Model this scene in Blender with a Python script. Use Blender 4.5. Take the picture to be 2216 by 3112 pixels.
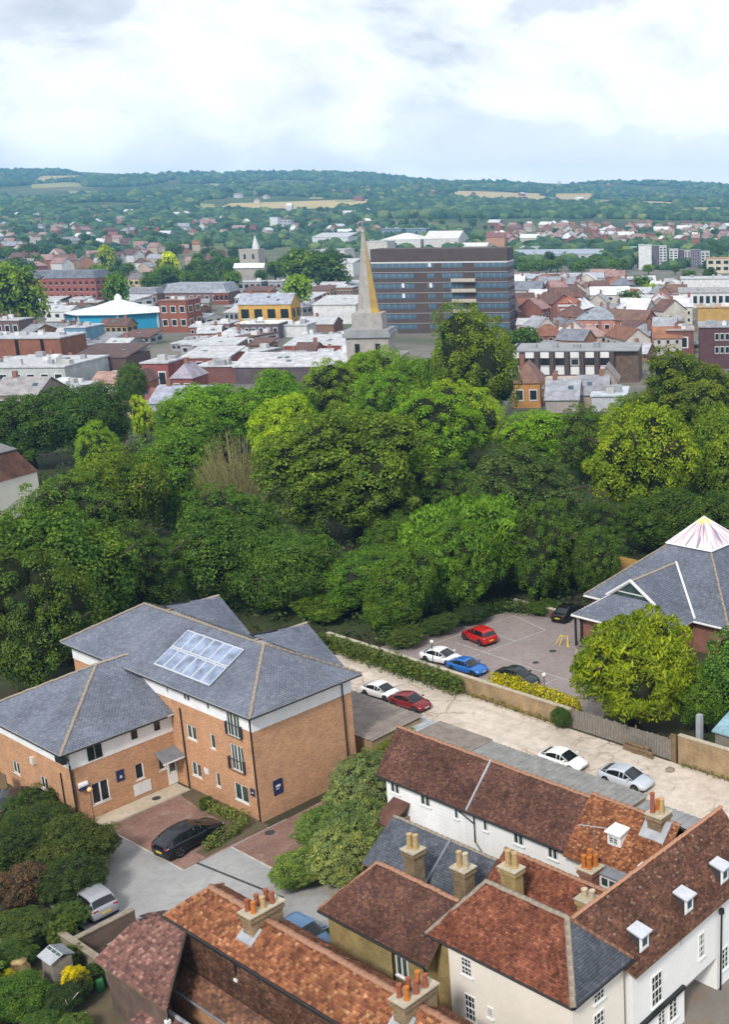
import bpy, math, random
import numpy as np
from mathutils import Vector, Matrix
R = math.radians
sc = bpy.context.scene
for o in list(bpy.data.objects):
    bpy.data.objects.remove(o)
COL = sc.collection
rnd = random.Random(7)

# ------------------------------------------------------------------ camera
F, PITCH, ROLL, U0, V0, H = 3482., R(14.6), R(-.53), 2047., 1556., 39.4   # in pixels of a 2216 x 3112 frame
cd = bpy.data.cameras.new('camera')
cam = bpy.data.objects.new('camera', cd)
COL.objects.link(cam)
cd.sensor_fit = 'VERTICAL'; cd.sensor_height = 24.0
cd.lens = F / 3112 * 24.0
cd.shift_x = (1108 - U0) / 3112
cd.clip_start = 1.0; cd.clip_end = 30000
cam.matrix_world = Matrix.Translation((0, 0, H)) @ Matrix.Rotation(R(90) - PITCH, 4, 'X') @ Matrix.Rotation(ROLL, 4, 'Z')
sc.camera = cam

# ------------------------------------------------------------------ sky, sun, exposure
SUN_DIR = Vector((-.14, -.90, .86)).normalized()      # towards the sun: behind the camera, to the left
sun_el = math.asin(SUN_DIR.z); sun_az = math.atan2(SUN_DIR.x, SUN_DIR.y)
w = bpy.data.worlds.new('World'); sc.world = w; w.use_nodes = True
nt = w.node_tree; nt.nodes.clear()
def N(t, **k):
    n = nt.nodes.new(t)
    for a, b in k.items(): setattr(n, a, b)
    return n
def mathn(op, a, b=None, clamp=False):
    m = N('ShaderNodeMath', operation=op, use_clamp=clamp)
    for i, s in enumerate((a, b)):
        if s is None: continue
        if isinstance(s, (int, float)): m.inputs[i].default_value = s
        else: nt.links.new(s, m.inputs[i])
    return m.outputs[0]
sky = N('ShaderNodeTexSky', sky_type='NISHITA', sun_disc=False, sun_elevation=sun_el, sun_rotation=sun_az, air_density=1.2, dust_density=1.5)
tc = N('ShaderNodeTexCoord')
mp = N('ShaderNodeMapping'); mp.inputs['Scale'].default_value = (1, 1, 2.0)
mp.inputs['Location'].default_value = (.37, .1, .22)
nt.links.new(tc.outputs['Generated'], mp.inputs[0])
def noise(scale, detail, rough, vec, dist=0.0):
    n = N('ShaderNodeTexNoise'); n.inputs['Scale'].default_value = scale; n.inputs['Detail'].default_value = detail
    n.inputs['Roughness'].default_value = rough; n.inputs['Distortion'].default_value = dist
    nt.links.new(vec, n.inputs['Vector']); return n.outputs['Fac']
def ramp(fac, stops):
    r = N('ShaderNodeValToRGB'); e = r.color_ramp.elements
    while len(e) < len(stops): e.new(.5)
    for el, (p, c) in zip(e, stops): el.position = p; el.color = (c, c, c, 1) if isinstance(c, (int, float)) else (*c, 1)
    nt.links.new(fac, r.inputs[0]); return r.outputs[0]
big = noise(4.6, 8.0, .55, mp.outputs[0], .25)           # cloud banks
fine = noise(9., 7.0, .55, mp.outputs[0], .15)          # billows inside them
base = ramp(big, [(.36, (.60, .62, .68)), (.47, (.68, .70, .75)), (.50, (.86, .875, .90)), (.56, (1.0, 1.0, 1.0)), (.655, (.76, .775, .82))])
shade = ramp(fine, [(.34, (.76, .78, .82)), (.5, (1, 1, 1)), (.70, (.89, .90, .93))])
mul = N('ShaderNodeMix', data_type='RGBA', blend_type='MULTIPLY'); mul.inputs[0].default_value = .9
nt.links.new(base, mul.inputs[6]); nt.links.new(shade, mul.inputs[7])
gain = N('ShaderNodeVectorMath', operation='SCALE'); gain.inputs['Scale'].default_value = 6.2
sz_ = N('ShaderNodeSeparateXYZ'); nt.links.new(tc.outputs['Generated'], sz_.inputs[0])
hor = ramp(sz_.outputs[2], [(0., 1.0), (.12, 0.0)])                       # clouds pile up and whiten towards the horizon, all round
lift = N('ShaderNodeMix', data_type='RGBA'); nt.links.new(mathn('MULTIPLY', hor, .8), lift.inputs[0]); lift.inputs[7].default_value = (1.22, 1.23, 1.25, 1)
nt.links.new(mul.outputs[2], lift.inputs[6]); nt.links.new(lift.outputs[2], gain.inputs[0])
mixs = N('ShaderNodeMix', data_type='RGBA'); mixs.inputs[0].default_value = .94
nt.links.new(sky.outputs[0], mixs.inputs[6]); nt.links.new(gain.outputs[0], mixs.inputs[7])
bg = N('ShaderNodeBackground'); bg.inputs['Strength'].default_value = .1
nt.links.new(mixs.outputs[2], bg.inputs[0])
ow = N('ShaderNodeOutputWorld'); nt.links.new(bg.outputs[0], ow.inputs[0])
w.cycles.sampling_method = 'AUTOMATIC'

sl = bpy.data.lights.new('sun', 'SUN'); sl.energy = 1.5; sl.angle = R(10); sl.color = (1, .955, .88)
so = bpy.data.objects.new('sun', sl); COL.objects.link(so)
so.rotation_euler = (-SUN_DIR).to_track_quat('-Z', 'Y').to_euler()
so.location = (-60, -60, 120)

sc.view_settings.view_transform = 'Standard'; sc.view_settings.look = 'None'
sc.view_settings.exposure = 1.15; sc.view_settings.gamma = 1.0; sc.view_settings.use_curve_mapping = False
sc.render.engine = 'CYCLES'
cy = sc.cycles
cy.max_bounces = 5; cy.diffuse_bounces = 2; cy.glossy_bounces = 2; cy.transmission_bounces = 3; cy.transparent_max_bounces = 6
cy.volume_bounces = 0; cy.caustics_reflective = False; cy.caustics_refractive = False
cy.use_denoising = True
cy.sample_clamp_indirect = 4.0

# ------------------------------------------------------------------ geometry of the place
def ray(u, v):
    a = (u - U0) / F; b = (V0 - v) / F
    c, s = math.cos(ROLL), math.sin(ROLL)
    r = a * c - b * s; up = a * s + b * c
    cp, sp = math.cos(PITCH), math.sin(PITCH)
    return (r, cp + up * sp, -sp + up * cp)
YP = [-1e5, 700, 1000, 1500, 2000, 2600, 3400, 4500, 5200, 9000]
ZP = [0, 0, 3, 15, 38, 70, 115, 185, 178, 60]
def hz(x, y):
    """ground height: flat town, then the hillside beyond it"""
    z = np.interp(y, YP, ZP)
    t = x / np.maximum(y, 300.)
    s = np.interp(t, [-.75, -.60, -.27, .05, .3], [1.25, 1.19, 1.0, .74, .68])
    w_ = np.clip((y - 1300) / 1500, 0, 1)
    und = 7 * np.sin(x / 330. + y / 700.) + 5 * np.sin(x / 170. - y / 410. + 1.3) + 3 * np.sin(x / 90. + 2.)
    return z * s + und * w_
def PT(u, v, lo=60., hi=6500.):
    """where the line of sight of a pixel meets the ground"""
    d = ray(u, v); t = lo
    while t < hi:
        x, y, z = d[0] * t, d[1] * t, H + d[2] * t
        g = float(hz(x, y))
        if z <= g:
            for _ in range(3): t -= (g - z) / max(.02, -d[2] + .04); x, y, z = d[0] * t, d[1] * t, H + d[2] * t; g = float(hz(x, y))
            return Vector((x, y, g))
        t += max(1.0, (z - g) * .6)
    return Vector((d[0] * hi, d[1] * hi, float(hz(d[0] * hi, d[1] * hi))))
TH = R(-36)                                   # the old plots all follow this bearing
CT, ST = math.cos(TH), math.sin(TH)
def AB(a, b, z=0.0):                          # plot coordinates -> world
    return Vector((a * CT - b * ST, a * ST + b * CT, z))

# ------------------------------------------------------------------ object helpers
def link(name, data, parent=None):
    o = bpy.data.objects.new(name, data); COL.objects.link(o)
    if parent is not None: o.parent = parent
    return o
def tag(o, label=None, cat=None, group=None, kind=None):
    if label: o['label'] = label
    if cat: o['category'] = cat
    if group: o['group'] = group
    if kind: o['kind'] = kind
    return o
def thing(name, label, cat, loc=(0, 0, 0), rot=0.0, group=None):
    o = link(name, None); o.location = loc; o.rotation_euler = (0, 0, rot); o.empty_display_size = .3
    return tag(o, label, cat, group)
class MB:
    """collects shapes; off is taken from every vertex (origin of the thing in plot coordinates)"""
    def __init__(s, off=(0, 0, 0)): s.v = []; s.f = []; s.m = []; s.off = off
    def add(s, vs, fs, m=0):
        k = len(s.v); s.v += [tuple(p) for p in vs]
        s.f += [tuple(i + k for i in f) for f in fs]; s.m += [m] * len(fs); return s
    def box(s, x0, x1, y0, y1, z0, z1, m=0):
        return s.add([(x0, y0, z0), (x1, y0, z0), (x1, y1, z0), (x0, y1, z0), (x0, y0, z1), (x1, y0, z1), (x1, y1, z1), (x0, y1, z1)],
                     [(0, 3, 2, 1), (4, 5, 6, 7), (0, 1, 5, 4), (1, 2, 6, 5), (2, 3, 7, 6), (3, 0, 4, 7)], m)
    def poly(s, pts, m=0): return s.add(pts, [tuple(range(len(pts)))], m)
    def slab(s, pts, t, m=0):
        """polygon given a thickness straight down"""
        n = len(pts); lo = [(p[0], p[1], p[2] - t) for p in pts]
        return s.add(list(pts) + lo, [tuple(range(n)), tuple(range(2 * n - 1, n - 1, -1))] + [(i, n + i, n + (i + 1) % n, (i + 1) % n) for i in range(n)], m)
    def prism(s, pts, z0, z1, m=0):
        n = len(pts)
        return s.add([(p[0], p[1], z0) for p in pts] + [(p[0], p[1], z1) for p in pts],
                     [tuple(range(n - 1, -1, -1)), tuple(range(n, 2 * n))] + [(i, (i + 1) % n, n + (i + 1) % n, n + i) for i in range(n)], m)
    def tube(s, pts, rads, n=7, m=0, cap=True):
        rings = []
        for i, p in enumerate(pts):
            p = Vector(p); d = (Vector(pts[min(i + 1, len(pts) - 1)]) - Vector(pts[max(i - 1, 0)]))
            d = d.normalized() if d.length > 1e-6 else Vector((0, 0, 1))
            x = d.orthogonal().normalized() if abs(d.z) < .999 else Vector((1, 0, 0)); y = d.cross(x)
            r = rads[i] if isinstance(rads, (list, tuple)) else rads
            rings.append([p + (x * math.cos(6.28318 * k / n) + y * math.sin(6.28318 * k / n)) * r for k in range(n)])
        vs = [q for g in rings for q in g]; fs = []
        for i in range(len(rings) - 1):
            for k in range(n): fs.append((i * n + k, i * n + (k + 1) % n, (i + 1) * n + (k + 1) % n, (i + 1) * n + k))
        if cap: fs += [tuple(range(n - 1, -1, -1)), tuple(range((len(rings) - 1) * n, len(rings) * n))]
        return s.add(vs, fs, m)
    def lathe(s, c, prof, n=10, m=0):
        vs = []; fs = []
        for r, z in prof: vs += [(c[0] + r * math.cos(6.28318 * k / n), c[1] + r * math.sin(6.28318 * k / n), c[2] + z) for k in range(n)]
        for i in range(len(prof) - 1):
            for k in range(n): fs.append((i * n + k, i * n + (k + 1) % n, (i + 1) * n + (k + 1) % n, (i + 1) * n + k))
        fs += [tuple(range(n - 1, -1, -1)), tuple(range((len(prof) - 1) * n, len(prof) * n))]
        return s.add(vs, fs, m)
    def mesh(s, name, mats, smooth=False):
        me = bpy.data.meshes.new(name)
        ox, oy, oz = s.off
        me.from_pydata([(x - ox, y - oy, z - oz) for x, y, z in s.v], [], s.f)
        for m in (mats if isinstance(mats, (list, tuple)) else [mats]): me.materials.append(m)
        if isinstance(mats, (list, tuple)) and len(mats) > 1: me.polygons.foreach_set('material_index', s.m)
        if smooth: me.polygons.foreach_set('use_smooth', [True] * len(s.f))
        me.update(); return me
    def build(s, name, mats, parent=None, smooth=False): return link(name, s.mesh(name, mats, smooth), parent)
def array_mesh(name, verts, quads, mat, smooth=False):
    me = bpy.data.meshes.new(name); k = quads.shape[1]
    me.vertices.add(len(verts)); me.vertices.foreach_set('co', np.ascontiguousarray(verts, dtype=np.float32).ravel())
    me.loops.add(quads.size); me.loops.foreach_set('vertex_index', np.ascontiguousarray(quads, dtype=np.int32).ravel())
    me.polygons.add(len(quads)); me.polygons.foreach_set('loop_start', np.arange(0, quads.size, k, dtype=np.int32))
    me.polygons.foreach_set('loop_total', np.full(len(quads), k, dtype=np.int32))
    if smooth: me.polygons.foreach_set('use_smooth', np.ones(len(quads), dtype=bool))
    for m in (mat if isinstance(mat, (list, tuple)) else [mat]): me.materials.append(m)
    me.update(calc_edges=True); return me

# ------------------------------------------------------------------ materials
M = {}
class NB:
    """small node-building aid"""
    def __init__(s, name):
        s.mat = bpy.data.materials.new(name); s.mat.use_nodes = True; s.t = s.mat.node_tree
        s.p = s.t.nodes['Principled BSDF']; s.out = s.t.nodes['Material Output']
        M[name] = s.mat
    def n(s, t, **k):
        x = s.t.nodes.new(t)
        for a, b in k.items(): setattr(x, a, b)
        return x
    def l(s, a, b): s.t.links.new(a, b)
    def co(s, kind='Object'): return s.n('ShaderNodeTexCoord').outputs[kind]
    def noise(s, scale, detail=3., rough=.55, vec=None, dist=0.):
        x = s.n('ShaderNodeTexNoise'); x.inputs['Scale'].default_value = scale; x.inputs['Detail'].default_value = detail
        x.inputs['Roughness'].default_value = rough; x.inputs['Distortion'].default_value = dist
        s.l(vec if vec is not None else s.co(), x.inputs['Vector']); return x.outputs['Fac']
    def ramp(s, fac, stops, interp='LINEAR'):
        r = s.n('ShaderNodeValToRGB'); r.color_ramp.interpolation = interp; e = r.color_ramp.elements
        while len(e) < len(stops): e.new(.5)
        for el, (p, c) in zip(e, stops): el.position = p; el.color = (c, c, c, 1) if isinstance(c, (int, float)) else (*c, 1)
        s.l(fac, r.inputs[0]); return r.outputs[0]
    def mix(s, f, a, b, mode='MIX'):
        x = s.n('ShaderNodeMix', data_type='RGBA', blend_type=mode)
        for i, q in ((0, f), (6, a), (7, b)):
            if isinstance(q, (int, float)): x.inputs[i].default_value = q if i == 0 else (q, q, q, 1)
            elif isinstance(q, tuple): x.inputs[i].default_value = (*q, 1)
            else: s.l(q, x.inputs[i])
        return x.outputs[2]
    def m(s, op, a, b=None, clamp=False):
        x = s.n('ShaderNodeMath', operation=op, use_clamp=clamp)
        for i, q in enumerate((a, b)):
            if q is None: continue
            if isinstance(q, (int, float)): x.inputs[i].default_value = q
            else: s.l(q, x.inputs[i])
        return x.outputs[0]
    def bump(s, h, strength=.3, dist=.02):
        b = s.n('ShaderNodeBump'); b.inputs['Strength'].default_value = strength; b.inputs['Distance'].default_value = dist
        s.l(h, b.inputs['Height']); s.l(b.outputs[0], s.p.inputs['Normal'])
    def fin(s, col, rough=.8, spec=.3, metal=0.):
        if isinstance(col, tuple): s.p.inputs['Base Color'].default_value = (*col, 1)
        else: s.l(col, s.p.inputs['Base Color'])
        if isinstance(rough, (int, float)): s.p.inputs['Roughness'].default_value = rough
        else: s.l(rough, s.p.inputs['Roughness'])
        s.p.inputs['Specular IOR Level'].default_value = spec; s.p.inputs['Metallic'].default_value = metal
        return s.mat
def plain(name, c, rough=.7, spec=.3, metal=0., var=.18, scale=1.7):
    """one colour with weathering"""
    b = NB(name)
    f = b.noise(scale, 5., .6)
    f2 = b.noise(scale * 9, 3., .6)
    k = b.ramp(f, [(.3, 1 - var), (.7, 1 + 0.0)])
    k2 = b.ramp(f2, [(.3, 1 - var * .5), (.7, 1.0)])
    return b.fin(b.mix(1., b.mix(1., c, k, 'MULTIPLY'), k2, 'MULTIPLY'), rough, spec, metal)
def brick(name, c1, c2, mortar, sx=.225, sz=.075, stain=.25):
    b = NB(name)
    tcn = b.n('ShaderNodeTexCoord')
    sp = b.n('ShaderNodeSeparateXYZ'); b.l(tcn.outputs['Object'], sp.inputs[0])
    sn = b.n('ShaderNodeSeparateXYZ'); b.l(tcn.outputs['Normal'], sn.inputs[0])
    side = b.m('GREATER_THAN', b.m('ABSOLUTE', sn.outputs[0]), .6)
    hx = b.n('ShaderNodeMix', data_type='FLOAT'); b.l(side, hx.inputs[0]); b.l(sp.outputs[0], hx.inputs[2]); b.l(sp.outputs[1], hx.inputs[3])
    cv = b.n('ShaderNodeCombineXYZ'); b.l(hx.outputs[0], cv.inputs[0]); b.l(sp.outputs[2], cv.inputs[1])
    bt = b.n('ShaderNodeTexBrick'); b.l(cv.outputs[0], bt.inputs['Vector'])
    bt.inputs['Color1'].default_value = (*c1, 1); bt.inputs['Color2'].default_value = (*c2, 1); bt.inputs['Mortar'].default_value = (*mortar, 1)
    bt.inputs['Scale'].default_value = 1.; bt.inputs['Mortar Size'].default_value = .010; bt.inputs['Brick Width'].default_value = sx; bt.inputs['Row Height'].default_value = sz
    bt.inputs['Bias'].default_value = -.1
    f = b.noise(.9, 5., .62); k = b.ramp(f, [(.28, 1 - stain), (.66, 1.05)])
    f2 = b.noise(.35, 3., .6); k2 = b.ramp(f2, [(.35, (1 - stain * .5, 1 - stain * .4, 1 - stain * .35)), (.62, 1.0)])
    b.bump(bt.outputs['Fac'], .25, -.008)
    return b.fin(b.mix(1., b.mix(1., bt.outputs['Color'], k, 'MULTIPLY'), k2, 'MULTIPLY'), .88, .2)
def tiles(name, stops, rough=.85, lichen=None, lich_amt=.62, patch=.35, pscale=.45):
    """colour picked per tile, with larger weathered patches and lichen specks"""
    b = NB(name)
    g = b.n('ShaderNodeNewGeometry')
    c = b.ramp(g.outputs['Random Per Island'], stops)
    f = b.noise(pscale, 4., .62); k = b.ramp(f, [(.32, 1 - patch), (.64, 1.12)])
    c = b.mix(1., c, k, 'MULTIPLY')
    mpn = b.n('ShaderNodeMapping'); mpn.inputs['Scale'].default_value = (2.6, 2.6, .35); b.l(b.co(), mpn.inputs[0])
    c = b.mix(1., c, b.ramp(b.noise(1., 4., .65, mpn.outputs[0]), [(.34, 1 - patch * .6), (.62, 1.06)]), 'MULTIPLY')
    if lichen:
        f3 = b.noise(2.6, 5., .72); m_ = b.ramp(f3, [(lich_amt, 0.), (lich_amt + .07, 1.)])
        c = b.mix(b.m('MULTIPLY', m_, .75), c, lichen)
    return b.fin(c, rough, .25)
def leafmat():
    b = NB('leaf')
    oi = b.n('ShaderNodeObjectInfo'); g = b.n('ShaderNodeNewGeometry')
    k = b.ramp(g.outputs['Random Per Island'], [(0., (.45, .52, .55)), (.45, (.90, .94, .9)), (.82, (1.25, 1.2, 1.0)), (1., (1.9, 1.7, 1.2))])
    f = b.noise(2.4, 3., .6); k2 = b.ramp(f, [(.33, (.60, .70, .80)), (.66, (1.30, 1.18, .90))])
    c = b.mix(1., b.mix(1., oi.outputs['Color'], k, 'MULTIPLY'), k2, 'MULTIPLY')
    d = b.n('ShaderNodeBsdfDiffuse'); tr = b.n('ShaderNodeBsdfTranslucent'); gl = b.n('ShaderNodeBsdfGlossy')
    gl.inputs['Roughness'].default_value = .45; gl.inputs['Color'].default_value = (.8, .85, .8, 1)
    b.l(c, d.inputs[0]); b.l(b.mix(1., c, (1.1, 1.15, .5), 'MULTIPLY'), tr.inputs[0])
    m1 = b.n('ShaderNodeMixShader'); m1.inputs[0].default_value = .30; b.l(d.outputs[0], m1.inputs[1]); b.l(tr.outputs[0], m1.inputs[2])
    m2 = b.n('ShaderNodeMixShader'); m2.inputs[0].default_value = .012; b.l(m1.outputs[0], m2.inputs[1]); b.l(gl.outputs[0], m2.inputs[2])
    b.l(m2.outputs[0], b.out.inputs[0]); b.t.nodes.remove(b.p)
leafmat()
def objcol(name, rough=.35, spec=.5, coat=0., metal=0.):
    b = NB(name); oi = b.n('ShaderNodeObjectInfo')
    b.fin(oi.outputs['Color'], rough, spec, metal); b.p.inputs['Coat Weight'].default_value = coat; b.p.inputs['Coat Roughness'].default_value = .06
objcol('car_paint', .30, .35, .35)
objcol('flat_paint', .75, .3)
def objwall(name):
    """rendered or brick walls of the far town: object colour with dirt"""
    b = NB(name); oi = b.n('ShaderNodeObjectInfo')
    k = b.ramp(b.noise(.5, 4., .65), [(.3, .72), (.65, 1.05)]); k2 = b.ramp(b.noise(3., 3., .6), [(.3, .86), (.7, 1.)])
    b.fin(b.mix(1., b.mix(1., oi.outputs['Color'], k, 'MULTIPLY'), k2, 'MULTIPLY'), .85, .2)
objwall('town_wall')
def objroof(name):
    b = NB(name); oi = b.n('ShaderNodeObjectInfo')
    k = b.ramp(b.noise(.6, 4., .65), [(.3, .62), (.68, 1.2)]); k2 = b.ramp(b.noise(4.5, 3., .7), [(.3, .78), (.7, 1.08)])
    b.fin(b.mix(1., b.mix(1., oi.outputs['Color'], k, 'MULTIPLY'), k2, 'MULTIPLY'), .8, .25)
objroof('town_roof')

MORT = (.36, .30, .24)
brick('brick_orange', (.63, .305, .14), (.39, .17, .085), (.50, .38, .27), stain=.16)
brick('brick_red', (.30, .10, .062), (.22, .07, .048), (.30, .24, .2))
brick('brick_ochre', (.47, .335, .115), (.36, .245, .085), (.42, .35, .22), stain=.45)
brick('brick_stack', (.34, .22, .11), (.20, .115, .065), (.36, .31, .22), stain=.5)
brick('brick_dark', (.17, .10, .075), (.12, .075, .06), (.2, .17, .14), stain=.4)
brick('brick_tan', (.46, .30, .15), (.36, .22, .11), (.42, .35, .25), stain=.4)
tiles('slate', [(0., (.128, .143, .188)), (.5, (.148, .164, .212)), (.85, (.166, .182, .23)), (1., (.195, .208, .245))], .55, (.30, .31, .28), .70, .25, .3)
tiles('slate_old', [(0., (.085, .096, .122)), (.5, (.105, .118, .148)), (.9, (.125, .138, .165)), (1., (.155, .165, .18))], .62, (.25, .26, .22), .66, .3)
tiles('tile_maroon', [(0., (.088, .044, .037)), (.4, (.128, .060, .046)), (.8, (.162, .078, .055)), (1., (.22, .11, .072))], .88, (.26, .20, .15), .70, .42, .5)
tiles('tile_orange', [(0., (.15, .056, .032)), (.35, (.25, .092, .044)), (.75, (.335, .130, .058)), (.93, (.42, .19, .088)), (1., (.5, .28, .15))], .88, (.42, .34, .25), .69, .45, .6)
tiles('tile_red', [(0., (.135, .046, .030)), (.4, (.225, .078, .046)), (.85, (.285, .10, .056)), (1., (.36, .15, .085))], .88, (.30, .24, .20), .71, .5, .8)
tiles('tile_brown', [(0., (.09, .046, .036)), (.4, (.155, .072, .050)), (.8, (.205, .092, .06)), (.97, (.26, .125, .08)), (1., (.36, .25, .18))], .88, (.40, .32, .24), .72, .4, .7)
tiles('tile_hung', [(0., (.11, .055, .038)), (.4, (.165, .083, .055)), (.8, (.22, .108, .066)), (1., (.32, .16, .085))], .88, (.25, .22, .12), .68, .4, .9)
tiles('tile_pink', [(0., (.11, .058, .052)), (.4, (.18, .088, .074)), (.8, (.25, .125, .10)), (1., (.38, .22, .18))], .88, (.42, .34, .29), .66, .35, .8)
tiles('ridge_clay', [(0., (.25, .12, .07)), (.5, (.36, .18, .11)), (1., (.46, .27, .18))], .85, (.5, .45, .36), .6, .3, 2.)
tiles('ridge_grey', [(0., (.22, .185, .15)), (.5, (.30, .25, .20)), (1., (.36, .31, .25))], .85, (.38, .28, .16), .58, .3, 2.)
plain('white_render', (.89, .89, .885), .8, .2, var=.10, scale=.6)
plain('white_board', (.89, .895, .90), .6, .3, var=.14, scale=.9)
plain('cream_render', (.88, .83, .74), .85, .2, var=.10, scale=.5)
plain('white_frame', (.80, .81, .80), .45, .4, var=.06)
plain('sill_stone', (.70, .68, .62), .8)
plain('gutter_black', (.018, .018, .02), .4, .5)
plain('lead', (.22, .235, .26), .55, .4, var=.3)
plain('lead_light', (.42, .44, .47), .55, .4, var=.3)
plain('mortar_hip', (.42, .34, .27), .9, .2, var=.35, scale=4.)
plain('stone_cap', (.56, .50, .38), .9, .2, var=.35, scale=3.)
plain('pot_red', (.36, .115, .06), .8, .25, var=.3, scale=5.)
plain('pot_orange', (.58, .20, .04), .8, .25, var=.3, scale=5.)
plain('pot_buff', (.56, .40, .19), .8, .25, var=.3, scale=5.)
plain('pot_rim', (.62, .52, .38), .85, .2, var=.3, scale=5.)
plain('soot_and_opening', (.02, .018, .016), .95, .1)
plain('tyre', (.016, .016, .017), .8, .3)
plain('alloy', (.42, .43, .45), .35, .5, .8)
plain('plate_yellow', (.75, .56, .04), .5)
plain('plate_white', (.75, .75, .72), .5)
plain('lamp_red', (.35, .02, .02), .2, .5, var=0.)
plain('lamp_clear', (.7, .72, .75), .12, .6, var=0.)
plain('sign_blue', (.022, .035, .11), .4, .4)
plain('sign_white', (.75, .76, .78), .5)
plain('timber', (.25, .17, .10), .85, .2, var=.35, scale=3.)
plain('timber_grey', (.30, .27, .23), .88, .2, var=.35, scale=3.)
plain('post_black', (.02, .022, .022), .5, .4)
plain('globe', (.86, .85, .80), .3, .4, var=.04)
plain('globe_amber', (.80, .52, .24), .3, .4, var=.04)
plain('bark', (.085, .066, .048), .95, .1, var=.4, scale=3.)
plain('core_shade', (.030, .036, .016), .95, .1, var=.5, scale=9.)  # crown cores: inner shade put into a dark colour
plain('bark_tan', (.30, .22, .10), .95, .1, var=.35, scale=3.)
plain('twig_tan', (.36, .33, .14), .95, .1, var=.35, scale=1.5)
plain('dormer_lead', (.60, .62, .66), .5, .4, var=.2)
plain('cheek_shade', (.06, .06, .065), .6)  # dormer cheeks: their shadow side is put into the colour
plain('sheet_grey', (.31, .305, .29), .85, .25, var=.4, scale=1.4)
plain('sheet_brown', (.29, .25, .22), .9, .2, var=.4, scale=1.2)
plain('felt_grey', (.30, .30, .31), .9, .2, var=.3, scale=.7)
plain('stone_wall', (.34, .29, .22), .92, .15, var=.4, scale=2.5)
plain('kerb', (.52, .48, .42), .9, .2, var=.25)
plain('line_white', (.60, .575, .53), .85, .2, var=.6, scale=4.)
plain('iron', (.05, .05, .052), .6, .4)
plain('aerial_metal', (.5, .5, .52), .4, .5, .6)
plain('panel_frame', (.62, .65, .70), .35, .5, .3, var=.05)
plain('roof_white', (.74, .75, .76), .6, .3, var=.16, scale=.25)
plain('roof_grey', (.34, .35, .37), .8, .25, var=.3, scale=.3)
plain('spire_stone', (.44, .41, .385), .9, .2, var=.3, scale=.8)
plain('spire_ochre', (.58, .39, .10), .9, .2, var=.3, scale=.6)
plain('tower_brown', (.098, .074, .075), .8, .25, var=.25, scale=.3)
plain('slab_white', (.62, .64, .67), .7, .3, var=.15)
def glass(name, c, rough=.08):
    b = NB(name); k = b.ramp(b.noise(1.2, 2., .5), [(.35, .6), (.65, 1.3)])
    b.fin(b.mix(1., c, k, 'MULTIPLY'), rough, .6)
glass('glass', (.018, .024, .028)); glass('glass_green', (.045, .075, .07)); glass('glass_blue', (.045, .085, .12), .15); glass('glass_car', (.012, .015, .018), .04)
glass('solar_cell', (.20, .25, .36), .22)
glass('tower_glass', (.07, .13, .19), .15)
def ground():
    """floor of the whole place: earth and grass near, paving in the town, meadows and copses on the hills"""
    b = NB('ground')
    pos = b.n('ShaderNodeNewGeometry').outputs['Position']
    sp = b.n('ShaderNodeSeparateXYZ'); b.l(pos, sp.inputs[0])
    near = b.mix(b.ramp(b.noise(.18, 5., .6, pos), [(.4, 0.), (.6, 1.)]), (.055, .048, .030), (.055, .075, .028))
    town = b.mix(b.ramp(b.noise(.03, 5., .65, pos), [(.38, 0.), (.62, 1.)]), (.19, .175, .16), (.10, .11, .075))
    hill = b.ramp(b.noise(.0032, 4., .6, pos), [(.30, (.035, .062, .022)), (.45, (.06, .09, .03)), (.52, (.11, .13, .045)), (.58, (.24, .20, .09)), (.66, (.09, .12, .04))], 'CONSTANT')
    hill = b.mix(.35, hill, b.ramp(b.noise(.02, 4., .6, pos), [(.3, (.03, .05, .02)), (.7, (.14, .15, .06))]))
    m1 = b.ramp(b.m('DIVIDE', sp.outputs[1], 1000.), [(.20, 0.), (.26, 1.)])
    m2 = b.ramp(b.m('DIVIDE', sp.outputs[1], 2000.), [(.42, 0.), (.66, 1.)])
    b.fin(b.mix(m2, b.mix(m1, near, town), hill), .95, .1)
ground()
def surf(name, c1, c2, c3, s1=.25, s2=2.5, rough=.92, lo=.36, hi=.64, bump=.0, crack=False):
    b = NB(name)
    c = b.mix(b.ramp(b.noise(s1, 6., .65, dist=.4), [(lo, 0.), (hi, 1.)]), c1, c2)
    c = b.mix(b.m('MULTIPLY', b.ramp(b.noise(s2, 5., .7), [(.46, 0.), (.68, 1.)]), .6), c, c3)
    if crack:
        ms_ = b.n('ShaderNodeMapping'); ms_.inputs['Scale'].default_value = (.035, .75, 1.); b.l(b.co(), ms_.inputs[0])
        c = b.mix(b.m('MULTIPLY', b.ramp(b.noise(1., 4., .6, ms_.outputs[0]), [(.48, 0.), (.62, 1.)]), .55), c, (.40, .345, .29))
        vo = b.n('ShaderNodeTexVoronoi', feature='DISTANCE_TO_EDGE'); vo.inputs['Scale'].default_value = .42; vo.inputs['Randomness'].default_value = 1.
        wv = b.n('ShaderNodeVectorMath', operation='ADD'); b.l(b.co(), wv.inputs[0]); nv = b.n('ShaderNodeTexNoise'); nv.inputs['Scale'].default_value = 1.1; b.l(b.co(), nv.inputs['Vector']); b.l(nv.outputs['Color'], wv.inputs[1]); b.l(wv.outputs[0], vo.inputs['Vector'])
        ck = b.m('MULTIPLY', b.ramp(vo.outputs['Distance'], [(0., 1.), (.05, 0.)]), b.ramp(b.noise(.12, 3., .6), [(.44, 0.), (.56, 1.)]))
        c = b.mix(b.m('MULTIPLY', ck, .75), c, (.20, .155, .10))
    if bump: b.bump(b.noise(s2 * 2, 5., .7), .5, bump)
    b.fin(c, rough, .2)
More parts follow.
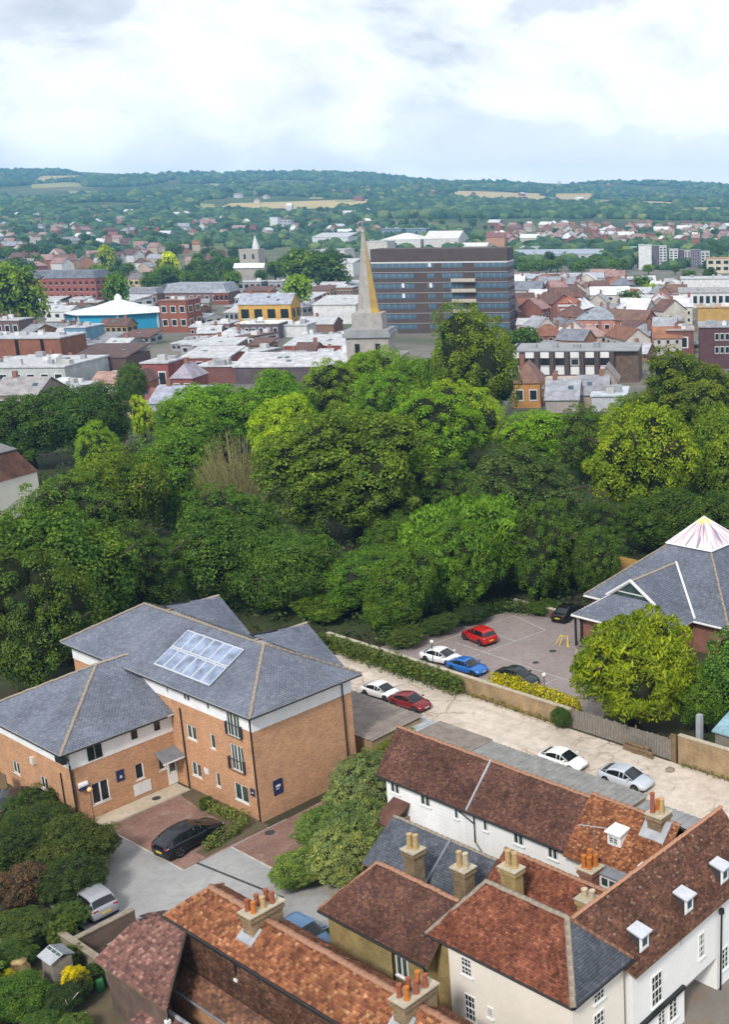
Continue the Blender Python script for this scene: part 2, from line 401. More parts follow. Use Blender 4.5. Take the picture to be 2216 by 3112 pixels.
surf('tarmac', (.285, .285, .285), (.35, .348, .342), (.235, .228, .22), .22, 1.6)
surf('concrete_path', (.44, .37, .27), (.52, .45, .35), (.33, .29, .22), .5, 3.)
surf('track', (.63, .555, .48), (.50, .425, .355), (.34, .29, .235), .16, 1.0, lo=.42, hi=.62, bump=.02, crack=True)
surf('carpark_top', (.235, .195, .185), (.28, .24, .225), (.18, .145, .135), .2, 2.)
surf('street', (.17, .155, .14), (.22, .20, .175), (.19, .12, .06), .2, 1.2)
surf('soil', (.10, .08, .05), (.15, .11, .075), (.07, .085, .03), .6, 2.2, bump=.03)
surf('court', (.32, .29, .24), (.38, .35, .30), (.20, .19, .15), .5, 2.)
surf('field_tan', (.50, .38, .175), (.42, .32, .15), (.34, .29, .12), .004, .03)
surf('field_green', (.26, .26, .085), (.34, .31, .12), (.16, .19, .06), .004, .03)
def pavers(name, c1, c2):
    b = NB(name); bt = b.n('ShaderNodeTexBrick'); b.l(b.co(), bt.inputs['Vector'])
    bt.inputs['Color1'].default_value = (*c1, 1); bt.inputs['Color2'].default_value = (*c2, 1); bt.inputs['Mortar'].default_value = (.16, .12, .095, 1)
    bt.inputs['Scale'].default_value = 1.; bt.inputs['Mortar Size'].default_value = .006; bt.inputs['Brick Width'].default_value = .2; bt.inputs['Row Height'].default_value = .1
    k = b.ramp(b.noise(.35, 6., .65), [(.3, .68), (.66, 1.15)])
    c = b.mix(1., bt.outputs['Color'], k, 'MULTIPLY')
    c = b.mix(b.m('MULTIPLY', b.ramp(b.noise(.8, 4., .6), [(.55, 0.), (.7, 1.)]), .5), c, (.33, .29, .25))
    b.fin(c, .9, .2)
pavers('pavers', (.285, .165, .13), (.215, .12, .098))
def lantern_mat():
    """painted rays running down from the tip of the lantern: yellow tip, then violet, white and pink strips"""
    b = NB('lantern_glass')
    at = b.n('ShaderNodeAttribute'); at.attribute_name = 'ray'
    s_ = b.n('ShaderNodeSeparateXYZ'); b.l(at.outputs['Vector'], s_.inputs[0])
    cvn = b.n('ShaderNodeCombineXYZ'); b.l(b.m('MULTIPLY', s_.outputs[0], 2.2), cvn.inputs[0]); b.l(b.m('MULTIPLY', s_.outputs[1], .12), cvn.inputs[1])
    st = b.ramp(b.noise(7., 1., .5, cvn.outputs[0]), [(.36, (.26, .20, .30)), (.45, (.66, .50, .50)), (.55, (.74, .72, .74)), (.66, (.50, .48, .58))])
    c = b.mix(b.ramp(s_.outputs[1], [(.70, 0.), (.86, 1.)]), st, (.82, .60, .16))
    b.fin(c, .35, .5)
lantern_mat()

# ------------------------------------------------------------------ builders shared by the houses
class House:
    """a thing standing on the plot grid; every shape is given in plot coordinates (a, b, z)"""
    def __init__(s, name, label, cat, a, b, group=None, rot=None):
        s.o = (a, b, 0.)
        s.root = thing(name, label, cat, AB(a, b), TH if rot is None else rot, group)
    def mb(s): return MB(s.o)
    def put(s, name, mb, mat, parent=None, smooth=False): return mb.build(name, mat, parent or s.root, smooth)
    def place(s, name, me, a, b, z, rz=0., parent=None, scale=None):
        o = link(name, me, parent or s.root); o.location = (a - s.o[0], b - s.o[1], z); o.rotation_euler = (0, 0, rz)
        if scale: o.scale = scale
        return o
def tile_arrays(poly, w, g, thick, jit, rs, sagging=True):
    """rows of lapped tiles over a flat polygon whose first edge is the eave (left to right seen from outside)"""
    P_ = [np.array(p, float) for p in poly]
    e = P_[1] - P_[0]; e /= np.linalg.norm(e)
    n = np.zeros(3)
    for i in range(1, len(P_) - 1): n += np.cross(P_[i] - P_[0], P_[i + 1] - P_[0])
    n /= np.linalg.norm(n)
    up = np.cross(n, e)
    q = np.array([[np.dot(p - P_[0], e), np.dot(p - P_[0], up)] for p in P_])
    ymax = q[:, 1].max(); V = []; k = len(q)
    rows = int(math.ceil(ymax / g))
    for r in range(rows):
        ym = min((r + .5) * g, ymax - 1e-3); xs = []
        for i in range(k):
            (x0, y0), (x1, y1) = q[i], q[(i + 1) % k]
            if (y0 - ym) * (y1 - ym) < 0: xs.append(x0 + (ym - y0) / (y1 - y0) * (x1 - x0))
        if len(xs) < 2: continue
        a0, a1 = min(xs), max(xs)
        x = np.arange(math.floor(a0 / w) * w + (w / 2 if r % 2 else 0) - w, a1 + w, w)
        l = np.clip(x + .004, a0, a1); rr = np.clip(x + w - .004, a0, a1); ok = rr - l > .02
        l = l[ok]; rr = rr[ok]; m = len(l)
        if not m: continue
        yb = np.full(m, r * g - .012) + rs.normal(0, jit * .35, m); yt = np.full(m, min((r + 1) * g + .02, ymax))
        h0 = thick + rs.uniform(-jit, jit, m); hl = h0 + rs.uniform(-jit, jit, m) * .6
        for (xx, yy, hh) in ((l, yb, h0), (rr, yb, hl), (rr, yt, np.full(m, thick * .35)), (l, yt, np.full(m, thick * .35)), (l, yb, np.zeros(m)), (rr, yb, np.zeros(m))):
            V.append((r, xx, yy, hh))
    verts = []; quads = []; base = 0
    for i in range(0, len(V), 6):
        m = len(V[i][1])
        pts = np.stack([np.outer(V[i + j][1], e) + np.outer(V[i + j][2], up) + np.outer(V[i + j][3], n) + P_[0] for j in range(6)], 1)   # m,6,3
        lx = V[i][1][:, None]; ly = V[i][2][:, None]; sag = .035 * np.sin(lx * .9 + ly * .6 + 1.) + .02 * np.sin(lx * 2.3 - ly * 1.1) + .012 * np.sin(lx * 5.1 + ly * 3.)
        pts = pts + ((sag + .07) * np.sin(np.pi * np.clip(ly / ymax, 0, 1)) if sagging else 0. * sag)[:, :, None] * n
        verts.append(pts.reshape(-1, 3)); ids = base + np.arange(m)[:, None] * 6
        quads.append(np.concatenate([ids + np.array([0, 1, 2, 3]), ids + np.array([4, 5, 1, 0])], 0)); base += m * 6
    return np.concatenate(verts), np.concatenate(quads)
def roof(h, polys, mat, under='timber', w=.175, g=.11, thick=.022, jit=.008, t=.10, name='roof', parent=None, seed=1):
    """roof deck plus one joined field of tiles; returns the deck part"""
    mb = h.mb()
    for p in polys: mb.slab(p, t)
    deck = h.put(name, mb, M[under], parent)
    rs = np.random.RandomState(seed); vs = []; qs = []; k = 0
    for p in polys:
        v, q = tile_arrays(p, w, g, thick, jit, rs, mat != 'slate'); vs.append(v); qs.append(q + k); k += len(v)
    v = np.concatenate(vs) - np.array(h.o)
    o = link('roof_tiles', array_mesh('roof_tiles', v, np.concatenate(qs), M[mat]), deck); o['kind'] = 'stuff'
    return deck
_rt = {}
def ridge_mesh(mat, r, l):
    key = (mat, r, l)
    if key not in _rt:
        mb = MB(); n = 6; vs = []
        for x, rr in ((0, r), (l * .94, r * .92), (l, r * 1.06)):
            vs += [(x, rr * math.cos(math.pi * k / n), rr * .85 * math.sin(math.pi * k / n) - .02) for k in range(n + 1)]
        fs = [(i * (n + 1) + k, i * (n + 1) + k + 1, (i + 1) * (n + 1) + k + 1, (i + 1) * (n + 1) + k) for i in range(2) for k in range(n)]
        fs += [tuple(range(n, -1, -1)), tuple(range(2 * (n + 1), 3 * (n + 1)))]
        mb.add(vs, fs); _rt[key] = mb.mesh('ridge_tile', M[mat], True)
    return _rt[key]
def ridge(h, p, q, deck, mat='ridge_clay', r=.13, l=.45, jit=.02, name='ridge_tile'):
    """ridge or hip tiles laid one by one from p to q"""
    p = Vector(p); q = Vector(q); d = q - p; n = max(1, round(d.length / l)); st = d / n
    rz = math.atan2(d.y, d.x); ry = -math.atan2(d.z, math.hypot(d.x, d.y))
    for i in range(n):
        c = p + st * i
        o = link(name, ridge_mesh(mat, r, l), deck)
        o.location = (c.x - h.o[0] + rnd.uniform(-jit, jit) * .5, c.y - h.o[1] + rnd.uniform(-jit, jit) * .5, c.z + rnd.uniform(0, jit))
        o.rotation_euler = (rnd.uniform(-.08, .08), ry + rnd.uniform(-.04, .04), rz + rnd.uniform(-.04, .04)); o.scale.x = d.length / n / l
def hipped(a0, a1, b0, b1, ze, zr, left='hip', right='hip', front=True):
    """polygons of a roof whose ridge runs along a; front eave at b0"""
    bm = (b0 + b1) / 2; k = (b1 - b0) / 2
    l = a0 + (k if left == 'hip' else 0); r = a1 - (k if right == 'hip' else 0)
    out = [[(a0, b0, ze), (a1, b0, ze), (r, bm, zr), (l, bm, zr)], [(a1, b1, ze), (a0, b1, ze), (l, bm, zr), (r, bm, zr)]]
    if right == 'hip': out.append([(a1, b0, ze), (a1, b1, ze), (r, bm, zr)])
    if left == 'hip': out.append([(a0, b1, ze), (a0, b0, ze), (l, bm, zr)])
    return out
_wm = {}
def window_meshes(w, h, style, frame, pane):
    """frame with its bars, glass and sill; front faces -y, x centred, z from 0"""
    key = (round(w, 2), round(h, 2), style, frame, pane)
    if key in _wm: return _wm[key]
    f = MB(); t = .07 if style != 'sash' else .055; d0, d1 = -.045, .02
    f.box(-w / 2, w / 2, d0, d1, 0, t); f.box(-w / 2, w / 2, d0, d1, h - t, h)
    f.box(-w / 2, -w / 2 + t, d0, d1, t, h - t); f.box(w / 2 - t, w / 2, d0, d1, t, h - t)
    if style in ('two', 'french'): f.box(-t * .7, t * .7, d0, d1, t, h - t)
    if style == 'french':
        for x in (-w / 4, w / 4): f.box(x - .02, x + .02, d0, d1, t, h - t)
    if style == 'sash':
        f.box(-w / 2 + t, w / 2 - t, d0 - .01, d1, h / 2 - .03, h / 2 + .03)
        for k in (1, 2): x = -w / 2 + w * k / 3; f.box(x - .016, x + .016, d0 + .012, d1, t, h - t)
        for k in (.25, .75): f.box(-w / 2 + t, w / 2 - t, d0 + .014, d1, h * k - .016, h * k + .016)
    if style == 'lattice':
        f.box(-.025, .025, d0, d1, t, h - t)
        for k in (1, 2, 3): f.box(-w / 2 + t, w / 2 - t, d0 + .014, d1, h * k / 4 - .014, h * k / 4 + .014)
    p = MB(); p.box(-w / 2 + .01, w / 2 - .01, -.012, .012, .01, h - .01)
    s_ = MB(); s_.box(-w / 2 - .06, w / 2 + .06, -.11, .02, -.07, -.002)
    _wm[key] = (f.mesh('window', M[frame]), p.mesh('pane', M[pane]), s_.mesh('sill', M['white_frame']))
    return _wm[key]
def window(h, face, c, along, z, w, ht, style='two', frame='white_frame', pane='glass', sill=True, parent=None):
    """face 'b' looks towards -b, face 'a' towards +a; c is the wall plane, along the centre on the wall"""
    fm, pm, sm = window_meshes(w, ht, style, frame, pane)
    o = h.place('window', fm, along, c, z, 0., parent) if face == 'b' else h.place('window', fm, c, along, z, math.pi / 2, parent)
    if parent is None:
        link('pane', pm, o)
        if sill: link('sill', sm, o)
    return o
_pots = {}
def pot_mesh(mat, hgt=.55, r=.13):
    if (mat, hgt, r) not in _pots:
        mb = MB(); mb.lathe((0, 0, 0), [(r * 1.1, 0), (r * 1.1, .05), (r, .08), (r * .86, hgt - .1), (r * 1.02, hgt - .08), (r * 1.02, hgt), (r * .78, hgt)], 10)
        mb.lathe((0, 0, hgt - .06), [(r * .78, .0), (r * .78, .02)], 10, 1)
        _pots[(mat, hgt, r)] = mb.mesh('chimney_pot', [M[mat], M['soot_and_opening']])
    return _pots[(mat, hgt, r)]
def chimney(h, a0, a1, b0, b1, z0, ztop, stack='brick_stack', cap='stone_cap', pots=(), pot='pot_buff', ph=.55, pr=.13, flash=None, parent=None):
    """stack with oversailing courses, cap, pots; a part of its house"""
    mb = h.mb(); mb.box(a0, a1, b0, b1, z0, ztop - .42)
    mb.box(a0 - .05, a1 + .05, b0 - .05, b1 + .05, ztop - .42, ztop - .33); mb.box(a0 - .1, a1 + .1, b0 - .1, b1 + .1, ztop - .33, ztop - .20)
    mb.box(a0 - .05, a1 + .05, b0 - .05, b1 + .05, ztop - .20, ztop - .07)
    ch = h.put('chimney', mb, M[stack], parent)
    cp = h.mb(); cp.slab([(a0 - .13, b0 - .13, ztop), (a1 + .13, b0 - .13, ztop), (a1 + .13, b1 + .13, ztop), (a0 - .13, b1 + .13, ztop)], .07)
    h.put('cap', cp, M[cap], ch)
    for i, p in enumerate(pots):
        pa, pb = p[0], p[1]; pm = p[2] if len(p) > 2 else pot; hh = p[3] if len(p) > 3 else ph
        o = h.place('chimney_pot', pot_mesh(pm, hh, pr), pa, pb, ztop, rnd.uniform(0, 6), ch); o.rotation_euler[0] = rnd.uniform(-.03, .03)
    if flash:
        fb = h.mb(); fb.slab(flash, .12); h.put('flashing', fb, M['lead_light'], ch)
    return ch
def pipe(h, pts, r=.05, mat='gutter_black', name='drainpipe', parent=None): return h.put(name, h.mb().tube(pts, r, 6), M[mat], parent)
def gutter(h, p, q, mat='gutter_black', r=.065): return h.put('gutter', h.mb().tube([p, q], r, 6), M[mat])
def sheet(name, pts, z, mat, thick=.05):
    """a flat piece of ground on the plot grid"""
    a = sum(p[0] for p in pts) / len(pts); b = sum(p[1] for p in pts) / len(pts)
    mb = MB((a, b, 0)); mb.slab([(p[0], p[1], z) for p in pts], thick)
    o = mb.build(name, M[mat]); o.location = AB(a, b); o.rotation_euler = (0, 0, TH); o['kind'] = 'structure'; return o

def skin(mb, face, c, d, x0, x1, z0, z1, holes):
    """outer leaf of a wall with real window openings; d is the depth of the reveals, holes are (x, z, w, h)"""
    f = (lambda x, dd, z: (x, c + dd, z)) if face == 'b' else (lambda x, dd, z: (c - dd, x, z))
    hs = [(x - w_ / 2, x + w_ / 2, z, z + h_) for (x, z, w_, h_) in holes]
    xs_ = sorted({x0, x1, *[q for r_ in hs for q in r_[:2]]}); zs_ = sorted({z0, z1, *[q for r_ in hs for q in r_[2:]]})
    for i in range(len(xs_) - 1):
        for j in range(len(zs_) - 1):
            xm, zm = (xs_[i] + xs_[i + 1]) / 2, (zs_[j] + zs_[j + 1]) / 2
            if any(r_[0] < xm < r_[1] and r_[2] < zm < r_[3] for r_ in hs): continue
            mb.poly([f(xs_[i], 0, zs_[j]), f(xs_[i + 1], 0, zs_[j]), f(xs_[i + 1], 0, zs_[j + 1]), f(xs_[i], 0, zs_[j + 1])])
    for (a_, b_, c_, d_) in hs:
        for (p, q) in (((a_, c_), (a_, d_)), ((a_, d_), (b_, d_)), ((b_, d_), (b_, c_)), ((b_, c_), (a_, c_))): mb.poly([f(p[0], 0, p[1]), f(p[0], d, p[1]), f(q[0], d, q[1]), f(q[0], 0, q[1])])
    for x in (x0, x1): mb.poly([f(x, 0, z0), f(x, d, z0), f(x, d, z1), f(x, 0, z1)])
    return mb

# ------------------------------------------------------------------ ground, yards, roads
ys = [-60, 0, 20, 40, 60, 80, 100, 120, 140, 170, 200, 240, 300, 380, 460, 550, 650, 750] + list(range(820, 5420, 60))
xs = sorted(set(list(range(-4300, -900, 100)) + list(range(-900, 700, 60)) + list(range(700, 1901, 100))))
gv = np.array([[x, y, float(hz(x, y))] for y in ys for x in xs]); nx = len(xs)
gq = np.array([[j * nx + i, j * nx + i + 1, (j + 1) * nx + i + 1, (j + 1) * nx + i] for j in range(len(ys) - 1) for i in range(nx - 1)])
go = link('ground', array_mesh('ground', gv, gq, M['ground'], True)); go['kind'] = 'structure'
sheet('yard', [(-72, 26.6), (-50, 26.6), (-50, 40.5), (-55.3, 41), (-62.4, 41), (-62.4, 39.6), (-72, 39.6)], .03, 'tarmac')
sheet('paving', [(-71.35, 33.3), (-62.35, 33.4), (-62.35, 39.5), (-71.35, 39.5)], .05, 'pavers')
sheet('paving', [(-62.2, 36.75), (-56.9, 36.7), (-56.9, 46.), (-62.4, 46.)], .055, 'pavers')
sheet('footpath', [(-73.1, 32.4), (-71.45, 33.0), (-71.45, 39.5), (-73.1, 39.5)], .09, 'concrete_path', .09)
sheet('track', [(-90, 57.5), (-84, 49), (-62, 49), (-62, 54), (-20, 52.5), (-20, 62.6), (-60, 62.6), (-90, 62.9)], .03, 'track')
sheet('car_park', [(-82.5, 63.2), (-55, 63.2), (-55, 76.2), (-66, 78.6), (-70, 81), (-72, 82.5), (-79.2, 79.8), (-81.5, 70)], .04, 'carpark_top')
sheet('courtyard', [(-50, 36), (-33, 36), (-33, 46), (-56.5, 46), (-56.5, 38)], .035, 'court')
sheet('street', [(-28.8, 24), (-12, 24), (-12, 52), (-28.8, 47), (-28.8, 43.2), (-33, 43.2), (-33, 40.1), (-28.8, 40.1)], .03, 'street')
sheet('garden_soil', [(-66, 14), (-28, 14), (-28, 26.4), (-66, 26.4)], .03, 'soil')
sheet('planting_bed', [(-71.3, 38.7), (-68.0, 38.3), (-64.0, 38.2), (-63.5, 35.0), (-62.5, 35.0), (-62.5, 39.7), (-71.3, 39.7)], .10, 'soil')
# painted bays: each line is a piece of its own on the car park
cpk = [((-78.7, 68.3), (-77.8, 79.4)), ((-77.8, 79.4), (-72.3, 78.05)), ((-73.0, 70.9), (-72.3, 78.05)), ((-77.2, 70.7), (-63.1, 69.9)), ((-68.15, 69.9), (-68.0, 65.3)),
       ((-73.1, 69.9), (-73.0, 65.3)), ((-63.4, 69.9), (-63.3, 65.3)), ((-58.9, 69.8), (-58.9, 65.3)), ((-63.1, 69.9), (-57, 69.7)), ((-75.6, 74.5), (-72.7, 74.2)), ((-66.5, 76.0), (-64.2, 72.6))]
cp = [o for o in bpy.data.objects if o.name.startswith('car_park')][0]
for (p, q) in cpk:
    d = Vector(q) - Vector(p); n = Vector((-d.y, d.x)).normalized() * .06
    mb = MB((cp.location.x, cp.location.y, 0))
    inv = lambda P3: (P3.x, P3.y, P3.z)
    pts = [AB(p[0] - n.x, p[1] - n.y, .048), AB(q[0] - n.x, q[1] - n.y, .048), AB(q[0] + n.x, q[1] + n.y, .048), AB(p[0] + n.x, p[1] + n.y, .048)]
    o = MB().slab([tuple(x) for x in pts], .004).build('painted_line', M['line_white'], cp); o.matrix_parent_inverse = (Matrix.Translation(cp.location) @ Matrix.Rotation(TH, 4, 'Z')).inverted()
yd = [o for o in bpy.data.objects if o.name == 'yard'][0]
def on_yard(name, mb, mat, par=yd):
    o = mb.build(name, M[mat], par); o.matrix_parent_inverse = (Matrix.Translation(par.location) @ Matrix.Rotation(TH, 4, 'Z')).inverted(); return o
def abpts(pts, z): return [tuple(AB(p[0], p[1], z)) for p in pts]
on_yard('drain_channel', MB().slab(abpts([(-62.4, 34.25), (-54.6, 35.05), (-54.6, 35.2), (-62.4, 34.4)], .04), .01), 'iron')
on_yard('kerb_line', MB().slab(abpts([(-71.35, 33.18), (-62.3, 33.28), (-62.3, 33.4), (-71.35, 33.3)], .056), .02), 'kerb')
on_yard('kerb_line', MB().slab(abpts([(-62.2, 36.62), (-57, 36.58), (-57, 36.72), (-62.2, 36.74)], .06), .02), 'kerb')
for (a, b, r) in ((-61.7, 39.2, .33), (-72.2, 37.4, .3)):
    c = AB(a, b, 0); on_yard('manhole_cover', MB().lathe((c.x, c.y, .05), [(r, 0), (r, .055 if a < -70 else .02)], 14), 'iron')
for (a, b, r) in ((-68.0, 74.3, .35), (-67.4, 71.3, .3)):
    c = AB(a, b, 0); on_yard('manhole_cover', MB().lathe((c.x, c.y, .035), [(r, 0), (r, .02)], 14), 'iron', cp)

# ------------------------------------------------------------------ the brick block with slate roofs
h = House('brick_apartment_block', 'three-storey orange brick block with grey slate hipped roofs and solar panels', 'building', -67, 40)
FRONT = [(-70.75, 4.05, 1.15, 1.05, 'two'), (-70.7, 1.2, 1.15, 1.07, 'two'), (-68.2, 4.05, .55, 1.1, 'one'), (-68.1, 1.2, .52, 1.1, 'one'), (-65.4, .9, 1.55, 1.3, 'two')]
SIDE = [(34.18, .95, 1.2, 1.55, 'two'), (37.0, 1.45, .62, 1.2, 'one'), (38.67, 1.45, .52, 1.15, 'one')]
mb = h.mb(); mb.box(-86.3, -63.3, 39.88, 47.8, 0, 6.6)
skin(mb, 'b', 39.75, .13, -86.3, -63.3, 0, 6.6, [r_[:4] for r_ in FRONT] + [(-65.4, 3.15, 1.5, 1.95)])

h.put('wall', mb, M['brick_orange'])
mb = h.mb(); mb.box(-86.33, -63.27, 39.72, 47.83, 6.6, 7.85)
h.put('white_band', mb, M['white_board'])
mb = h.mb(); mb.box(-84.2, -73.33, 32.63, 39.75, 0, 4.05); skin(mb, 'a', -73.2, .13, 32.5, 39.75, 0, 4.05, [r_[:4] for r_ in SIDE]); skin(mb, 'b', 32.5, .13, -84.2, -73.2, 0, 4.05, [(-77.5, 1.3, 1.0, .95), (-81.5, 1.3, 1.0, .95)]); h.put('wing_wall', mb, M['brick_orange'])
mb = h.mb(); mb.box(-84.23, -73.17, 32.47, 39.75, 4.05, 5.4); h.put('white_band', mb, M['white_board'])
EA, EB, ZE, ZR = (-86.85, -62.6), (39.2, 48.3), 8.0, 10.66
deck = roof(h, hipped(EA[0], EA[1], EB[0], EB[1], ZE, ZR), 'slate', 'white_frame', .24, .17, .015, .004, .12, seed=2)
bm = sum(EB) / 2; k = (EB[1] - EB[0]) / 2
for p, q in (((EA[0] + k, bm, ZR), (EA[1] - k, bm, ZR)), ((EA[1], EB[0], ZE), (EA[1] - k, bm, ZR)), ((EA[1], EB[1], ZE), (EA[1] - k, bm, ZR)), ((EA[0], EB[0], ZE), (EA[0] + k, bm, ZR)), ((EA[0], EB[1], ZE), (EA[0] + k, bm, ZR))):
    ridge(h, (p[0], p[1], p[2] + .03), (q[0], q[1], q[2] + .03), deck, 'ridge_grey', .12, .45)
for (c, zr) in ((-68.55, 10.55), (-79.6, 10.55)):              # two gabled cross roofs at the back
    wl, wr, bk = c - 4.0, c + 4.0, 48.4; vb = EB[1] - .25
    deck = roof(h, [[(wr, vb, ZE + .05), (wr, bk, ZE), (c, bk, zr), (c, bm, zr)], [(wl, bk, ZE), (wl, vb, ZE + .05), (c, bm, zr), (c, bk, zr)]], 'slate', 'white_frame', .24, .17, .015, .004, .12, seed=3)
    ridge(h, (c, bm + .2, zr + .03), (c, bk, zr + .03), deck, 'ridge_grey', .12, .45)
    mb = h.mb(); mb.add([(c - 3.8, 47.85, 7.9), (c + 3.8, 47.85, 7.9), (c, 47.85, zr - .1)], [(0, 2, 1)]); h.put('gable', mb, M['white_board'])
WA, WB, wz, wr_ = (-84.75, -72.7), 31.7, 5.55, 8.5
wc = sum(WA) / 2; pk = WB + (WA[1] - WA[0]) / 2
deck = roof(h, [[(WA[0], WB, wz), (WA[1], WB, wz), (wc, pk, wr_)], [(WA[1], WB, wz), (WA[1], 39.75, wz), (WA[1] - .02, 39.75, wz + .012), (wc, 40.3, wr_), (wc, pk, wr_)], [(WA[0], 39.75, wz), (WA[0], WB, wz), (wc, pk, wr_), (wc, 40.3, wr_)]],
            'slate', 'white_frame', .24, .17, .015, .004, .12, seed=4)
for p, q in (((WA[1], WB, wz + .03), (wc, pk, wr_ + .03)), ((WA[0], WB, wz + .03), (wc, pk, wr_ + .03)), ((wc, pk, wr_ + .03), (wc, 40.2, wr_ + .03))): ridge(h, p, q, deck, 'ridge_grey', .12, .45)
for p, q in (((EA[0], EB[0] - .03, ZE - .1), (EA[1], EB[0] - .03, ZE - .1)), ((EA[1] + .03, EB[0], ZE - .1), (EA[1] + .03, EB[1], ZE - .1)), ((WA[1] + .03, WB, wz - .1), (WA[1] + .03, 39.2, wz - .1)), ((WA[0], WB - .03, wz - .1), (WA[1], WB - .03, wz - .1))): gutter(h, p, q)
# solar array: twelve modules in two rows, lying just above the slates
sl_ = (ZR - ZE) / k
def on_slope(a, b, off=0.): return (a, b, ZE + (b - EB[0]) * sl_ + off)
sp = h.put('solar_array', h.mb().tube([on_slope(-75.0, 41.47, .05), on_slope(-68.3, 41.47, .05)], .03, 5), M['panel_frame'])
cw = 1.15
for r_ in range(2):
    for c_ in range(6):
        a0 = -75.12 + c_ * cw; b0 = 40.0 + r_ * 1.47
        f_ = h.mb(); f_.slab([on_slope(a0 + .02, b0 + .02, .16), on_slope(a0 + cw - .02, b0 + .02, .16), on_slope(a0 + cw - .02, b0 + 1.43, .16), on_slope(a0 + .02, b0 + 1.43, .16)], .06)
        fo = h.put('solar_panel', f_, M['panel_frame'], sp)
        g_ = h.mb()
        for i in range(3):
            for j in range(2): 
                x0 = a0 + .06 + i * (cw - .12) / 3; y0 = b0 + .06 + j * .66
        g_.slab([on_slope(a0 + .09, b0 + .08, .168), on_slope(a0 + cw - .09, b0 + .08, .168), on_slope(a0 + cw - .09, b0 + 1.36, .168), on_slope(a0 + .09, b0 + 1.36, .168)], .006)
        o = h.put('cell_sheet', g_, M['solar_cell'], sp)
# windows of the long front and the wing, measured off the walls
FB = 39.75
for (a, z, w_, ht, st) in FRONT:
    window(h, 'b', FB + .09, a, z, w_, ht, st, pane='glass_green')
for (a, z, ht) in ((-65.4, 3.15, 1.95), (-65.3, 5.75, 1.75)):    # french windows behind juliet rails
    o = window(h, 'b', FB - .03 if z > 5 else FB + .09, a, z, 1.5, ht, 'french', pane='glass_green', sill=False)
    rail = h.mb(); rail.box(a - .85, a + .85, FB - .22, FB - .19, z + .95, z + .99); rail.box(a - .85, a + .85, FB - .22, FB - .19, z + .06, z + .10)
    for i in range(7): x = a - .84 + i * .277; rail.box(x, x + .014, FB - .215, FB - .200, z + .1, z + .95)
    for x in (a - .85, a + .83): rail.box(x, x + .02, FB - .22, FB, z + .06, z + .99)
    h.put('balcony_rail', rail, M['iron'])
for (a, w_) in ((-70.7, .8), (-73.1, .3), (-68.15, .35)): window(h, 'b', FB - .03, a, 7.0, w_, .5, 'two' if w_ > .5 else 'one', sill=False)
WW = -73.2
for (b, z, w_, ht, st) in SIDE: window(h, 'a', WW - .09, b, z, w_, ht, st)
for (b, w_, ht) in ((33.88, .46, 1.0), (34.4, .46, 1.0), (36.95, .42, .62), (38.63, .4, .6)): window(h, 'a', WW + .03, b, 4.2 if ht > .8 else 4.55, w_, ht, 'one', 'post_black', sill=False)
window(h, 'b', 32.59, -77.5, 1.3, 1.0, .95, 'two'); window(h, 'b', 32.59, -81.5, 1.3, 1.0, .95, 'two')
# door under its canopy in the inner corner
mb = h.mb(); mb.box(WW - .02, WW + .05, 38.98, 39.68, .1, 2.1); dr = h.put('door', mb, M['white_frame'])
mb = h.mb(); mb.box(WW + .05, WW + .062, 39.12, 39.54, 1.1, 1.95); h.put('pane', mb, M['glass_green'], dr)
mb = h.mb(); mb.box(WW + .06, WW + .1, 39.05, 39.09, 1.0, 1.12); h.put('handle', mb, M['aerial_metal'], dr)
mb = h.mb(); mb.slab([(WW, 38.2, 2.95), (WW + 1.25, 38.1, 2.5), (WW + 1.25, 39.8, 2.5), (WW, 39.75, 2.95)], .09); cn = h.put('canopy', mb, M['lead'])
mb = h.mb(); mb.box(WW + 1.2, WW + 1.28, 38.08, 39.8, 2.36, 2.47); h.put('fascia', mb, M['white_frame'], cn)
pipe(h, [(-63.38, 39.66, 7.8), (-63.38, 39.66, .1)], .055); pipe(h, [(-63.2, 47.0, 7.8), (-63.2, 47.0, .1)], .055); pipe(h, [(-71.75, 39.66, 6.2), (-71.75, 39.66, .1)], .05)
pipe(h, [(-72.75, 31.9, 5.4), (-73.0, 32.3, 4.9), (-73.1, 32.38, 4.3), (-73.1, 32.4, .1)], .06); pipe(h, [(-74.7, 32.42, 3.4), (-74.7, 32.42, .1)], .04)
mb = h.mb(); mb.box(-73.6, -72.6, 31.75, 32.05, 4.85, 5.35); h.put('rainwater_head', mb, M['gutter_black'])
# signs on the walls: dark blue boards with pale marks, and a white board
def board(face, c, along, z, w_, ht, mat, marks=()):
    mb = h.mb()
    if face == 'a': mb.box(c, c + .04, along - w_ / 2, along + w_ / 2, z, z + ht)
    else: mb.box(along - w_ / 2, along + w_ / 2, c - .04, c, z, z + ht)
    o = h.put('sign', mb, M[mat])
    for (x0, x1, y0, y1) in marks:
        mk = h.mb(); x0, x1 = along + (x0 - .5) * w_, along + (x1 - .5) * w_; y0, y1 = z + y0 * ht, z + y1 * ht
        if face == 'a': mk.box(c + .04, c + .046, x0, x1, y0, y1)
        else: mk.box(x0, x1, c - .046, c - .04, y0, y1)
        h.put('sign_mark', mk, M['sign_white'], o)
board('a', WW, 35.62, 1.9, .55, .82, 'sign_blue', ((.35, .75, .28, .34), (.42, .68, .38, .5)))
board('a', -63.3, 41.2, 1.5, .72, 1.08, 'sign_blue', ((.25, .75, .50, .66), (.25, .6, .36, .42)))
board('b', FB, -64.02, 1.75, .48, .55, 'sign_blue', ((.3, .7, .4, .55),))
board('b', FB, -69.4, 1.8, .5, .42, 'sign_white'); board('a', WW, 37.05, .35, 1.25, .85, 'sign_white', ())
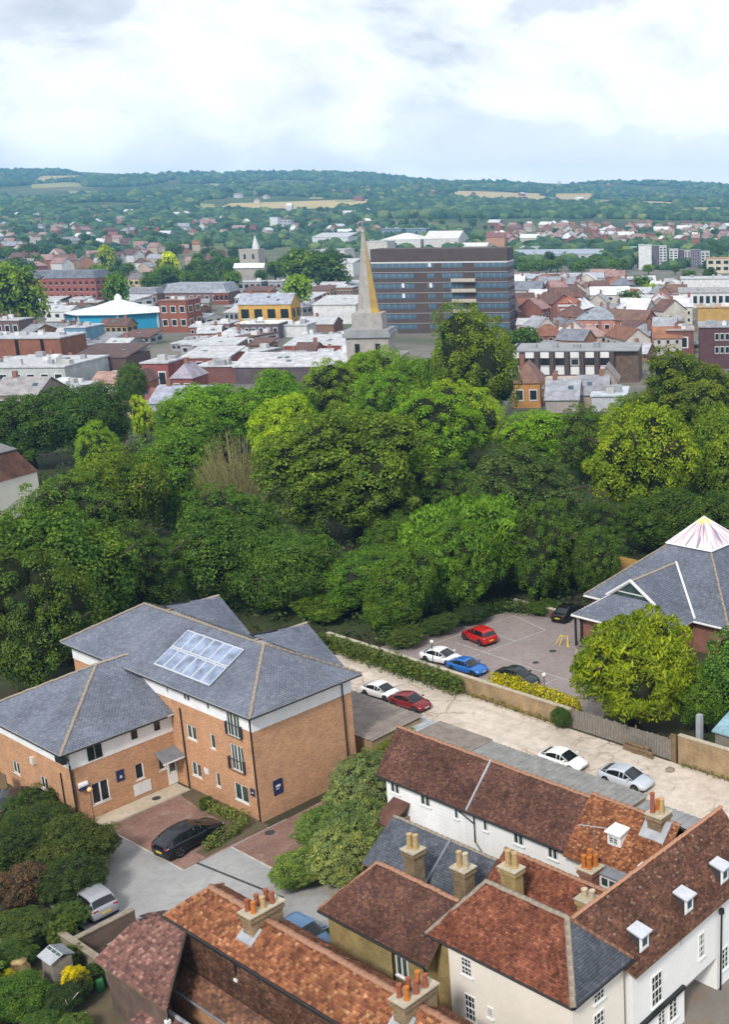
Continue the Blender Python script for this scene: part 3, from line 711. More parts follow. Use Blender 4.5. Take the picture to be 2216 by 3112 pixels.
o = h.put('sign', h.mb().tube([(WW + .04, 32.75, 2.75), (WW + .04, 33.35, 2.75)], .19, 10), M['sign_white']); o.scale = (1, 1, 1)
mb = h.mb(); mb.box(WW + .02, WW + .25, 32.75, 33.35, 2.42, 2.55); h.put('sign_mark', mb, M['sign_blue'], o)
mb = h.mb(); mb.box(-78.7, -78.3, 32.3, 32.5, 3.0, 3.5); h.put('meter_box', mb, M['sill_stone'])

# ------------------------------------------------------------------ white cottage terrace
h = House('white_cottage_terrace', 'long white weatherboarded terrace with dark maroon tiled roof beside the sandy track', 'house', -46, 43)
mb = h.mb(); mb.box(-54.1, -33.2, 42.95, 46.7, 0, 5.0); h.put('wall', mb, M['white_render'])
for z in np.arange(2.2, 4.9, .24):
    mb = h.mb(); mb.add([(-53.9, 42.95, z), (-46.9, 42.95, z), (-46.9, 42.95, z + .235), (-53.9, 42.95, z + .235), (-53.9, 42.915, z), (-46.9, 42.915, z)], [(4, 5, 2, 3), (0, 1, 5, 4)])
    h.put('weatherboard', mb, M['white_board'])
mb = h.mb(); mb.add([(-54.1, 42.95, 5.0), (-54.1, 46.7, 5.0), (-54.1, 44.85, 7.1)], [(0, 1, 2)]); h.put('gable', mb, M['white_board'])
deck = roof(h, [[(-54.6, 42.6, 4.95), (-46.4, 42.6, 4.95), (-46.4, 44.85, 7.3), (-54.9, 44.85, 7.3)], [(-46.4, 42.6, 4.95), (-38.6, 42.6, 4.95), (-38.6, 44.85, 7.3), (-46.4, 44.85, 7.3)],
                [(-38.6, 47.05, 4.95), (-54.6, 47.05, 4.95), (-54.9, 44.85, 7.3), (-38.6, 44.85, 7.3)]], 'tile_maroon', 'timber', seed=5)
ridge(h, (-54.9, 44.85, 7.33), (-38.6, 44.85, 7.33), deck, 'ridge_clay', .13, .42, .03)
mb = h.mb(); mb.slab([(-46.46, 42.55, 5.12), (-46.34, 42.55, 5.12), (-46.34, 44.8, 7.46), (-46.46, 44.8, 7.46)], .12); h.put('party_strip', mb, M['lead_light'], deck)
deck2 = roof(h, [[(-38.6, 42.35, 4.9), (-32.4, 42.35, 4.9), (-32.4, 44.95, 7.5), (-38.6, 44.95, 7.5)], [(-32.4, 47.5, 4.9), (-38.6, 47.5, 4.9), (-38.6, 44.95, 7.5), (-32.4, 44.95, 7.5)]], 'tile_orange', 'timber', seed=6)
ridge(h, (-38.6, 44.95, 7.53), (-32.4, 44.95, 7.53), deck2, 'ridge_clay', .13, .42, .03)
gutter(h, (-54.6, 42.55, 4.9), (-38.6, 42.55, 4.9)); pipe(h, [(-46.1, 42.85, 4.85), (-46.1, 42.85, 2.9), (-45.5, 42.8, 2.4), (-45.45, 42.75, 1.)], .05); pipe(h, [(-47.4, 42.85, 4.55), (-46.1, 42.82, 4.15)], .04)
for (a, w_) in ((-53.2, .84), (-50.4, .87), (-47.65, .36), (-45.2, .36), (-42.5, .8), (-39.85, .76)): window(h, 'b', 42.92, a, 3.92, w_, .72, 'two' if w_ > .5 else 'one', pane='glass_green')
# small hooded dormer, wide dormer in the valley corner
def dormer(h, face, a, b, zb, w_, ht, depth, parent, roofmat='white_frame', style='lattice'):
    """white box dormer; face as for windows; a,b centre of its front"""
    mb = h.mb()
    if face == 'b':
        mb.box(a - w_ / 2, a + w_ / 2, b, b + depth, zb, zb + ht); d = h.put('dormer', mb, M['white_board'], parent)
        r_ = h.mb(); r_.slab([(a - w_ / 2 - .1, b - .15, zb + ht + .06), (a + w_ / 2 + .1, b - .15, zb + ht + .06), (a + w_ / 2 + .06, b + depth * .8, zb + ht + .16), (a - w_ / 2 - .06, b + depth * .8, zb + ht + .16)], .09); h.put('dormer_roof', r_, M[roofmat], d)
        fm, pm, sm = window_meshes(w_ * .74, ht * .66, style, 'white_frame', 'glass_green')
        h.place('pane', pm, a, b - .012, zb + ht * .2, 0, d); h.place('window_frame', fm, a, b - .012, zb + ht * .2, 0, d)
    else:
        mb.box(a - depth, a, b - w_ / 2, b + w_ / 2, zb, zb + ht); d = h.put('dormer', mb, M['cheek_shade'], parent); fr = h.mb(); fr.box(a - .02, a + .01, b - w_ / 2 - .02, b + w_ / 2 + .02, zb, zb + ht); h.put('dormer_face', fr, M['white_board'], d)
        r_ = h.mb(); r_.slab([(a + .18, b - w_ / 2 - .1, zb + ht + .05), (a + .18, b + w_ / 2 + .1, zb + ht + .05), (a - depth * .8, b + w_ / 2 + .06, zb + ht + .22), (a - depth * .8, b - w_ / 2 - .06, zb + ht + .22)], .09); h.put('dormer_roof', r_, M[roofmat], d)
        fm, pm, sm = window_meshes(w_ * .84, ht * .72, style, 'white_frame', 'glass_blue')
        h.place('pane', pm, a + .012, b, zb + ht * .16, math.pi / 2, d); h.place('window_frame', fm, a + .012, b, zb + ht * .16, math.pi / 2, d)
    return d
dormer(h, 'b', -35.7, 43.35, 5.85, .92, .85, 1.0, h.root)
dormer(h, 'b', -35.0, 42.0, 4.1, 1.5, .95, 1.2, h.root, 'lead', 'two')
dormer(h, 'b', -33.2, 42.9, 5.1, .7, .6, .8, h.root)
chimney(h, -34.15, -33.25, 44.35, 45.25, 6.0, 8.0, 'brick_stack', 'stone_cap', [(-33.95, 44.6, 'pot_red', 1.15), (-33.45, 44.75, 'pot_buff', .9), (-33.65, 45.05, 'pot_buff', .75), (-33.9, 45.0, 'pot_orange', .6)], ph=.8, pr=.14,
        flash=[(-34.5, 44.0, 6.74), (-32.85, 44.0, 6.74), (-32.85, 44.9, 7.64), (-34.5, 44.9, 7.64)])
chimney(h, -36.55, -35.65, 41.35, 42.2, 1.0, 5.35, 'brick_red', 'stone_cap', [(-36.35, 41.55), (-36.0, 41.6), (-36.3, 41.95, 'pot_red'), (-35.9, 42.0), (-36.1, 41.8, 'pot_orange', 1.0)], 'pot_orange', .7, .15)
ar = h.put('aerial', h.mb().tube([(-35.9, 41.9, 5.3), (-35.9, 41.9, 7.9)], .02, 5).tube([(-36.7, 41.6, 7.75), (-35.1, 42.2, 7.75)], .022, 5).tube([(-36.6, 41.4, 7.75), (-36.6, 41.9, 7.75)], .014, 4).tube([(-36.3, 41.5, 7.75), (-36.3, 42.0, 7.75)], .014, 4), M['aerial_metal'])
mb = h.mb(); mb.box(-53.3, -52.0, 41.3, 42.9, 0, 2.7); pc = h.put('porch', mb, M['brick_red'])
mb = h.mb(); mb.slab([(-53.45, 41.15, 2.75), (-51.9, 41.15, 2.75), (-51.9, 42.93, 3.6), (-53.45, 42.93, 3.6)], .12); h.put('porch_roof', mb, M['tile_maroon'], pc)

# ------------------------------------------------------------------ the row in front of it: slate half and tiled half
h = House('slate_back_range', 'low slate-roofed range with buff-potted brick chimneys in front of the white terrace', 'house', -45, 38.5)
mb = h.mb(); mb.box(-49.4, -41.2, 37.6, 41.4, 0, 3.1); h.put('wall', mb, M['brick_stack'])
deck = roof(h, [[(-49.75, 37.3, 3.0), (-41.1, 37.3, 3.0), (-41.1, 39.7, 5.0), (-49.5, 39.7, 5.0)], [(-41.1, 41.9, 3.0), (-49.75, 41.9, 3.0), (-49.5, 39.7, 5.0), (-41.1, 39.7, 5.0)]], 'slate_old', 'timber', .2, .14, .012, .005, seed=7)
ridge(h, (-49.5, 39.7, 5.02), (-41.1, 39.7, 5.02), deck, 'ridge_grey', .11, .45)
mb = h.mb(); mb.slab([(-44.75, 37.3, 3.13), (-44.6, 37.3, 3.13), (-44.6, 39.65, 5.13), (-44.75, 39.65, 5.13)], .1); h.put('party_strip', mb, M['lead'], deck)
chimney(h, -44.95, -44.1, 36.45, 37.15, 0, 6.0, 'brick_stack', 'stone_cap', [(-44.72, 36.75), (-44.35, 36.85)], 'pot_buff', .85, .16)
chimney(h, -41.4, -40.5, 36.75, 37.45, 0, 6.0, 'brick_stack', 'stone_cap', [(-41.15, 37.05, 'pot_buff'), (-40.75, 37.12, 'pot_rim')], 'pot_buff', .85, .16)
h = House('tiled_back_range', 'low dark red tiled range between the slate range and the gabled cross wing', 'house', -37, 38.5)
mb = h.mb(); mb.box(-41.0, -33.6, 37.4, 42.0, 0, 3.3); h.put('wall', mb, M['brick_stack'])
deck = roof(h, [[(-41.0, 37.1, 2.85), (-33.4, 37.1, 2.85), (-33.4, 40.3, 5.45), (-41.0, 40.3, 5.45)], [(-33.4, 42.2, 3.6), (-41.0, 42.2, 3.6), (-41.0, 40.3, 5.45), (-33.4, 40.3, 5.45)]], 'tile_red', 'timber', seed=8)
ridge(h, (-41.0, 40.3, 5.48), (-33.4, 40.3, 5.48), deck, 'ridge_clay', .13, .42, .03)
chimney(h, -38.8, -37.75, 37.7, 38.3, 2.2, 6.5, 'brick_ochre', 'stone_cap', [(-38.5, 38.0), (-38.05, 38.05)], 'pot_buff', .85, .17)
chimney(h, -33.6, -32.6, 37.8, 38.45, 0, 6.5, 'brick_ochre', 'stone_cap', [(-33.35, 38.1, 'pot_rim', .45), (-32.9, 38.15, 'pot_rim', .5)], 'pot_rim', .5, .17)

# ------------------------------------------------------------------ gabled cross wing with dormers
h = House('cross_wing_house', 'white rendered house with brown tiled roof and small white dormers by the street', 'house', -31, 41)
mb = h.mb(); mb.box(-33.1, -28.75, 36.0, 40.15, 0, 5.55); mb.box(-33.1, -28.75, 40.15, 46.3, 2.0, 5.55); mb.box(-33.1, -30.2, 40.15, 46.3, 0, 2.0); mb.box(-30.2, -28.75, 43.1, 46.3, 0, 2.0); h.put('wall', mb, M['white_render'])
mb = h.mb(); mb.add([(-33.1, 46.3, 5.5), (-28.75, 46.3, 5.5), (-30.9, 46.3, 8.1)], [(0, 1, 2)]); h.put('gable', mb, M['white_render'])
deck = roof(h, [[(-28.35, 35.75, 5.4), (-28.35, 46.7, 5.4), (-30.9, 46.7, 8.3), (-30.9, 34.2, 8.3)], [(-33.4, 46.7, 5.4), (-33.4, 35.8, 5.4), (-30.9, 34.2, 8.3), (-30.9, 46.7, 8.3)]], 'tile_brown', 'timber', seed=9)
ridge(h, (-30.9, 34.3, 8.33), (-30.9, 46.7, 8.33), deck, 'ridge_clay', .12, .42, .012)
for b in (37.0, 40.65, 43.85): dormer(h, 'a', -28.78, b, 6.0, .66, .85, .9, h.root, 'dormer_lead', 'one')
for (b, z, w_, ht, st) in ((37.85, 2.5, .85, 1.7, 'sash'), (41.65, 2.85, .5, 1.4, 'sash'), (39.15, .8, .7, 1.2, 'lattice'), (38.2, .85, .6, 1.05, 'lattice'), (43.8, .9, .65, 1.3, 'lattice')): window(h, 'a', -28.75, b, z, w_, ht, st, pane='glass_green' if z > 2.7 else 'glass')
mb = h.mb(); mb.box(-28.75, -28.55, 36.4, 40.0, 2.1, 2.28); h.put('band_course', mb, M['post_black'])
pipe(h, [(-28.6, 43.3, 4.6), (-28.6, 43.2, .05)], .06); mb = h.mb(); mb.box(-28.7, -28.5, 43.2, 43.4, 4.5, 4.8); h.put('rainwater_head', mb, M['gutter_black'])
window(h, 'a', -28.75, 39.95, 4.6, .16, .45, 'one', sill=False)

# ------------------------------------------------------------------ cream corner house
h = House('cream_corner_house', 'cream rendered corner house with rust-red tiled roof and grey slate hip', 'house', -33, 33.8)
mb = h.mb(); mb.box(-37.6, -36.7, 32.0, 35.6, 0, 6.15); h.put('brick_end', mb, M['brick_ochre'])
mb = h.mb(); mb.box(-36.7, -28.95, 31.99, 35.6, 0, 6.15); h.put('wall', mb, M['cream_render'])
e0, e1, f0, f1, ze, zr = -37.85, -28.6, 31.7, 35.9, 6.25, 8.72
pl = hipped(e0, e1, f0, f1, ze, zr)
deck = roof(h, [pl[0], pl[1], pl[3]], 'tile_red', 'timber', seed=10); deck2 = roof(h, [pl[2]], 'slate_old', 'timber', .2, .14, .012, .005, seed=11, name='slate_hip')
bm2 = (f0 + f1) / 2; kk = (f1 - f0) / 2
ridge(h, (e0 + kk, bm2, zr + .03), (e1 - kk, bm2, zr + .03), deck, 'ridge_grey', .14, .42, .012)
ridge(h, (e0, f0, ze + .03), (e0 + kk, bm2, zr + .03), deck, 'ridge_grey', .14, .42, .012); ridge(h, (e1, f0, ze + .03), (e1 - kk, bm2, zr + .03), deck, 'ridge_grey', .15, .42, .012); ridge(h, (e1, f1, ze + .03), (e1 - kk, bm2, zr + .03), deck, 'ridge_clay', .12, .42)
gutter(h, (e0, f0 - .04, ze - .05), (e1, f0 - .04, ze - .05)); gutter(h, (e1 + .04, f0, ze - .05), (e1 + .04, f1, ze - .05)); pipe(h, [(-37.75, 31.8, 6.1), (-37.7, 31.3, 5.2), (-37.6, 31.25, 4.6), (-37.6, 31.25, .1)], .06)
for (a, z, w_, ht) in ((-35.48, 4.78, .68, .95), (-35.38, 2.35, .7, 1.4)): window(h, 'b', 31.99, a, z, w_, ht, 'sash')
window(h, 'b', 31.99, -34.05, 3.1, .34, .58, 'lattice')
for (b, z) in ((33.8, 5.15), (33.75, 3.3)): window(h, 'a', -28.95, b, z, .75, 1.0 if z > 5 else 1.3, 'sash')

# ------------------------------------------------------------------ ochre brick house
h = House('ochre_brick_house', 'yellow stock brick house with plum-coloured tiled roof and mossy ridge', 'house', -41, 32.5)
mb = h.mb(); mb.box(-44.75, -37.65, 31.2, 34.9, 0, 5.2); h.put('wall', mb, M['brick_ochre'])
pl = hipped(-45.1, -37.0, 30.9, 35.3, 5.2, 7.55, 'hip', 'gable')
deck = roof(h, pl, 'tile_maroon', 'timber', seed=12)
ridge(h, (-42.9, 33.1, 7.58), (-37.0, 33.1, 7.58), deck, 'ridge_clay', .13, .42, .03); ridge(h, (-45.1, 30.9, 5.23), (-42.9, 33.1, 7.58), deck, 'ridge_clay', .10, .42)
gutter(h, (-45.1, 30.86, 5.12), (-37.2, 30.86, 5.12)); window(h, 'b', 31.2, -39.15, 3.6, .85, 1.15, 'two', 'white_frame', 'glass_green'); pipe(h, [(-39.72, 31.1, 5.1), (-39.72, 31.1, .1)], .05)

# ------------------------------------------------------------------ long foreground house, tile-hung
h = House('tile_hung_long_house', 'long narrow house with orange mossy tiled roof, tile-hung wall and six-pot chimneys', 'house', -43, 27.5)
mb = h.mb(); mb.box(-51.2, -24, 26.42, 29.2, 0, 5.0); h.put('wall', mb, M['brick_red'])
pl = hipped(-51.4, -22, 26.2, 29.55, 5.0, 6.35, 'hip', 'gable')
deck = roof(h, pl, 'tile_orange', 'timber', .22, .15, .034, .014, seed=13)
ridge(h, (-49.75, 27.87, 6.40), (-24, 27.87, 6.40), deck, 'ridge_clay', .17, .40, .035); ridge(h, (-51.4, 29.55, 5.03), (-49.75, 27.87, 6.38), deck, 'ridge_clay', .12, .4); ridge(h, (-51.4, 26.2, 5.03), (-49.75, 27.87, 6.38), deck, 'ridge_clay', .10, .4)
v, q = tile_arrays([(-51.25, 26.40, 2.3), (-24, 26.40, 2.3), (-24, 26.40, 4.95), (-51.25, 26.40, 4.95)], .22, .15, .03, .012, np.random.RandomState(3))
o = link('hung_tiles', array_mesh('hung_tiles', v - np.array(h.o), q, M['tile_hung']), h.root); o['kind'] = 'stuff'
gutter(h, (-51.5, 26.14, 4.95), (-24, 26.14, 4.95)); 
mb = h.mb(); mb.box(-51.4, -24, 26.16, 26.40, 4.72, 4.9); h.put('fascia', mb, M['post_black'])
for (a, z) in ((-51.33, 3.62), (-45.55, 3.72)):
    mb = h.mb(); mb.box(a - .1, a + .1, 26.30, 26.38, z, z + .75); vt = h.put('slit_window', mb, M['soot_and_opening'])  # plain black box for the dark opening
    mb = h.mb(); mb.box(a - .12, a + .12, 26.22, 26.40, z - .12, z + .02); h.put('sill', mb, M['white_frame'], vt)
PF = [(0, .25), (.0, .62), (.0, 1.0), (.35, .30), (.38, .85), (.3, 1.3)]
def six(a0, b0, mats): return [(a0 + .22 + (i % 2) * .42, b0 + .28 + (i // 2) * .52 + (i % 2) * .05, mats[i]) for i in range(6)]
chimney(h, -45.65, -44.85, 27.0, 28.75, 4.8, 7.0, 'brick_stack', 'stone_cap', six(-45.68, 26.98, ['pot_red', 'pot_orange', 'pot_red', 'pot_buff', 'pot_red', 'pot_red']), ph=.6, pr=.13, flash=[(-45.85, 26.72, 5.66), (-44.65, 26.72, 5.66), (-44.65, 27.4, 6.18), (-45.85, 27.4, 6.18)])
chimney(h, -34.75, -33.95, 27.0, 28.75, 4.8, 7.0, 'brick_stack', 'stone_cap', six(-34.78, 26.98, ['pot_red', 'pot_orange', 'pot_red', 'pot_red', 'pot_orange', 'pot_red']), ph=.62, pr=.13, flash=[(-34.95, 26.72, 5.66), (-33.75, 26.72, 5.66), (-33.75, 27.4, 6.18), (-34.95, 27.4, 6.18)])
# lean-to along its foot
v = [(-51.0, 25.5, 1.75), (-24, 25.5, 1.75), (-24, 26.38, 2.35), (-51.0, 26.38, 2.35)]
dk = roof(h, [v], 'tile_hung', 'timber', .22, .15, .03, .012, .08, 'lean_to_roof', seed=14)
mb = h.mb(); mb.box(-50.9, -24, 25.7, 26.4, 0, 1.72); h.put('lean_to_wall', mb, M['brick_orange']); gutter(h, (-51, 25.45, 1.70), (-24, 25.45, 1.70), 'lead', .075); pipe(h, [(-51.2, 26.0, 2.3), (-51.0, 25.3, 1.6), (-51.0, 25.2, .1)], .05)
# bathroom outhouse at the very front
h = House('front_outhouse', 'small outhouse with plum tiles and pale lead ridge at the bottom edge', 'shed', -46, 24)
mb = h.mb(); mb.box(-50.1, -40, 21.5, 24.3, 0, .6); h.put('wall', mb, M['brick_dark'])
dk = roof(h, [[(-50.3, 21.2, .35), (-39.5, 21.2, .35), (-39.5, 24.5, 1.5), (-50.3, 24.5, 1.5)]], 'tile_pink', 'timber', .22, .16, .03, .012, seed=15)
o = h.put('lead_ridge', h.mb().tube([(-50.3, 24.5, 1.52), (-39.5, 24.5, 1.52)], .11, 7), M['lead_light'])
# left range with the pinkish roof
h = House('pink_tiled_range', 'single-storey brick range with mottled pink clay tiles at the end of the long house', 'house', -51, 25)
mb = h.mb(); mb.prism([(-53.3, 23.9), (-47.9, 23.9), (-51.3, 26.1), (-53.3, 26.1)], 0, 2.95); h.put('wall', mb, M['brick_dark'])
deck = roof(h, [[(-53.8, 23.55, 2.95), (-47.2, 23.55, 2.95), (-49.6, 26.36, 4.9), (-51.4, 26.36, 4.9), (-53.1, 25.5, 4.31)], [(-51.4, 27.9, 3.2), (-54.4, 27.9, 3.2), (-53.1, 25.5, 4.3), (-51.4, 26.36, 4.85)], [(-54.4, 27.9, 3.2), (-53.8, 23.55, 2.95), (-53.1, 25.5, 4.3)]], 'tile_pink', 'timber', .22, .16, .034, .014, seed=16)
pipe(h, [(-49.4, 26.2, 4.75), (-47.3, 23.6, 2.85), (-47.1, 23.5, 2.5), (-47.1, 23.5, .1)], .045); mb = h.mb(); mb.box(-47.22, -47.0, 23.38, 23.6, 2.3, 2.5); h.put('rainwater_head', mb, M['white_frame'])

# ------------------------------------------------------------------ sheds behind the terrace
def shed(label, a0, a1, b0, b1, z0, z1, mat, step=.5, wall='brick_tan', name='garage'):
    h = House(name, label, 'shed', (a0 + a1) / 2, b0)
    mb = h.mb(); mb.box(a0 + .1, a1 - .1, b0 + .1, b1 - .15, 0, min(z0, z1) - .06); h.put('wall', mb, M[wall])
    n = max(1, int(round((a1 - a0) / step)))
    for i in range(n):
        x0 = a0 + (a1 - a0) * i / n; x1 = a0 + (a1 - a0) * (i + 1) / n; rp = h.mb(); m_ = 2
        for j in range(m_):
            p0 = x0 + (x1 - x0) * j / m_; p1 = x0 + (x1 - x0) * (j + 1) / m_; pm = (p0 + p1) / 2; c = .06
            rp.slab([(p0, b0, z0), (pm, b0, z0 + c), (pm, b1, z1 + c), (p0, b1, z1)], .02); rp.slab([(pm, b0, z0 + c), (p1, b0, z0), (p1, b1, z1), (pm, b1, z1 + c)], .02)
        h.put('roof_sheet', rp, M[mat])
    return h
shed('brown ribbed-roof garage behind the bushes, left end of the garage row', -61.2, -55.6, 47.6, 54.0, 2.55, 2.55, 'sheet_brown')
shed('pale grey garage roof in the middle of the garage row', -55.5, -51.4, 47.6, 53.7, 2.5, 2.6, 'sheet_grey', .8)
shed('darker grey garage roof beside the white parked car', -51.3, -41.2, 47.6, 53.7, 2.75, 2.7, 'sheet_grey', 1.0)
shed('grey garage roof at the right end of the row below the big chimney', -41.1, -33.0, 47.7, 53.4, 2.5, 2.55, 'felt_grey', 1.0)
shed('weathered flat-roofed outbuilding behind the brick block', -72.2, -63.0, 49.0, 54.0, 2.35, 2.5, 'sheet_brown', 1.0)
h = shed('light grey felt-roofed lean-to next to the red parked car', -66.5, -61.4, 52.0, 54.6, 2.0, 1.9, 'lead_light', 1.2)

# ------------------------------------------------------------------ boundary walls, fences, small yard things
def wall_run(label, a0, a1, b, ht, mat, name='garden_wall', cat='wall', th=.28, cap='stone_cap', dip=0., along='a'):
    h = House(name, label, cat, a0 if along == 'a' else b, b if along == 'a' else a0)
    mb = h.mb(); cp_ = h.mb()
    if along == 'a':
        mb.add([(a0, b, 0), (a1, b, 0), (a1, b + th, 0), (a0, b + th, 0), (a0, b, ht), (a1, b, ht + dip), (a1, b + th, ht + dip), (a0, b + th, ht)], [(0, 3, 2, 1), (4, 5, 6, 7), (0, 1, 5, 4), (1, 2, 6, 5), (2, 3, 7, 6), (3, 0, 4, 7)])
        cp_.slab([(a0, b - .05, ht + .085), (a1, b - .05, ht + dip + .085), (a1, b + th + .05, ht + dip + .085), (a0, b + th + .05, ht + .085)], .08)
    else:
        mb.box(b, b + th, a0, a1, 0, ht); cp_.box(b - .05, b + th + .05, a0, a1, ht + .003, ht + .085)
    h.put('wall', mb, M[mat]); h.put('coping', cp_, M[cap]); return h
wall_run('ivy-topped brown brick wall between sandy track and car park', -86, -55.8, 62.75, 1.55, 'brick_tan')
wall_run('tall tan brick yard wall at right edge beyond the track', -45.3, -22, 62.7, 2.25, 'brick_tan', dip=.2)
wall_run('stone garden wall beside the silver hatchback', -62, -55.2, 24.7, 1.25, 'stone_wall', cap='stone_wall')
wall_run('low stone wall running back from the garden shed', 24.95, 28.4, -59.2, 1.2, 'brick_dark', along='b', cap='stone_wall')
wall_run('short stone wall along the left garden hedge', 22.3, 24.7, -62.2, 1.25, 'stone_wall', along='b', cap='stone_wall')
wall_run('brick wall enclosing the hall yard behind the car park', -79.3, -72.2, 80.9, 1.0, 'brick_dark')
h = House('timber_fence', 'grey board fence with a gap below the yellow-green tree', 'fence', -51, 62.8)
for i in range(38):
    a = -55.6 + i * .26
    if a > -46.2: break
    mb = h.mb(); mb.box(a, a + .22, 62.75, 62.79, .08, 1.75 + rnd.uniform(-.06, .06)); h.put('board', mb, M['timber_grey'])
for z in (.5, 1.4): mb = h.mb(); mb.box(-55.6, -46.0, 62.8, 62.86, z, z + .09); h.put('rail', mb, M['timber_grey'])
for a in (-55.7, -52.6, -49.4, -46.2): mb = h.mb(); mb.box(a, a + .12, 62.8, 62.92, 0, 1.95); h.put('post', mb, M['timber'])
mb = h.mb(); mb.box(-45.9, -45.45, 62.6, 62.72, 0, 2.3); h.put('gate_post', mb, M['timber'])
h = House('log_pile', 'heap of brown sawn timber stacked against the board fence', 'timber', -48.5, 62)
for i in range(11):
    r_ = rnd.uniform(.10, .17); a = -49.3 + (i % 4) * .42 + rnd.uniform(-.1, .1); z = .15 + (i // 4) * .27
    h.put('log', h.mb().tube([(a - .75, 62.2 + rnd.uniform(-.12, .12), z), (a + .75, 62.2 + rnd.uniform(-.12, .12), z + rnd.uniform(-.04, .1))], r_, 7), M['timber'])
h = House('paving_rubble', 'small heap of pale stones on the track near the white parked car', 'stones', -55.6, 58)
for i in range(6): 
    a, b = -55.6 + rnd.uniform(-.5, .5), 57.6 + rnd.uniform(-.25, .25); s_ = rnd.uniform(.12, .26); mb = h.mb(); mb.lathe((a, b, 0), [(s_, 0), (s_ * 1.1, s_ * .5), (s_ * .5, s_)], 6); h.put('stone', mb, M['concrete_path'])
h = House('stone_block', 'lone flat stone on the track in front of the tan yard wall', 'stone', -45.1, 61.4)
h.put('block', h.mb().lathe((-45.1, 61.4, 0), [(.32, 0), (.36, .18), (.2, .3)], 7), M['stone_wall'])
def lamp_post(label, a, b, ht, globe='globe', r=.17, grp=None):
    h = House('lamp_post', label, 'lamp post', a, b, grp)
    h.put('post', h.mb().tube([(a, b, 0), (a, b, .6), (a, b, .62), (a, b, ht)], [.06, .06, .035, .035], 8), M['post_black'] if globe == 'globe' else M['timber'])
    h.put('globe', h.mb().lathe((a, b, ht), [(.02, 0), (r * .7, r * .35), (r, r), (r * .7, r * 1.65), (.02, r * 2)], 10), M[globe], smooth=True)
lamp_post('white globe lamp post behind the white car in the car park', -73.1, 64.2, 2.9)
lamp_post('white globe lamp post rising out of the yellow hedge', -60.2, 64.6, 2.7)
lamp_post('short lamp post with amber globe at the brick block corner', -72.6, 33.2, 2.3, 'globe_amber', .19)
# garden shed with glass roof, green bin, canes, bird table
h = House('glazed_garden_shed', 'small garden shed with a pale glazed roof among the shrubs', 'shed', -57.4, 23.2)
mb = h.mb(); mb.box(-57.9, -56.7, 22.75, 23.75, 0, 2.0); h.put('wall', mb, M['timber_grey'])
mb = h.mb(); mb.slab([(-58.0, 22.6, 2.02), (-56.6, 22.6, 2.02), (-56.6, 23.3, 2.3), (-58.0, 23.3, 2.3)], .05); h.put('roof_frame', mb, M['lead_light'])
mb = h.mb(); mb.slab([(-58.0, 23.9, 2.02), (-56.6, 23.9, 2.02), (-56.6, 23.3, 2.3), (-58.0, 23.3, 2.3)], .05); h.put('roof_frame', mb, M['lead'])
for i in range(3):
    for j in range(2):
        x = -57.95 + i * .45; y = 22.66 + j * .31
        mb = h.mb(); mb.slab([(x, y, 2.03 + j * .125 + .012), (x + .4, y, 2.03 + j * .125 + .012), (x + .4, y + .27, 2.14 + j * .125 + .012), (x, y + .27, 2.14 + j * .125 + .012)], .015); h.put('roof_pane', mb, M['glass_green'])
h = House('bean_canes', 'pale bamboo canes leaning together beside the pink tiled range', 'canes', -54.2, 22.2)
for (p, q) in (((-54.8, 21.6, 0), (-53.9, 22.6, 1.6)), ((-54.2, 21.9, .2), (-52.9, 22.4, 1.0)), ((-54.6, 22.4, 0), (-54.0, 22.0, 1.5)), ((-54.9, 22.1, .3), (-53.2, 22.0, .5))): h.put('cane', h.mb().tube([p, q], .018, 5), M['sill_stone'])
h = House('green_water_butt', 'bright green water butt behind the pink tiled range', 'water butt', -55.3, 24.6)
o = h.put('barrel', h.mb().lathe((-55.3, 24.3, 0), [(.2, 0), (.23, .35), (.2, .7), (.16, .75)], 12), M['flat_paint'], smooth=True); o.color = (.05, .25, .08, 1)
h = House('terracotta_urn', 'round tan pot standing in the left garden', 'pot', -59.6, 22.3)
h.put('urn', h.mb().lathe((-59.6, 22.3, 0), [(.25, 0), (.48, .4), (.52, .75), (.33, 1.1), (.38, 1.2)], 12), M['pot_buff'], smooth=True)
h = House('timber_gate', 'brown timber side gate left of the brick block', 'gate', -80.5, 31.5)
for i in range(6): mb = h.mb(); mb.box(-81.9 + i * .2, -81.72 + i * .2, 31.4, 31.45, .05, 1.9); h.put('board', mb, M['timber'])

# ------------------------------------------------------------------ church hall with glass lantern
h = House('church_hall', 'brick hall with broad grey slate roofs and a coloured glass pyramid lantern', 'building', -62, 84)
mb = h.mb(); mb.box(-66.6, -57.4, 77.0, 84, 0, 3.2); mb.box(-69.6, -53.5, 82.0, 98, 0, 3.2); h.put('wall', mb, M['brick_red'])
c0, c1, d0, d1 = -64.0, -59.15, 87.5, 92.35; o_ = 6.1; z0, z1 = 3.2, 8.0
A0, A1, B0, B1 = c0 - o_, c1 + o_, d0 - o_, d1 + o_
deck = roof(h, [[(A0, B0, z0), (A1, B0, z0), (c1, d0, z1), (c0, d0, z1)], [(A1, B0, z0), (A1, B1, z0), (c1, d1, z1), (c1, d0, z1)], [(A1, B1, z0), (A0, B1, z0), (c0, d1, z1), (c1, d1, z1)], [(A0, B1, z0), (A0, B0, z0), (c0, d0, z1), (c0, d1, z1)]],
            'slate', 'white_frame', .3, .22, .018, .006, seed=21)
for p, q in (((A0, B0, z0), (c0, d0, z1)), ((A1, B0, z0), (c1, d0, z1)), ((A1, B1, z0), (c1, d1, z1))): ridge(h, (p[0], p[1], p[2] + .03), (q[0], q[1], q[2] + .03), deck, 'ridge_grey', .12, .6)
wa, wb, rz, rc = -67.4, -56.9, 6.7, -62.15
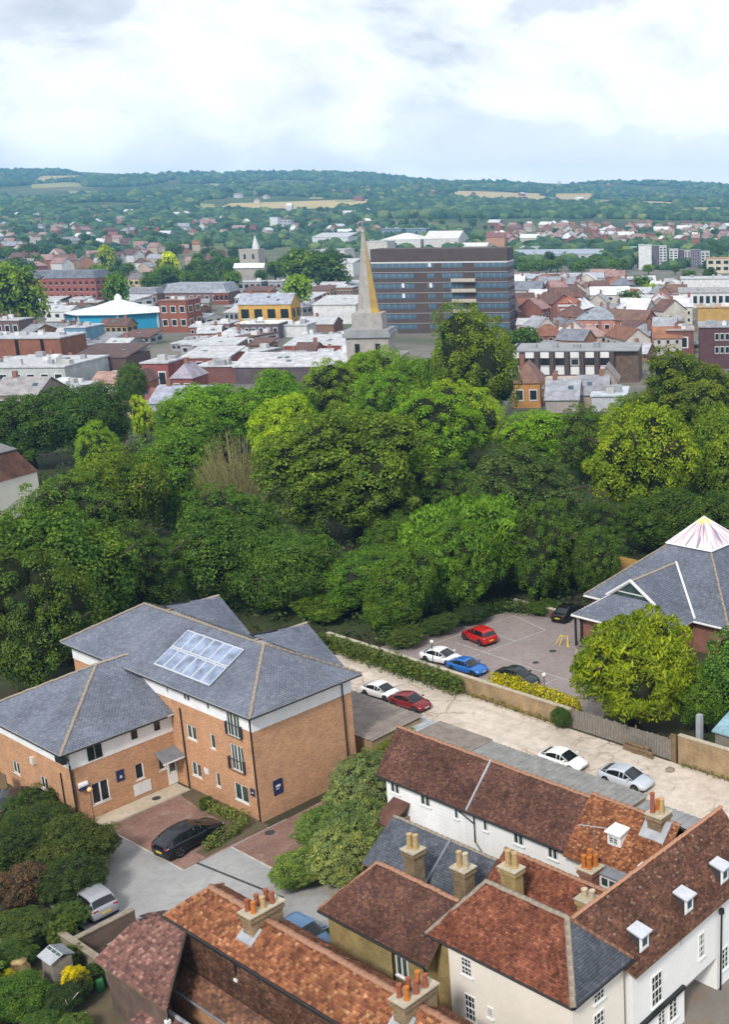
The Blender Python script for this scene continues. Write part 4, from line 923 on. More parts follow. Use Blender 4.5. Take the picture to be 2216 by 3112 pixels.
deck = roof(h, [[(wa, 76.4, z0), (wb, 76.4, z0), (-59.675, 79.0, 5.05), (-64.625, 79.0, 5.05)], [(wb, 76.4, z0), (wb, 81.8, z0), (rc, 86.0, rz), (rc, 78.75, rz), (-59.675, 78.75, 5.05)], [(wa, 81.8, z0), (wa, 76.4, z0), (-64.625, 78.75, 5.05), (rc, 78.75, rz), (rc, 86.0, rz)]], 'slate', 'white_frame', .3, .22, .018, .006, seed=22, name='wing_roof')
ridge(h, (rc, 79.0, rz + .03), (rc, 86.0, rz + .03), deck, 'ridge_grey', .12, .6)
mb = h.mb(); mb.add([(-64.5, 78.95, 5.08), (-59.8, 78.95, 5.08), (rc, 78.95, 6.6)], [(0, 1, 2)]); gb = h.put('gablet_window', mb, M['glass_green'])
for p, q in (((-65.0, 78.7, 4.98), (rc, 78.7, 6.85)), ((rc, 78.7, 6.85), (-59.3, 78.7, 4.98))): h.put('bargeboard', h.mb().tube([p, q], .14, 4), M['white_frame'], gb)
h.put('bargeboard', h.mb().tube([(-63.9, 78.9, 5.5), (-60.4, 78.9, 5.5)], .05, 4), M['white_frame'], gb)
vl = h.put('valley_flashing', h.mb().tube([(rc, 86.0, rz + .06), (wb, 81.6, z0 + .1)], .13, 6), M['white_frame'])
for (p, q) in (((wa, 76.36, 3.1), (wb, 76.36, 3.1)), ((A1 + .02, B0, 3.1), (A1 + .02, B1, 3.1)), ((A0, B0 - .04, 3.1), (wa, B0 - .04, 3.1)), ((wb, B0 - .04, 3.1), (A1, B0 - .04, 3.1))): h.put('fascia', h.mb().tube([p, q], .09, 4), M['white_frame'])
# porch: posts, dark doorway
for a in (-67.2, -66.5): mb = h.mb(); mb.box(a, a + .16, 76.55, 76.71, 0, 3.15); h.put('porch_post', mb, M['post_black'])
mb = h.mb(); mb.box(-66.63, -66.55, 77.4, 79.4, .05, 2.4); h.put('door', mb, M['glass'])
# lantern: each face of the glass pyramid is a pane, ribs between
lc = ((c0 + c1) / 2, (d0 + d1) / 2, 10.55); e_ = .28; cr = [(c0 - e_, d0 - e_, 8.05), (c1 + e_, d0 - e_, 8.05), (c1 + e_, d1 + e_, 8.05), (c0 - e_, d1 + e_, 8.05)]
mb = h.mb(); mb.box(c0, c1, d0, d1, 7.7, 8.03); lt = h.put('lantern', mb, M['lead'])
for i in range(4):
    p, q = cr[i], cr[(i + 1) % 4]
    for j in range(4):
        s0, s1 = j / 4, (j + 1) / 4
        x = [p[k_] + (q[k_] - p[k_]) * s0 for k_ in range(3)]; y = [p[k_] + (q[k_] - p[k_]) * s1 for k_ in range(3)]
        pm = h.mb(); pm.add([x, y, lc], [(0, 1, 2)]); po = h.put('lantern_pane', pm, M['lantern_glass'], lt)
        at = po.data.attributes.new('ray', 'FLOAT_VECTOR', 'POINT')
        for vi, val in enumerate(((i + s0, 0., 0.), (i + s1, 0., 0.), (i + (s0 + s1) / 2, 1., 0.))): at.data[vi].vector = val
    h.put('lantern_rib', h.mb().tube([p, lc], .06, 5), M['white_frame'], lt)
    h.put('lantern_rib', h.mb().tube([p, q], .07, 5), M['white_frame'], lt)
h = House('yellow_sandwich_board', 'yellow folding barrier standing by the hall porch', 'barrier', -68.2, 76.2)
for s_ in (0, .5): h.put('leg_frame', h.mb().tube([(-68.9 + s_, 75.7, 0), (-68.6 + s_ * .5, 76.1, .9), (-67.9, 76.3, .9), (-67.6 + s_ * .3, 75.9, 0)], .05, 5), M['plate_yellow'])
h = House('orange_roof_lodge', 'small lodge with an orange tiled roof tucked behind the hall', 'house', -73.8, 92.5)
mb = h.mb(); mb.box(-76.3, -71.2, 89.6, 95.5, 0, 2.3); h.put('wall', mb, M['brick_tan'])
o = h.put('roof', h.mb().slab([(-76.7, 89.2, 2.3), (-70.9, 89.2, 2.3), (-72.3, 92.6, 3.6), (-75.2, 92.6, 3.6)], .15).slab([(-70.9, 89.2, 2.3), (-70.9, 95.9, 2.3), (-72.3, 92.6, 3.6)], .15), M['town_roof']); o.color = (.28, .16, .035, 1)
h = House('blue_roof_shed', 'shed with pale blue roof behind the tan yard wall', 'shed', -36, 66)
mb = h.mb(); mb.box(-43.2, -28, 64.5, 69, 0, 2.6); h.put('wall', mb, M['timber_grey'])
o = h.put('roof', h.mb().slab([(-43.4, 64.3, 2.55), (-27.5, 64.3, 2.55), (-27.5, 67.2, 3.4), (-43.4, 67.2, 3.4)], .1), M['town_roof']); o.color = (.28, .45, .52, 1)
mb = h.mb(); mb.box(-44.6, -44.2, 64.0, 64.4, 0, 3.6); o = h.put('flue', mb, M['lead_light'])
h = House('slate_gable_cottage', 'brick cottage half hidden behind the dark green tree at right', 'house', -42, 72)
mb = h.mb(); mb.box(-47, -38, 74, 79, 0, 3.0); h.put('wall', mb, M['brick_red'])
o = h.put('roof', h.mb().slab([(-47.4, 73.6, 3.0), (-37.6, 73.6, 3.0), (-37.6, 76.5, 5.0), (-47.4, 76.5, 5.0)], .12), M['town_roof']); o.color = (.2, .09, .06, 1)
# house with a mansard roof at the left edge beyond the first trees
mh = thing('mansard_house', 'cream house with plum mansard roof at the left edge behind the trees', 'house', (-88.4, 143, 1.0), R(-14))
mb = MB(); mb.box(-14, 0, 0, 9, 0, 5.4); mb.build('wall', M['cream_render'], mh)
ms = MB(); ms.add([(-14, -.15, 5.4), (.15, -.15, 5.4), (-1.6, 1.5, 8.7), (-14, 1.5, 8.7), (.15, 9.1, 5.4), (-1.6, 7.5, 8.7)], [(0, 1, 2, 3), (1, 4, 5, 2)]); ms.build('mansard_slope', M['tile_maroon'], mh)
mt_ = MB(); mt_.slab([(-14, 1.3, 8.75), (-1.4, 1.3, 8.75), (-2.8, 4.5, 10.6), (-14, 4.5, 10.6)], .12); mt_.slab([(-1.4, 1.3, 8.75), (-1.4, 7.7, 8.75), (-2.8, 4.5, 10.6)], .12); mt_.build('roof', M['felt_grey'], mh)
MB().tube([(.2, -.2, 5.4), (-1.5, 1.4, 8.8)], .16, 5).build('verge', M['white_frame'], mh); MB().tube([(-14, -.2, 5.35), (.2, -.2, 5.35)], .12, 5).build('verge', M['white_frame'], mh)
fm, pm, sm = window_meshes(1.3, 1.5, 'one', 'white_frame', 'glass_green')
for x in (-2.0, -6.5): w_ = link('window', fm, mh); w_.location = (x, -.02, 2.7); link('pane', pm, w_); link('sill', sm, w_)

# ------------------------------------------------------------------ cars
_cm = {}
def car_meshes(kind):
    """loft the lower body and the cabin; nose towards +x, wheels at z 0"""
    if kind in _cm: return _cm[kind]
    L, W_, Hh = {'hatch': (3.95, 1.72, 1.46), 'suv': (4.45, 1.86, 1.52), 'coupe': (4.3, 1.80, 1.33), 'saloon': (4.35, 1.76, 1.42)}[kind]
    hl = L / 2; w = W_ / 2
    #        x/hl   half width  zbottom  zbelt
    st = {'hatch': [(-1, .80, .34, .72), (-.965, .92, .26, .92), (-.80, .99, .22, .96), (-.45, 1., .19, .95), (.1, 1., .19, .92), (.42, .99, .2, .90), (.70, .97, .22, .80), (.90, .90, .24, .68), (1., .72, .32, .55)],
          'suv': [(-1, .80, .36, .78), (-.965, .93, .30, .98), (-.80, 1., .26, 1.02), (-.45, 1., .23, 1.01), (.1, 1., .23, .98), (.38, .99, .24, .97), (.68, .98, .26, .90), (.90, .91, .28, .76), (1., .74, .36, .60)],
          'coupe': [(-1, .80, .34, .72), (-.965, .92, .26, .88), (-.80, .99, .2, .92), (-.45, 1.01, .18, .90), (.1, .99, .18, .86), (.38, .99, .19, .84), (.68, .98, .21, .76), (.90, .90, .22, .63), (1., .70, .30, .50)],
          'saloon': [(-1, .82, .34, .78), (-.965, .93, .26, .90), (-.72, .99, .22, .93), (-.45, 1., .19, .92), (.1, 1., .19, .89), (.42, .99, .2, .87), (.70, .97, .22, .78), (.90, .90, .24, .67), (1., .72, .32, .55)]}[kind]
    vs = []; fs = []; sec = None
    for (x, k, zb, zt) in st:
        y = w * k; m_ = (zb + zt) / 2
        half = [(0, zb), (y * .86, zb), (y * .97, zb + .10), (y, m_), (y * .985, zt - .10), (y * .90, zt - .015), (y * .55, zt + .018), (0, zt + .025)]
        ring = [(x * hl, yy, zz) for yy, zz in half] + [(x * hl, -yy, zz) for yy, zz in half[-2:0:-1]]
        n = len(ring); vs += ring
    for i in range(len(st) - 1):
        for q in range(n): fs.append((i * n + q, (i + 1) * n + q, (i + 1) * n + (q + 1) % n, i * n + (q + 1) % n))
    fs += [tuple(range(n)), tuple(range((len(st) - 1) * n + n - 1, (len(st) - 1) * n - 1, -1))]
    body = MB(); body.add(vs, fs)
    #  cabin stations: x, base z, roof z, base half width, roof half width
    cb = {'hatch': [(-.93, .93, .95), (-.80, .95, 1.30), (-.62, .95, 1.43), (-.1, .93, 1.46), (.14, .92, 1.40), (.50, .90, .915)],
          'suv': [(-.95, .98, 1.0), (-.74, 1.0, 1.34), (-.50, 1.0, 1.49), (-.05, .98, 1.52), (.17, .97, 1.44), (.50, .96, .975)],
          'coupe': [(-.86, .91, .925), (-.60, .90, 1.14), (-.32, .89, 1.29), (-.05, .87, 1.33), (.12, .86, 1.27), (.50, .83, .845)],
          'saloon': [(-.74, .925, .94), (-.50, .92, 1.30), (-.32, .92, 1.40), (-.02, .90, 1.42), (.16, .89, 1.36), (.50, .87, .885)]}[kind]
    pts = []
    for i, (x, zb, zr) in enumerate(cb):
        g = 0 if i in (0, len(cb) - 1) else 1
        wb = w * (.90 if g else .82); wr = w * (.72 if g else .78)
        pts.append(((x * hl, wb, zb - .03), (x * hl, wr, zr - .05 * g), (x * hl, wr * .7, zr + .005), (x * hl, 0, zr + .02)))
    parts = {'rear_window': MB(), 'windscreen': MB(), 'roof': MB(), 'side_window_l': MB(), 'side_window_r': MB()}
    for i in range(len(pts) - 1):
        a_, b_ = pts[i], pts[i + 1]; top = 'rear_window' if i == 0 else ('windscreen' if i == len(pts) - 2 else 'roof')
        for sgn in (1, -1):
            f = lambda p: (p[0], p[1] * sgn, p[2])
            for q in (1, 2): parts[top].add([f(a_[q]), f(a_[q + 1]), f(b_[q + 1]), f(b_[q])], [(0, 1, 2, 3) if sgn < 0 else (3, 2, 1, 0)])
            parts['side_window_' + ('l' if sgn > 0 else 'r')].add([f(a_[0]), f(a_[1]), f(b_[1]), f(b_[0])], [(0, 1, 2, 3) if sgn < 0 else (3, 2, 1, 0)])
    pil = MB()
    for sgn in (1, -1):
        for i in (1, 3, 4):
            p = pts[i]; pil.tube([(p[0][0], p[0][1] * sgn * 1.004, p[0][2]), (p[1][0], p[1][1] * sgn * 1.01, p[1][2])], .035, 4)
        pil.tube([(q[1][0], q[1][1] * sgn, q[1][2]) for q in pts], .03, 4)
    wheel = MB(); r = .33 if kind != 'suv' else .37
    wheel.add(*(lambda n: ([(rr * math.cos(6.28318 * k / n), yy, rr * math.sin(6.28318 * k / n)) for (rr, yy) in ((r * .62, -.1), (r * .95, -.11), (r, -.06), (r, .06), (r * .95, .11), (r * .62, .1)) for k in range(n)],
                          [(i * n + k, (i + 1) * n + k, (i + 1) * n + (k + 1) % n, i * n + (k + 1) % n) for i in range(5) for k in range(n)]))(18))
    rim = MB()
    for sgn in (1, -1):
        rim.add([(0, .075 * sgn, 0)] + [((.62 * r if k % 2 else .60 * r) * math.cos(6.28318 * k / 20), (.095 if k % 4 < 2 else .06) * sgn, .62 * r * math.sin(6.28318 * k / 20)) for k in range(20)], [(0, 1 + k, 1 + (k + 1) % 20) if sgn < 0 else (0, 1 + (k + 1) % 20, 1 + k) for k in range(20)])
    ms = {'L': L, 'w': w, 'r': r, 'body': body.mesh('body', M['car_paint'], True), 'wheel': wheel.mesh('wheel', M['tyre'], True), 'rim': rim.mesh('rim', M['alloy']), 'pillars': pil.mesh('pillars', M['car_paint'], True)}
    for k_, m_ in parts.items(): ms[k_] = m_.mesh(k_.rsplit('_', 1)[0] if k_[-2] == '_' else k_, M['car_paint'] if k_ == 'roof' else M['glass_car'], True)
    def bx(*a): return MB().box(*a)
    zt = st[1][3] - .13; zf = st[-2][3] - .10
    ms['lights'] = [('tail_light', bx(-hl * .992, -hl * .93, s * w * .68 - .14, s * w * .68 + .14, zt - .05, zt + .07).mesh('tail_light', M['lamp_red'])) for s in (1, -1)] + \
                   [('headlight', bx(hl * .86, hl * .925, s * w * .66 - .17, s * w * .66 + .15, zf - .05, zf + .06).mesh('headlight', M['lamp_clear'])) for s in (1, -1)]
    ms['plate_r'] = bx(-hl * 1.004, -hl * .99, -.27, .27, .50, .62).mesh('number_plate', M['plate_yellow']); ms['plate_f'] = bx(hl * .99, hl * 1.004, -.27, .27, .38, .49).mesh('number_plate', M['plate_white'])
    ms['mirror'] = [bx(hl * .34, hl * .40, s * w * .93, s * (w + .14), .92, 1.04) if s > 0 else bx(hl * .34, hl * .40, -(w + .14), -w * .93, .92, 1.04) for s in (1, -1)]; ms['mirror'] = [m_.mesh('wing_mirror', M['car_paint']) for m_ in ms['mirror']]
    ms['skirt'] = bx(-hl * .93, hl * .9, -w * .88, w * .88, .09, .36).mesh('underbody', M['tyre'])  # underbody, hung low to deepen the shadow under the car
    ms['arch'] = []
    for x in (-.60, .62):
        for s in (1, -1):
            ar = MB(); n = 16; rr = r * 1.16
            ar.add([(x * hl, s * (w * 1.004), r)] + [(x * hl + rr * math.cos(math.pi * k / n), s * (w * 1.004), r + rr * math.sin(math.pi * k / n)) for k in range(n + 1)] + [(x * hl - rr, s * w * 1.004, .2), (x * hl + rr, s * w * 1.004, .2)],
                   [(0, 1 + k, 2 + k) if s < 0 else (0, 2 + k, 1 + k) for k in range(n)] + [((0, n + 1, n + 2, n + 3) if s < 0 else (0, n + 3, n + 2, n + 1)), ((0, n + 3, 1) if s < 0 else (0, 1, n + 3))])
            ms['arch'].append(ar.mesh('wheel_arch', M['tyre']))
    _cm[kind] = ms; return ms
def car(kind, label, a, b, deg, col, group='cars parked in yards and car park', s=1.0):
    ms = car_meshes(kind); c = (*col, 1)
    t = thing('parked_car', label, 'car', AB(a, b, .05), TH + R(deg), group); t.scale = (s, s, s)
    def p(name, me, par=t):
        o = link(name, me, par); o.color = c; return o
    p('body', ms['body']); p('underbody', ms['skirt']); p('roof', ms['roof']); p('pillars', ms['pillars'])
    for me in ms['arch']: p('wheel_arch', me)
    for k_ in ('rear_window', 'windscreen'): p(k_, ms[k_])
    p('side_window', ms['side_window_l']); p('side_window', ms['side_window_r'])
    for x in (-.60, .62):
        for sgn in (1, -1):
            wo = p('wheel', ms['wheel']); wo.location = (x * ms['L'] / 2, sgn * (ms['w'] - .085), ms['r']); p('rim', ms['rim'], wo)
    for nm, me in ms['lights']: p(nm, me)
    p('number_plate', ms['plate_r']); p('number_plate', ms['plate_f'])
    for me in ms['mirror']: p('wing_mirror', me)
    return t
car('suv', 'glossy black sports utility car on the red paving by the brick block', -64.75, 35.35, 95, (.006, .007, .010))
car('hatch', 'bright red hatchback at the far side of the car park', -75.6, 72.3, 172, (.42, .008, .008))
car('coupe', 'white car next to the blue one in the car park', -74.6, 66.6, 8, (.78, .79, .80), s=.95)
car('coupe', 'bright blue coupe in the car park', -71.0, 66.3, 5, (.015, .12, .42), s=.9)
car('saloon', 'dark green-black car behind the yellow hedge', -65.6, 67.0, 4, (.010, .018, .016), s=.95)
car('saloon', 'black car in the shade beside the hall porch', -72.9, 82.2, 100, (.008, .008, .009))
car('coupe', 'dark red car on the track beside the brick block', -69.4, 58.2, 4, (.17, .006, .010), s=.88)
car('coupe', 'white car half hidden behind the dark red car on the track', -73.1, 58.3, 4, (.80, .80, .80), s=.88)
car('coupe', 'white coupe parked against the grey garages', -52.1, 57.6, 4, (.80, .81, .81), s=.88)
car('coupe', 'silver coupe parked on the track nearest the big chimney', -46.5, 58.0, 4, (.46, .50, .56), s=.95)
car('hatch', 'silver hatchback under the shrub at lower left', -63.05, 27.85, 180, (.30, .31, .335), s=1.0)
car('hatch', 'dark car overgrown by shrubs left of the brick block', -79.2, 31.0, 150, (.012, .014, .016))
car('hatch', 'blue car squeezed beside the ochre house, half hidden by a roof ridge', -49.7, 33.0, 2, (.09, .19, .33), s=.95)

# ------------------------------------------------------------------ trees and shrubs
def leaf_cloud(rs, centers, radii, per, size, flat=.5, droop=0., up=.55, core=None, vary=None, asp=(1.0, .62)):
    """leaf-sized quads spread over the outer skin of many small clumps"""
    C_ = np.repeat(np.array(centers), per, 0); Rr = np.repeat(np.array(radii), per)
    n = len(C_)
    d = rs.normal(size=(n, 3)); d[:, 2] += up
    if core is not None:
        out = C_ - np.array(core); out /= (np.linalg.norm(out, axis=1, keepdims=True) + 1e-6); d += out * .7
    d /= np.linalg.norm(d, axis=1, keepdims=True)
    p = C_ + d * (Rr * (.62 + .42 * rs.rand(n) ** .6))[:, None] * np.array([1, 1, flat + .35])
    nn = d + rs.normal(size=(n, 3)) * .42; nn[:, 2] += .32; nn /= np.linalg.norm(nn, axis=1, keepdims=True)
    t = np.cross(nn, rs.normal(size=(n, 3))); t /= np.linalg.norm(t, axis=1, keepdims=True)
    if droop: t[:, 2] -= droop; t /= np.linalg.norm(t, axis=1, keepdims=True)
    b = np.cross(nn, t)
    s = (size * (.65 + .7 * rs.rand(n)) * (np.repeat(np.array(vary), per) if vary is not None else 1.))[:, None]
    l, w_ = asp
    v = np.stack([p - t * s * l * .5, p + b * s * w_ * .5 - nn * s * .08, p + t * s * l * .5, p - b * s * w_ * .5 - nn * s * .08], 1).reshape(-1, 3)
    return v, np.arange(n * 4).reshape(-1, 4)
def crown_mesh(name, seed, lobes=9, clumps=150, per=150, cr=.20, size=.05, droop=0., flat=.6, spread=.47, lr=(.28, .52), asp=(1.0, .62)):
    """crown of several heads, each built of leaf clumps, in a unit box: centre at origin, radius about 1"""
    rs = np.random.RandomState(seed); L = [(np.array([0, 0, -.04]), .62)]
    for i in range(lobes):
        zf = .93 - 1.62 * (i + .5) / lobes; an = 2.39996 * i + rs.uniform(-.5, .5); rf = math.sqrt(1 - zf * zf)
        L.append((np.array([rf * math.cos(an), rf * math.sin(an), zf]) * spread * rs.uniform(.72, 1.3), rs.uniform(*lr)))
    area = sum(r * r for _, r in L); cs = []; rr = []; sz = []
    for (c, r) in L:
        m_ = max(6, int(clumps * 2.3 * r * r / area)); ph = rs.uniform(0, 6.28)
        for i in range(m_):
            zf = 1 - 2 * (i + .5) / m_; an = 2.39996 * i + ph; rf = math.sqrt(1 - zf * zf); d = np.array([rf * math.cos(an), rf * math.sin(an), zf]) + rs.normal(size=3) * .12
            k = cr * rs.uniform(.6, 1.3) * (r / .45) ** .5; p = c + d * (r - k * .45) * rs.uniform(.9, 1.1)
            if any(np.linalg.norm(p - c2) < r2 * .74 for c2, r2 in L if r2 != r or c2 is not c): continue
            cs.append(p); rr.append(k); sz.append(rs.uniform(.75, 1.25))
    v, q = leaf_cloud(rs, cs, rr, per, size, flat, droop, core=(0, 0, -.35), vary=sz, asp=asp)
    hv = []; hq = []                                                      # solid core inside each head, coloured dark for the crown's inner shade
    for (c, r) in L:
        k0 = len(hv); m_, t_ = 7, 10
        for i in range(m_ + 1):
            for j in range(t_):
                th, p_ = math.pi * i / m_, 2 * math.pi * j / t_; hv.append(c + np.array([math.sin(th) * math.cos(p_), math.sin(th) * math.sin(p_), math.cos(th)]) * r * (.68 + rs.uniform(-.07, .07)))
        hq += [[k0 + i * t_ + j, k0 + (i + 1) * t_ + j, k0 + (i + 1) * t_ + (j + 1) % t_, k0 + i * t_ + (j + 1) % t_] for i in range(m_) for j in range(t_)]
    me = array_mesh(name, np.concatenate([v, np.array(hv)]), np.concatenate([q, np.array(hq) + len(v)]), [M['leaf'], M['core_shade']])
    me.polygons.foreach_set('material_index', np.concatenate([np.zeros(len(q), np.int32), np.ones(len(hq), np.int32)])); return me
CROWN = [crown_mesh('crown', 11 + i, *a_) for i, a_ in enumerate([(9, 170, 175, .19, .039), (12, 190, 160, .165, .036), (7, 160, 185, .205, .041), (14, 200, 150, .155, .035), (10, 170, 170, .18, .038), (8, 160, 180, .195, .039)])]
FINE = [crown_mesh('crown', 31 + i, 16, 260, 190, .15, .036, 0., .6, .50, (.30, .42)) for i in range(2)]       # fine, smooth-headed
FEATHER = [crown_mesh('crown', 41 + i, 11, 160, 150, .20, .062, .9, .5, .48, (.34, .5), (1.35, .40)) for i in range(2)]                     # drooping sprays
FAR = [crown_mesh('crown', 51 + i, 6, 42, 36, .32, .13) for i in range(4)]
GAIN = (3.15, 2.85, 1.05)
def trunk_mesh(seed, limbs=6):
    rs = random.Random(seed); mb = MB()
    mb.tube([(0, 0, 0), (.02, 0, .25), (0, .02, .55), (.01, 0, .8)], [.055, .042, .032, .015], 8)
    for i in range(limbs):
        a = 6.283 * i / limbs + rs.uniform(-.3, .3); z = rs.uniform(.30, .55); r = rs.uniform(.28, .55)
        mb.tube([(0, 0, z), (r * .45 * math.cos(a), r * .45 * math.sin(a), z + .14), (r * math.cos(a), r * math.sin(a), z + rs.uniform(.22, .36))], [.026, .017, .007], 6)
    return mb.mesh('trunk', M['bark'], True)
TRUNK = [trunk_mesh(i) for i in range(3)]
GROUPS = {}
def tree(label, x, y, z, ht, rx, ry, col, kind=CROWN, name='broadleaf_tree', cat='tree', group=None, base=.03, rz=None, tilt=0., trunk=True):
    """trunk with limbs inside a leafy crown; ht full height, rx/ry half widths"""
    t = thing(name, label, cat, (x, y, z), rnd.uniform(0, 6.28) if rz is None else rz, group)
    me = kind if isinstance(kind, bpy.types.Mesh) else rnd.choice(kind)
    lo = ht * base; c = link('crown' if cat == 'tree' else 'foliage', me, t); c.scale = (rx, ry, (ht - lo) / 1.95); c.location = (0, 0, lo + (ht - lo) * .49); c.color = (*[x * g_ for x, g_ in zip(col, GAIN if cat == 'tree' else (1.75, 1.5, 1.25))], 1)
    if trunk:
        k = link('trunk' if cat == 'tree' else 'stem', rnd.choice(TRUNK), t); k.scale = (min(ht, rx * 2.0), min(ht, rx * 2.0), ht * .92)
    return t
def at_y(u, v, y):
    d = ray(u, v); t = y / d[1]; return Vector((d[0] * t, y, H + d[2] * t))
def tree_px(label, u, v_top, width, y, col, kind=CROWN, k=1.0, **kw):
    """a tree at distance y whose top and width were read off the photograph"""
    p = at_y(u, v_top, y); r = width / 2 / F * y * 1.03
    return tree(label, p.x, p.y, 0., p.z, r, r * k, col, kind, **kw)
DK, MD, GR, YG, OL, BG, LM = (.024, .048, .020), (.038, .080, .022), (.055, .118, .020), (.135, .185, .018), (.043, .074, .024), (.028, .050, .034), (.10, .165, .016)
BELT = 'trees of the wooded belt'
for row in [
    # left edge and first row behind the brick block
    ('dark green broad tree at the left edge behind the brick wing', 120, 1500, 560, 98, (.032, .064, .022), CROWN), ('deep green tree just left of the brick roof ridge', 400, 1590, 330, 106, DK, CROWN),
    ('dense dark tree directly behind the long slate roof', 640, 1530, 400, 113, (.028, .058, .022), CROWN), ('dark green tree behind the rear roof hips', 870, 1600, 330, 112, (.03, .062, .024), CROWN),
    ('round mid-green tree just right of the slate roofs', 1090, 1660, 350, 112, (.036, .078, .024), CROWN), ('tree with drooping feathery sprays left of the car park', 1385, 1490, 430, 114, (.042, .092, .02), FEATHER),
    ('small green tree filling the corner of the car park', 1250, 1730, 240, 110, (.036, .074, .022), CROWN), ('shaded tree at the head of the car park', 1590, 1590, 360, 119, DK, CROWN),
    ('dark tree beside the hall lantern, nearest the orange roof', 1750, 1600, 330, 123, (.022, .042, .022), CROWN), ('dark tree immediately behind the glass lantern', 2010, 1480, 330, 132, (.026, .05, .02), CROWN), ('dark tree at the right edge above the lantern', 2200, 1460, 300, 130, (.024, .046, .02), CROWN),
    # middle of the belt
    ('great olive-green dome tree in the middle of the belt', 1060, 1215, 570, 138, OL, FINE), ('grey-green evergreen with knobbly clumps right of centre', 1590, 1355, 460, 126, BG, CROWN), ('bright yellow-green tree above the hall', 1955, 1195, 380, 142, (.078, .118, .016), CROWN),
    ('yellowish tree cut by the right edge', 2190, 1215, 300, 148, (.056, .092, .018), CROWN), ('mid-green tree left of the bare brown tree', 500, 1290, 330, 140, (.042, .088, .022), CROWN), ('olive tree in front of the dark left copse', 330, 1350, 300, 132, (.05, .08, .02), CROWN),
    ('green tree between the mansard house and the brick roof', 190, 1440, 330, 122, (.035, .07, .024), CROWN), ('low dark tree under the bare brown tree', 700, 1470, 330, 126, (.030, .064, .022), CROWN), ('dark green tree in the gap right of the great dome', 1350, 1400, 260, 140, (.03, .06, .02), CROWN),
    ('dark tree left of the mansard house', 20, 1560, 260, 116, (.03, .06, .02), CROWN), ('shadowed tree under the yellow-green one', 1800, 1520, 260, 130, DK, CROWN),
    # back of the belt
    ('dark tall tree at left, tallest of the left copse', 250, 1150, 290, 186, (.022, .048, .024), CROWN), ('dark tree at the far left of the copse', 60, 1165, 300, 184, (.026, .054, .022), CROWN), ('small bright round tree in front of the left copse', 290, 1280, 150, 168, (.07, .13, .02), CROWN),
    ('fresh green tree left of the spire, in front of the shop roofs', 640, 1135, 340, 190, GR, CROWN), ('lime-coloured tree left of the great dome', 850, 1180, 270, 178, (.11, .175, .016), CROWN), ('mid-green tree in front of the white shop roof strip', 840, 1110, 260, 204, (.05, .11, .02), CROWN),
    ('tree right below the spire tower', 1110, 1035, 230, 222, (.062, .115, .018), CROWN), ('small clump-headed tree left of the spire tower', 1000, 1085, 210, 214, (.07, .12, .02), CROWN), ('tallest tree of the belt, in front of the dark tower block', 1435, 915, 300, 214, (.052, .084, .016), CROWN),
    ('green tree between spire tower and tallest tree', 1270, 1060, 220, 212, (.055, .105, .02), CROWN), ('yellow-topped tree under the tallest tree', 1400, 1150, 270, 180, (.09, .15, .015), CROWN), ('vivid green tree right of the great dome', 1300, 1180, 300, 172, (.062, .125, .016), CROWN), 
    ('vivid green low tree below the grey roofs', 1640, 1235, 300, 178, (.07, .14, .014), CROWN), ('dark tree between the vivid green and yellow-green trees', 1800, 1230, 240, 168, (.035, .065, .022), CROWN), ('large smooth olive tree at the right edge below the brick offices', 2110, 1060, 400, 186, (.045, .068, .022), FINE),
    ('green tree behind the large olive tree', 1930, 1180, 220, 190, (.05, .085, .02), CROWN), ('green tree in front of the red brick shops', 560, 1200, 260, 176, (.05, .10, .02), CROWN), ('lime sapling beside the pale house among shops', 425, 1200, 80, 204, (.16, .24, .02), CROWN), ('mid-green tree at the back of the belt, centre', 1160, 1110, 240, 200, (.055, .115, .018), CROWN),
    ('small dark tree by the red brick gables', 385, 1090, 110, 236, (.03, .058, .03), CROWN), ('dark shrubby tree right of the tower block foot', 1580, 985, 130, 330, (.03, .065, .025), FAR)]:
    tree_px(*row, group=BELT)
# the leafless brown tree
bt = thing('bare_tree', 'leafless brown twiggy tree left of the great olive dome', 'tree', (at_y(720, 1560, 138).x, 138, 0))
p = at_y(725, 1290, 138); mb = MB(); tw = MB(); rs_ = random.Random(5)
mb.tube([(0, 0, 0), (0, 0, 3.5)], [.3, .22], 8)
for i in range(170):
    a = rs_.uniform(0, 6.283); r = 5.0 * math.sqrt(rs_.random()); zt = p.z - 5.5 * (r / 5.0) ** 2 + rs_.uniform(-4.0, .0)
    s = (0, 0, rs_.uniform(2, 4)); m_ = (r * .6 * math.cos(a), r * .6 * math.sin(a), s[2] + (zt - s[2]) * .55)
    e = (r * math.cos(a), r * math.sin(a), zt); (mb if i < 26 else tw).tube([s, m_, e], [.07, .045, .02], 4, cap=False)
    for j in range(7):
        q = (m_[0] + (e[0] - m_[0]) * rs_.random(), m_[1] + (e[1] - m_[1]) * rs_.random(), m_[2] + (e[2] - m_[2]) * rs_.random())
        tw.tube([q, (q[0] + rs_.uniform(-.6, .6), q[1] + rs_.uniform(-.6, .6), q[2] + rs_.uniform(.3, 1.1))], [.03, .012], 3, cap=False)
mb.build('trunk', M['bark_tan'], bt); tw.build('crown', M['twig_tan'], bt)
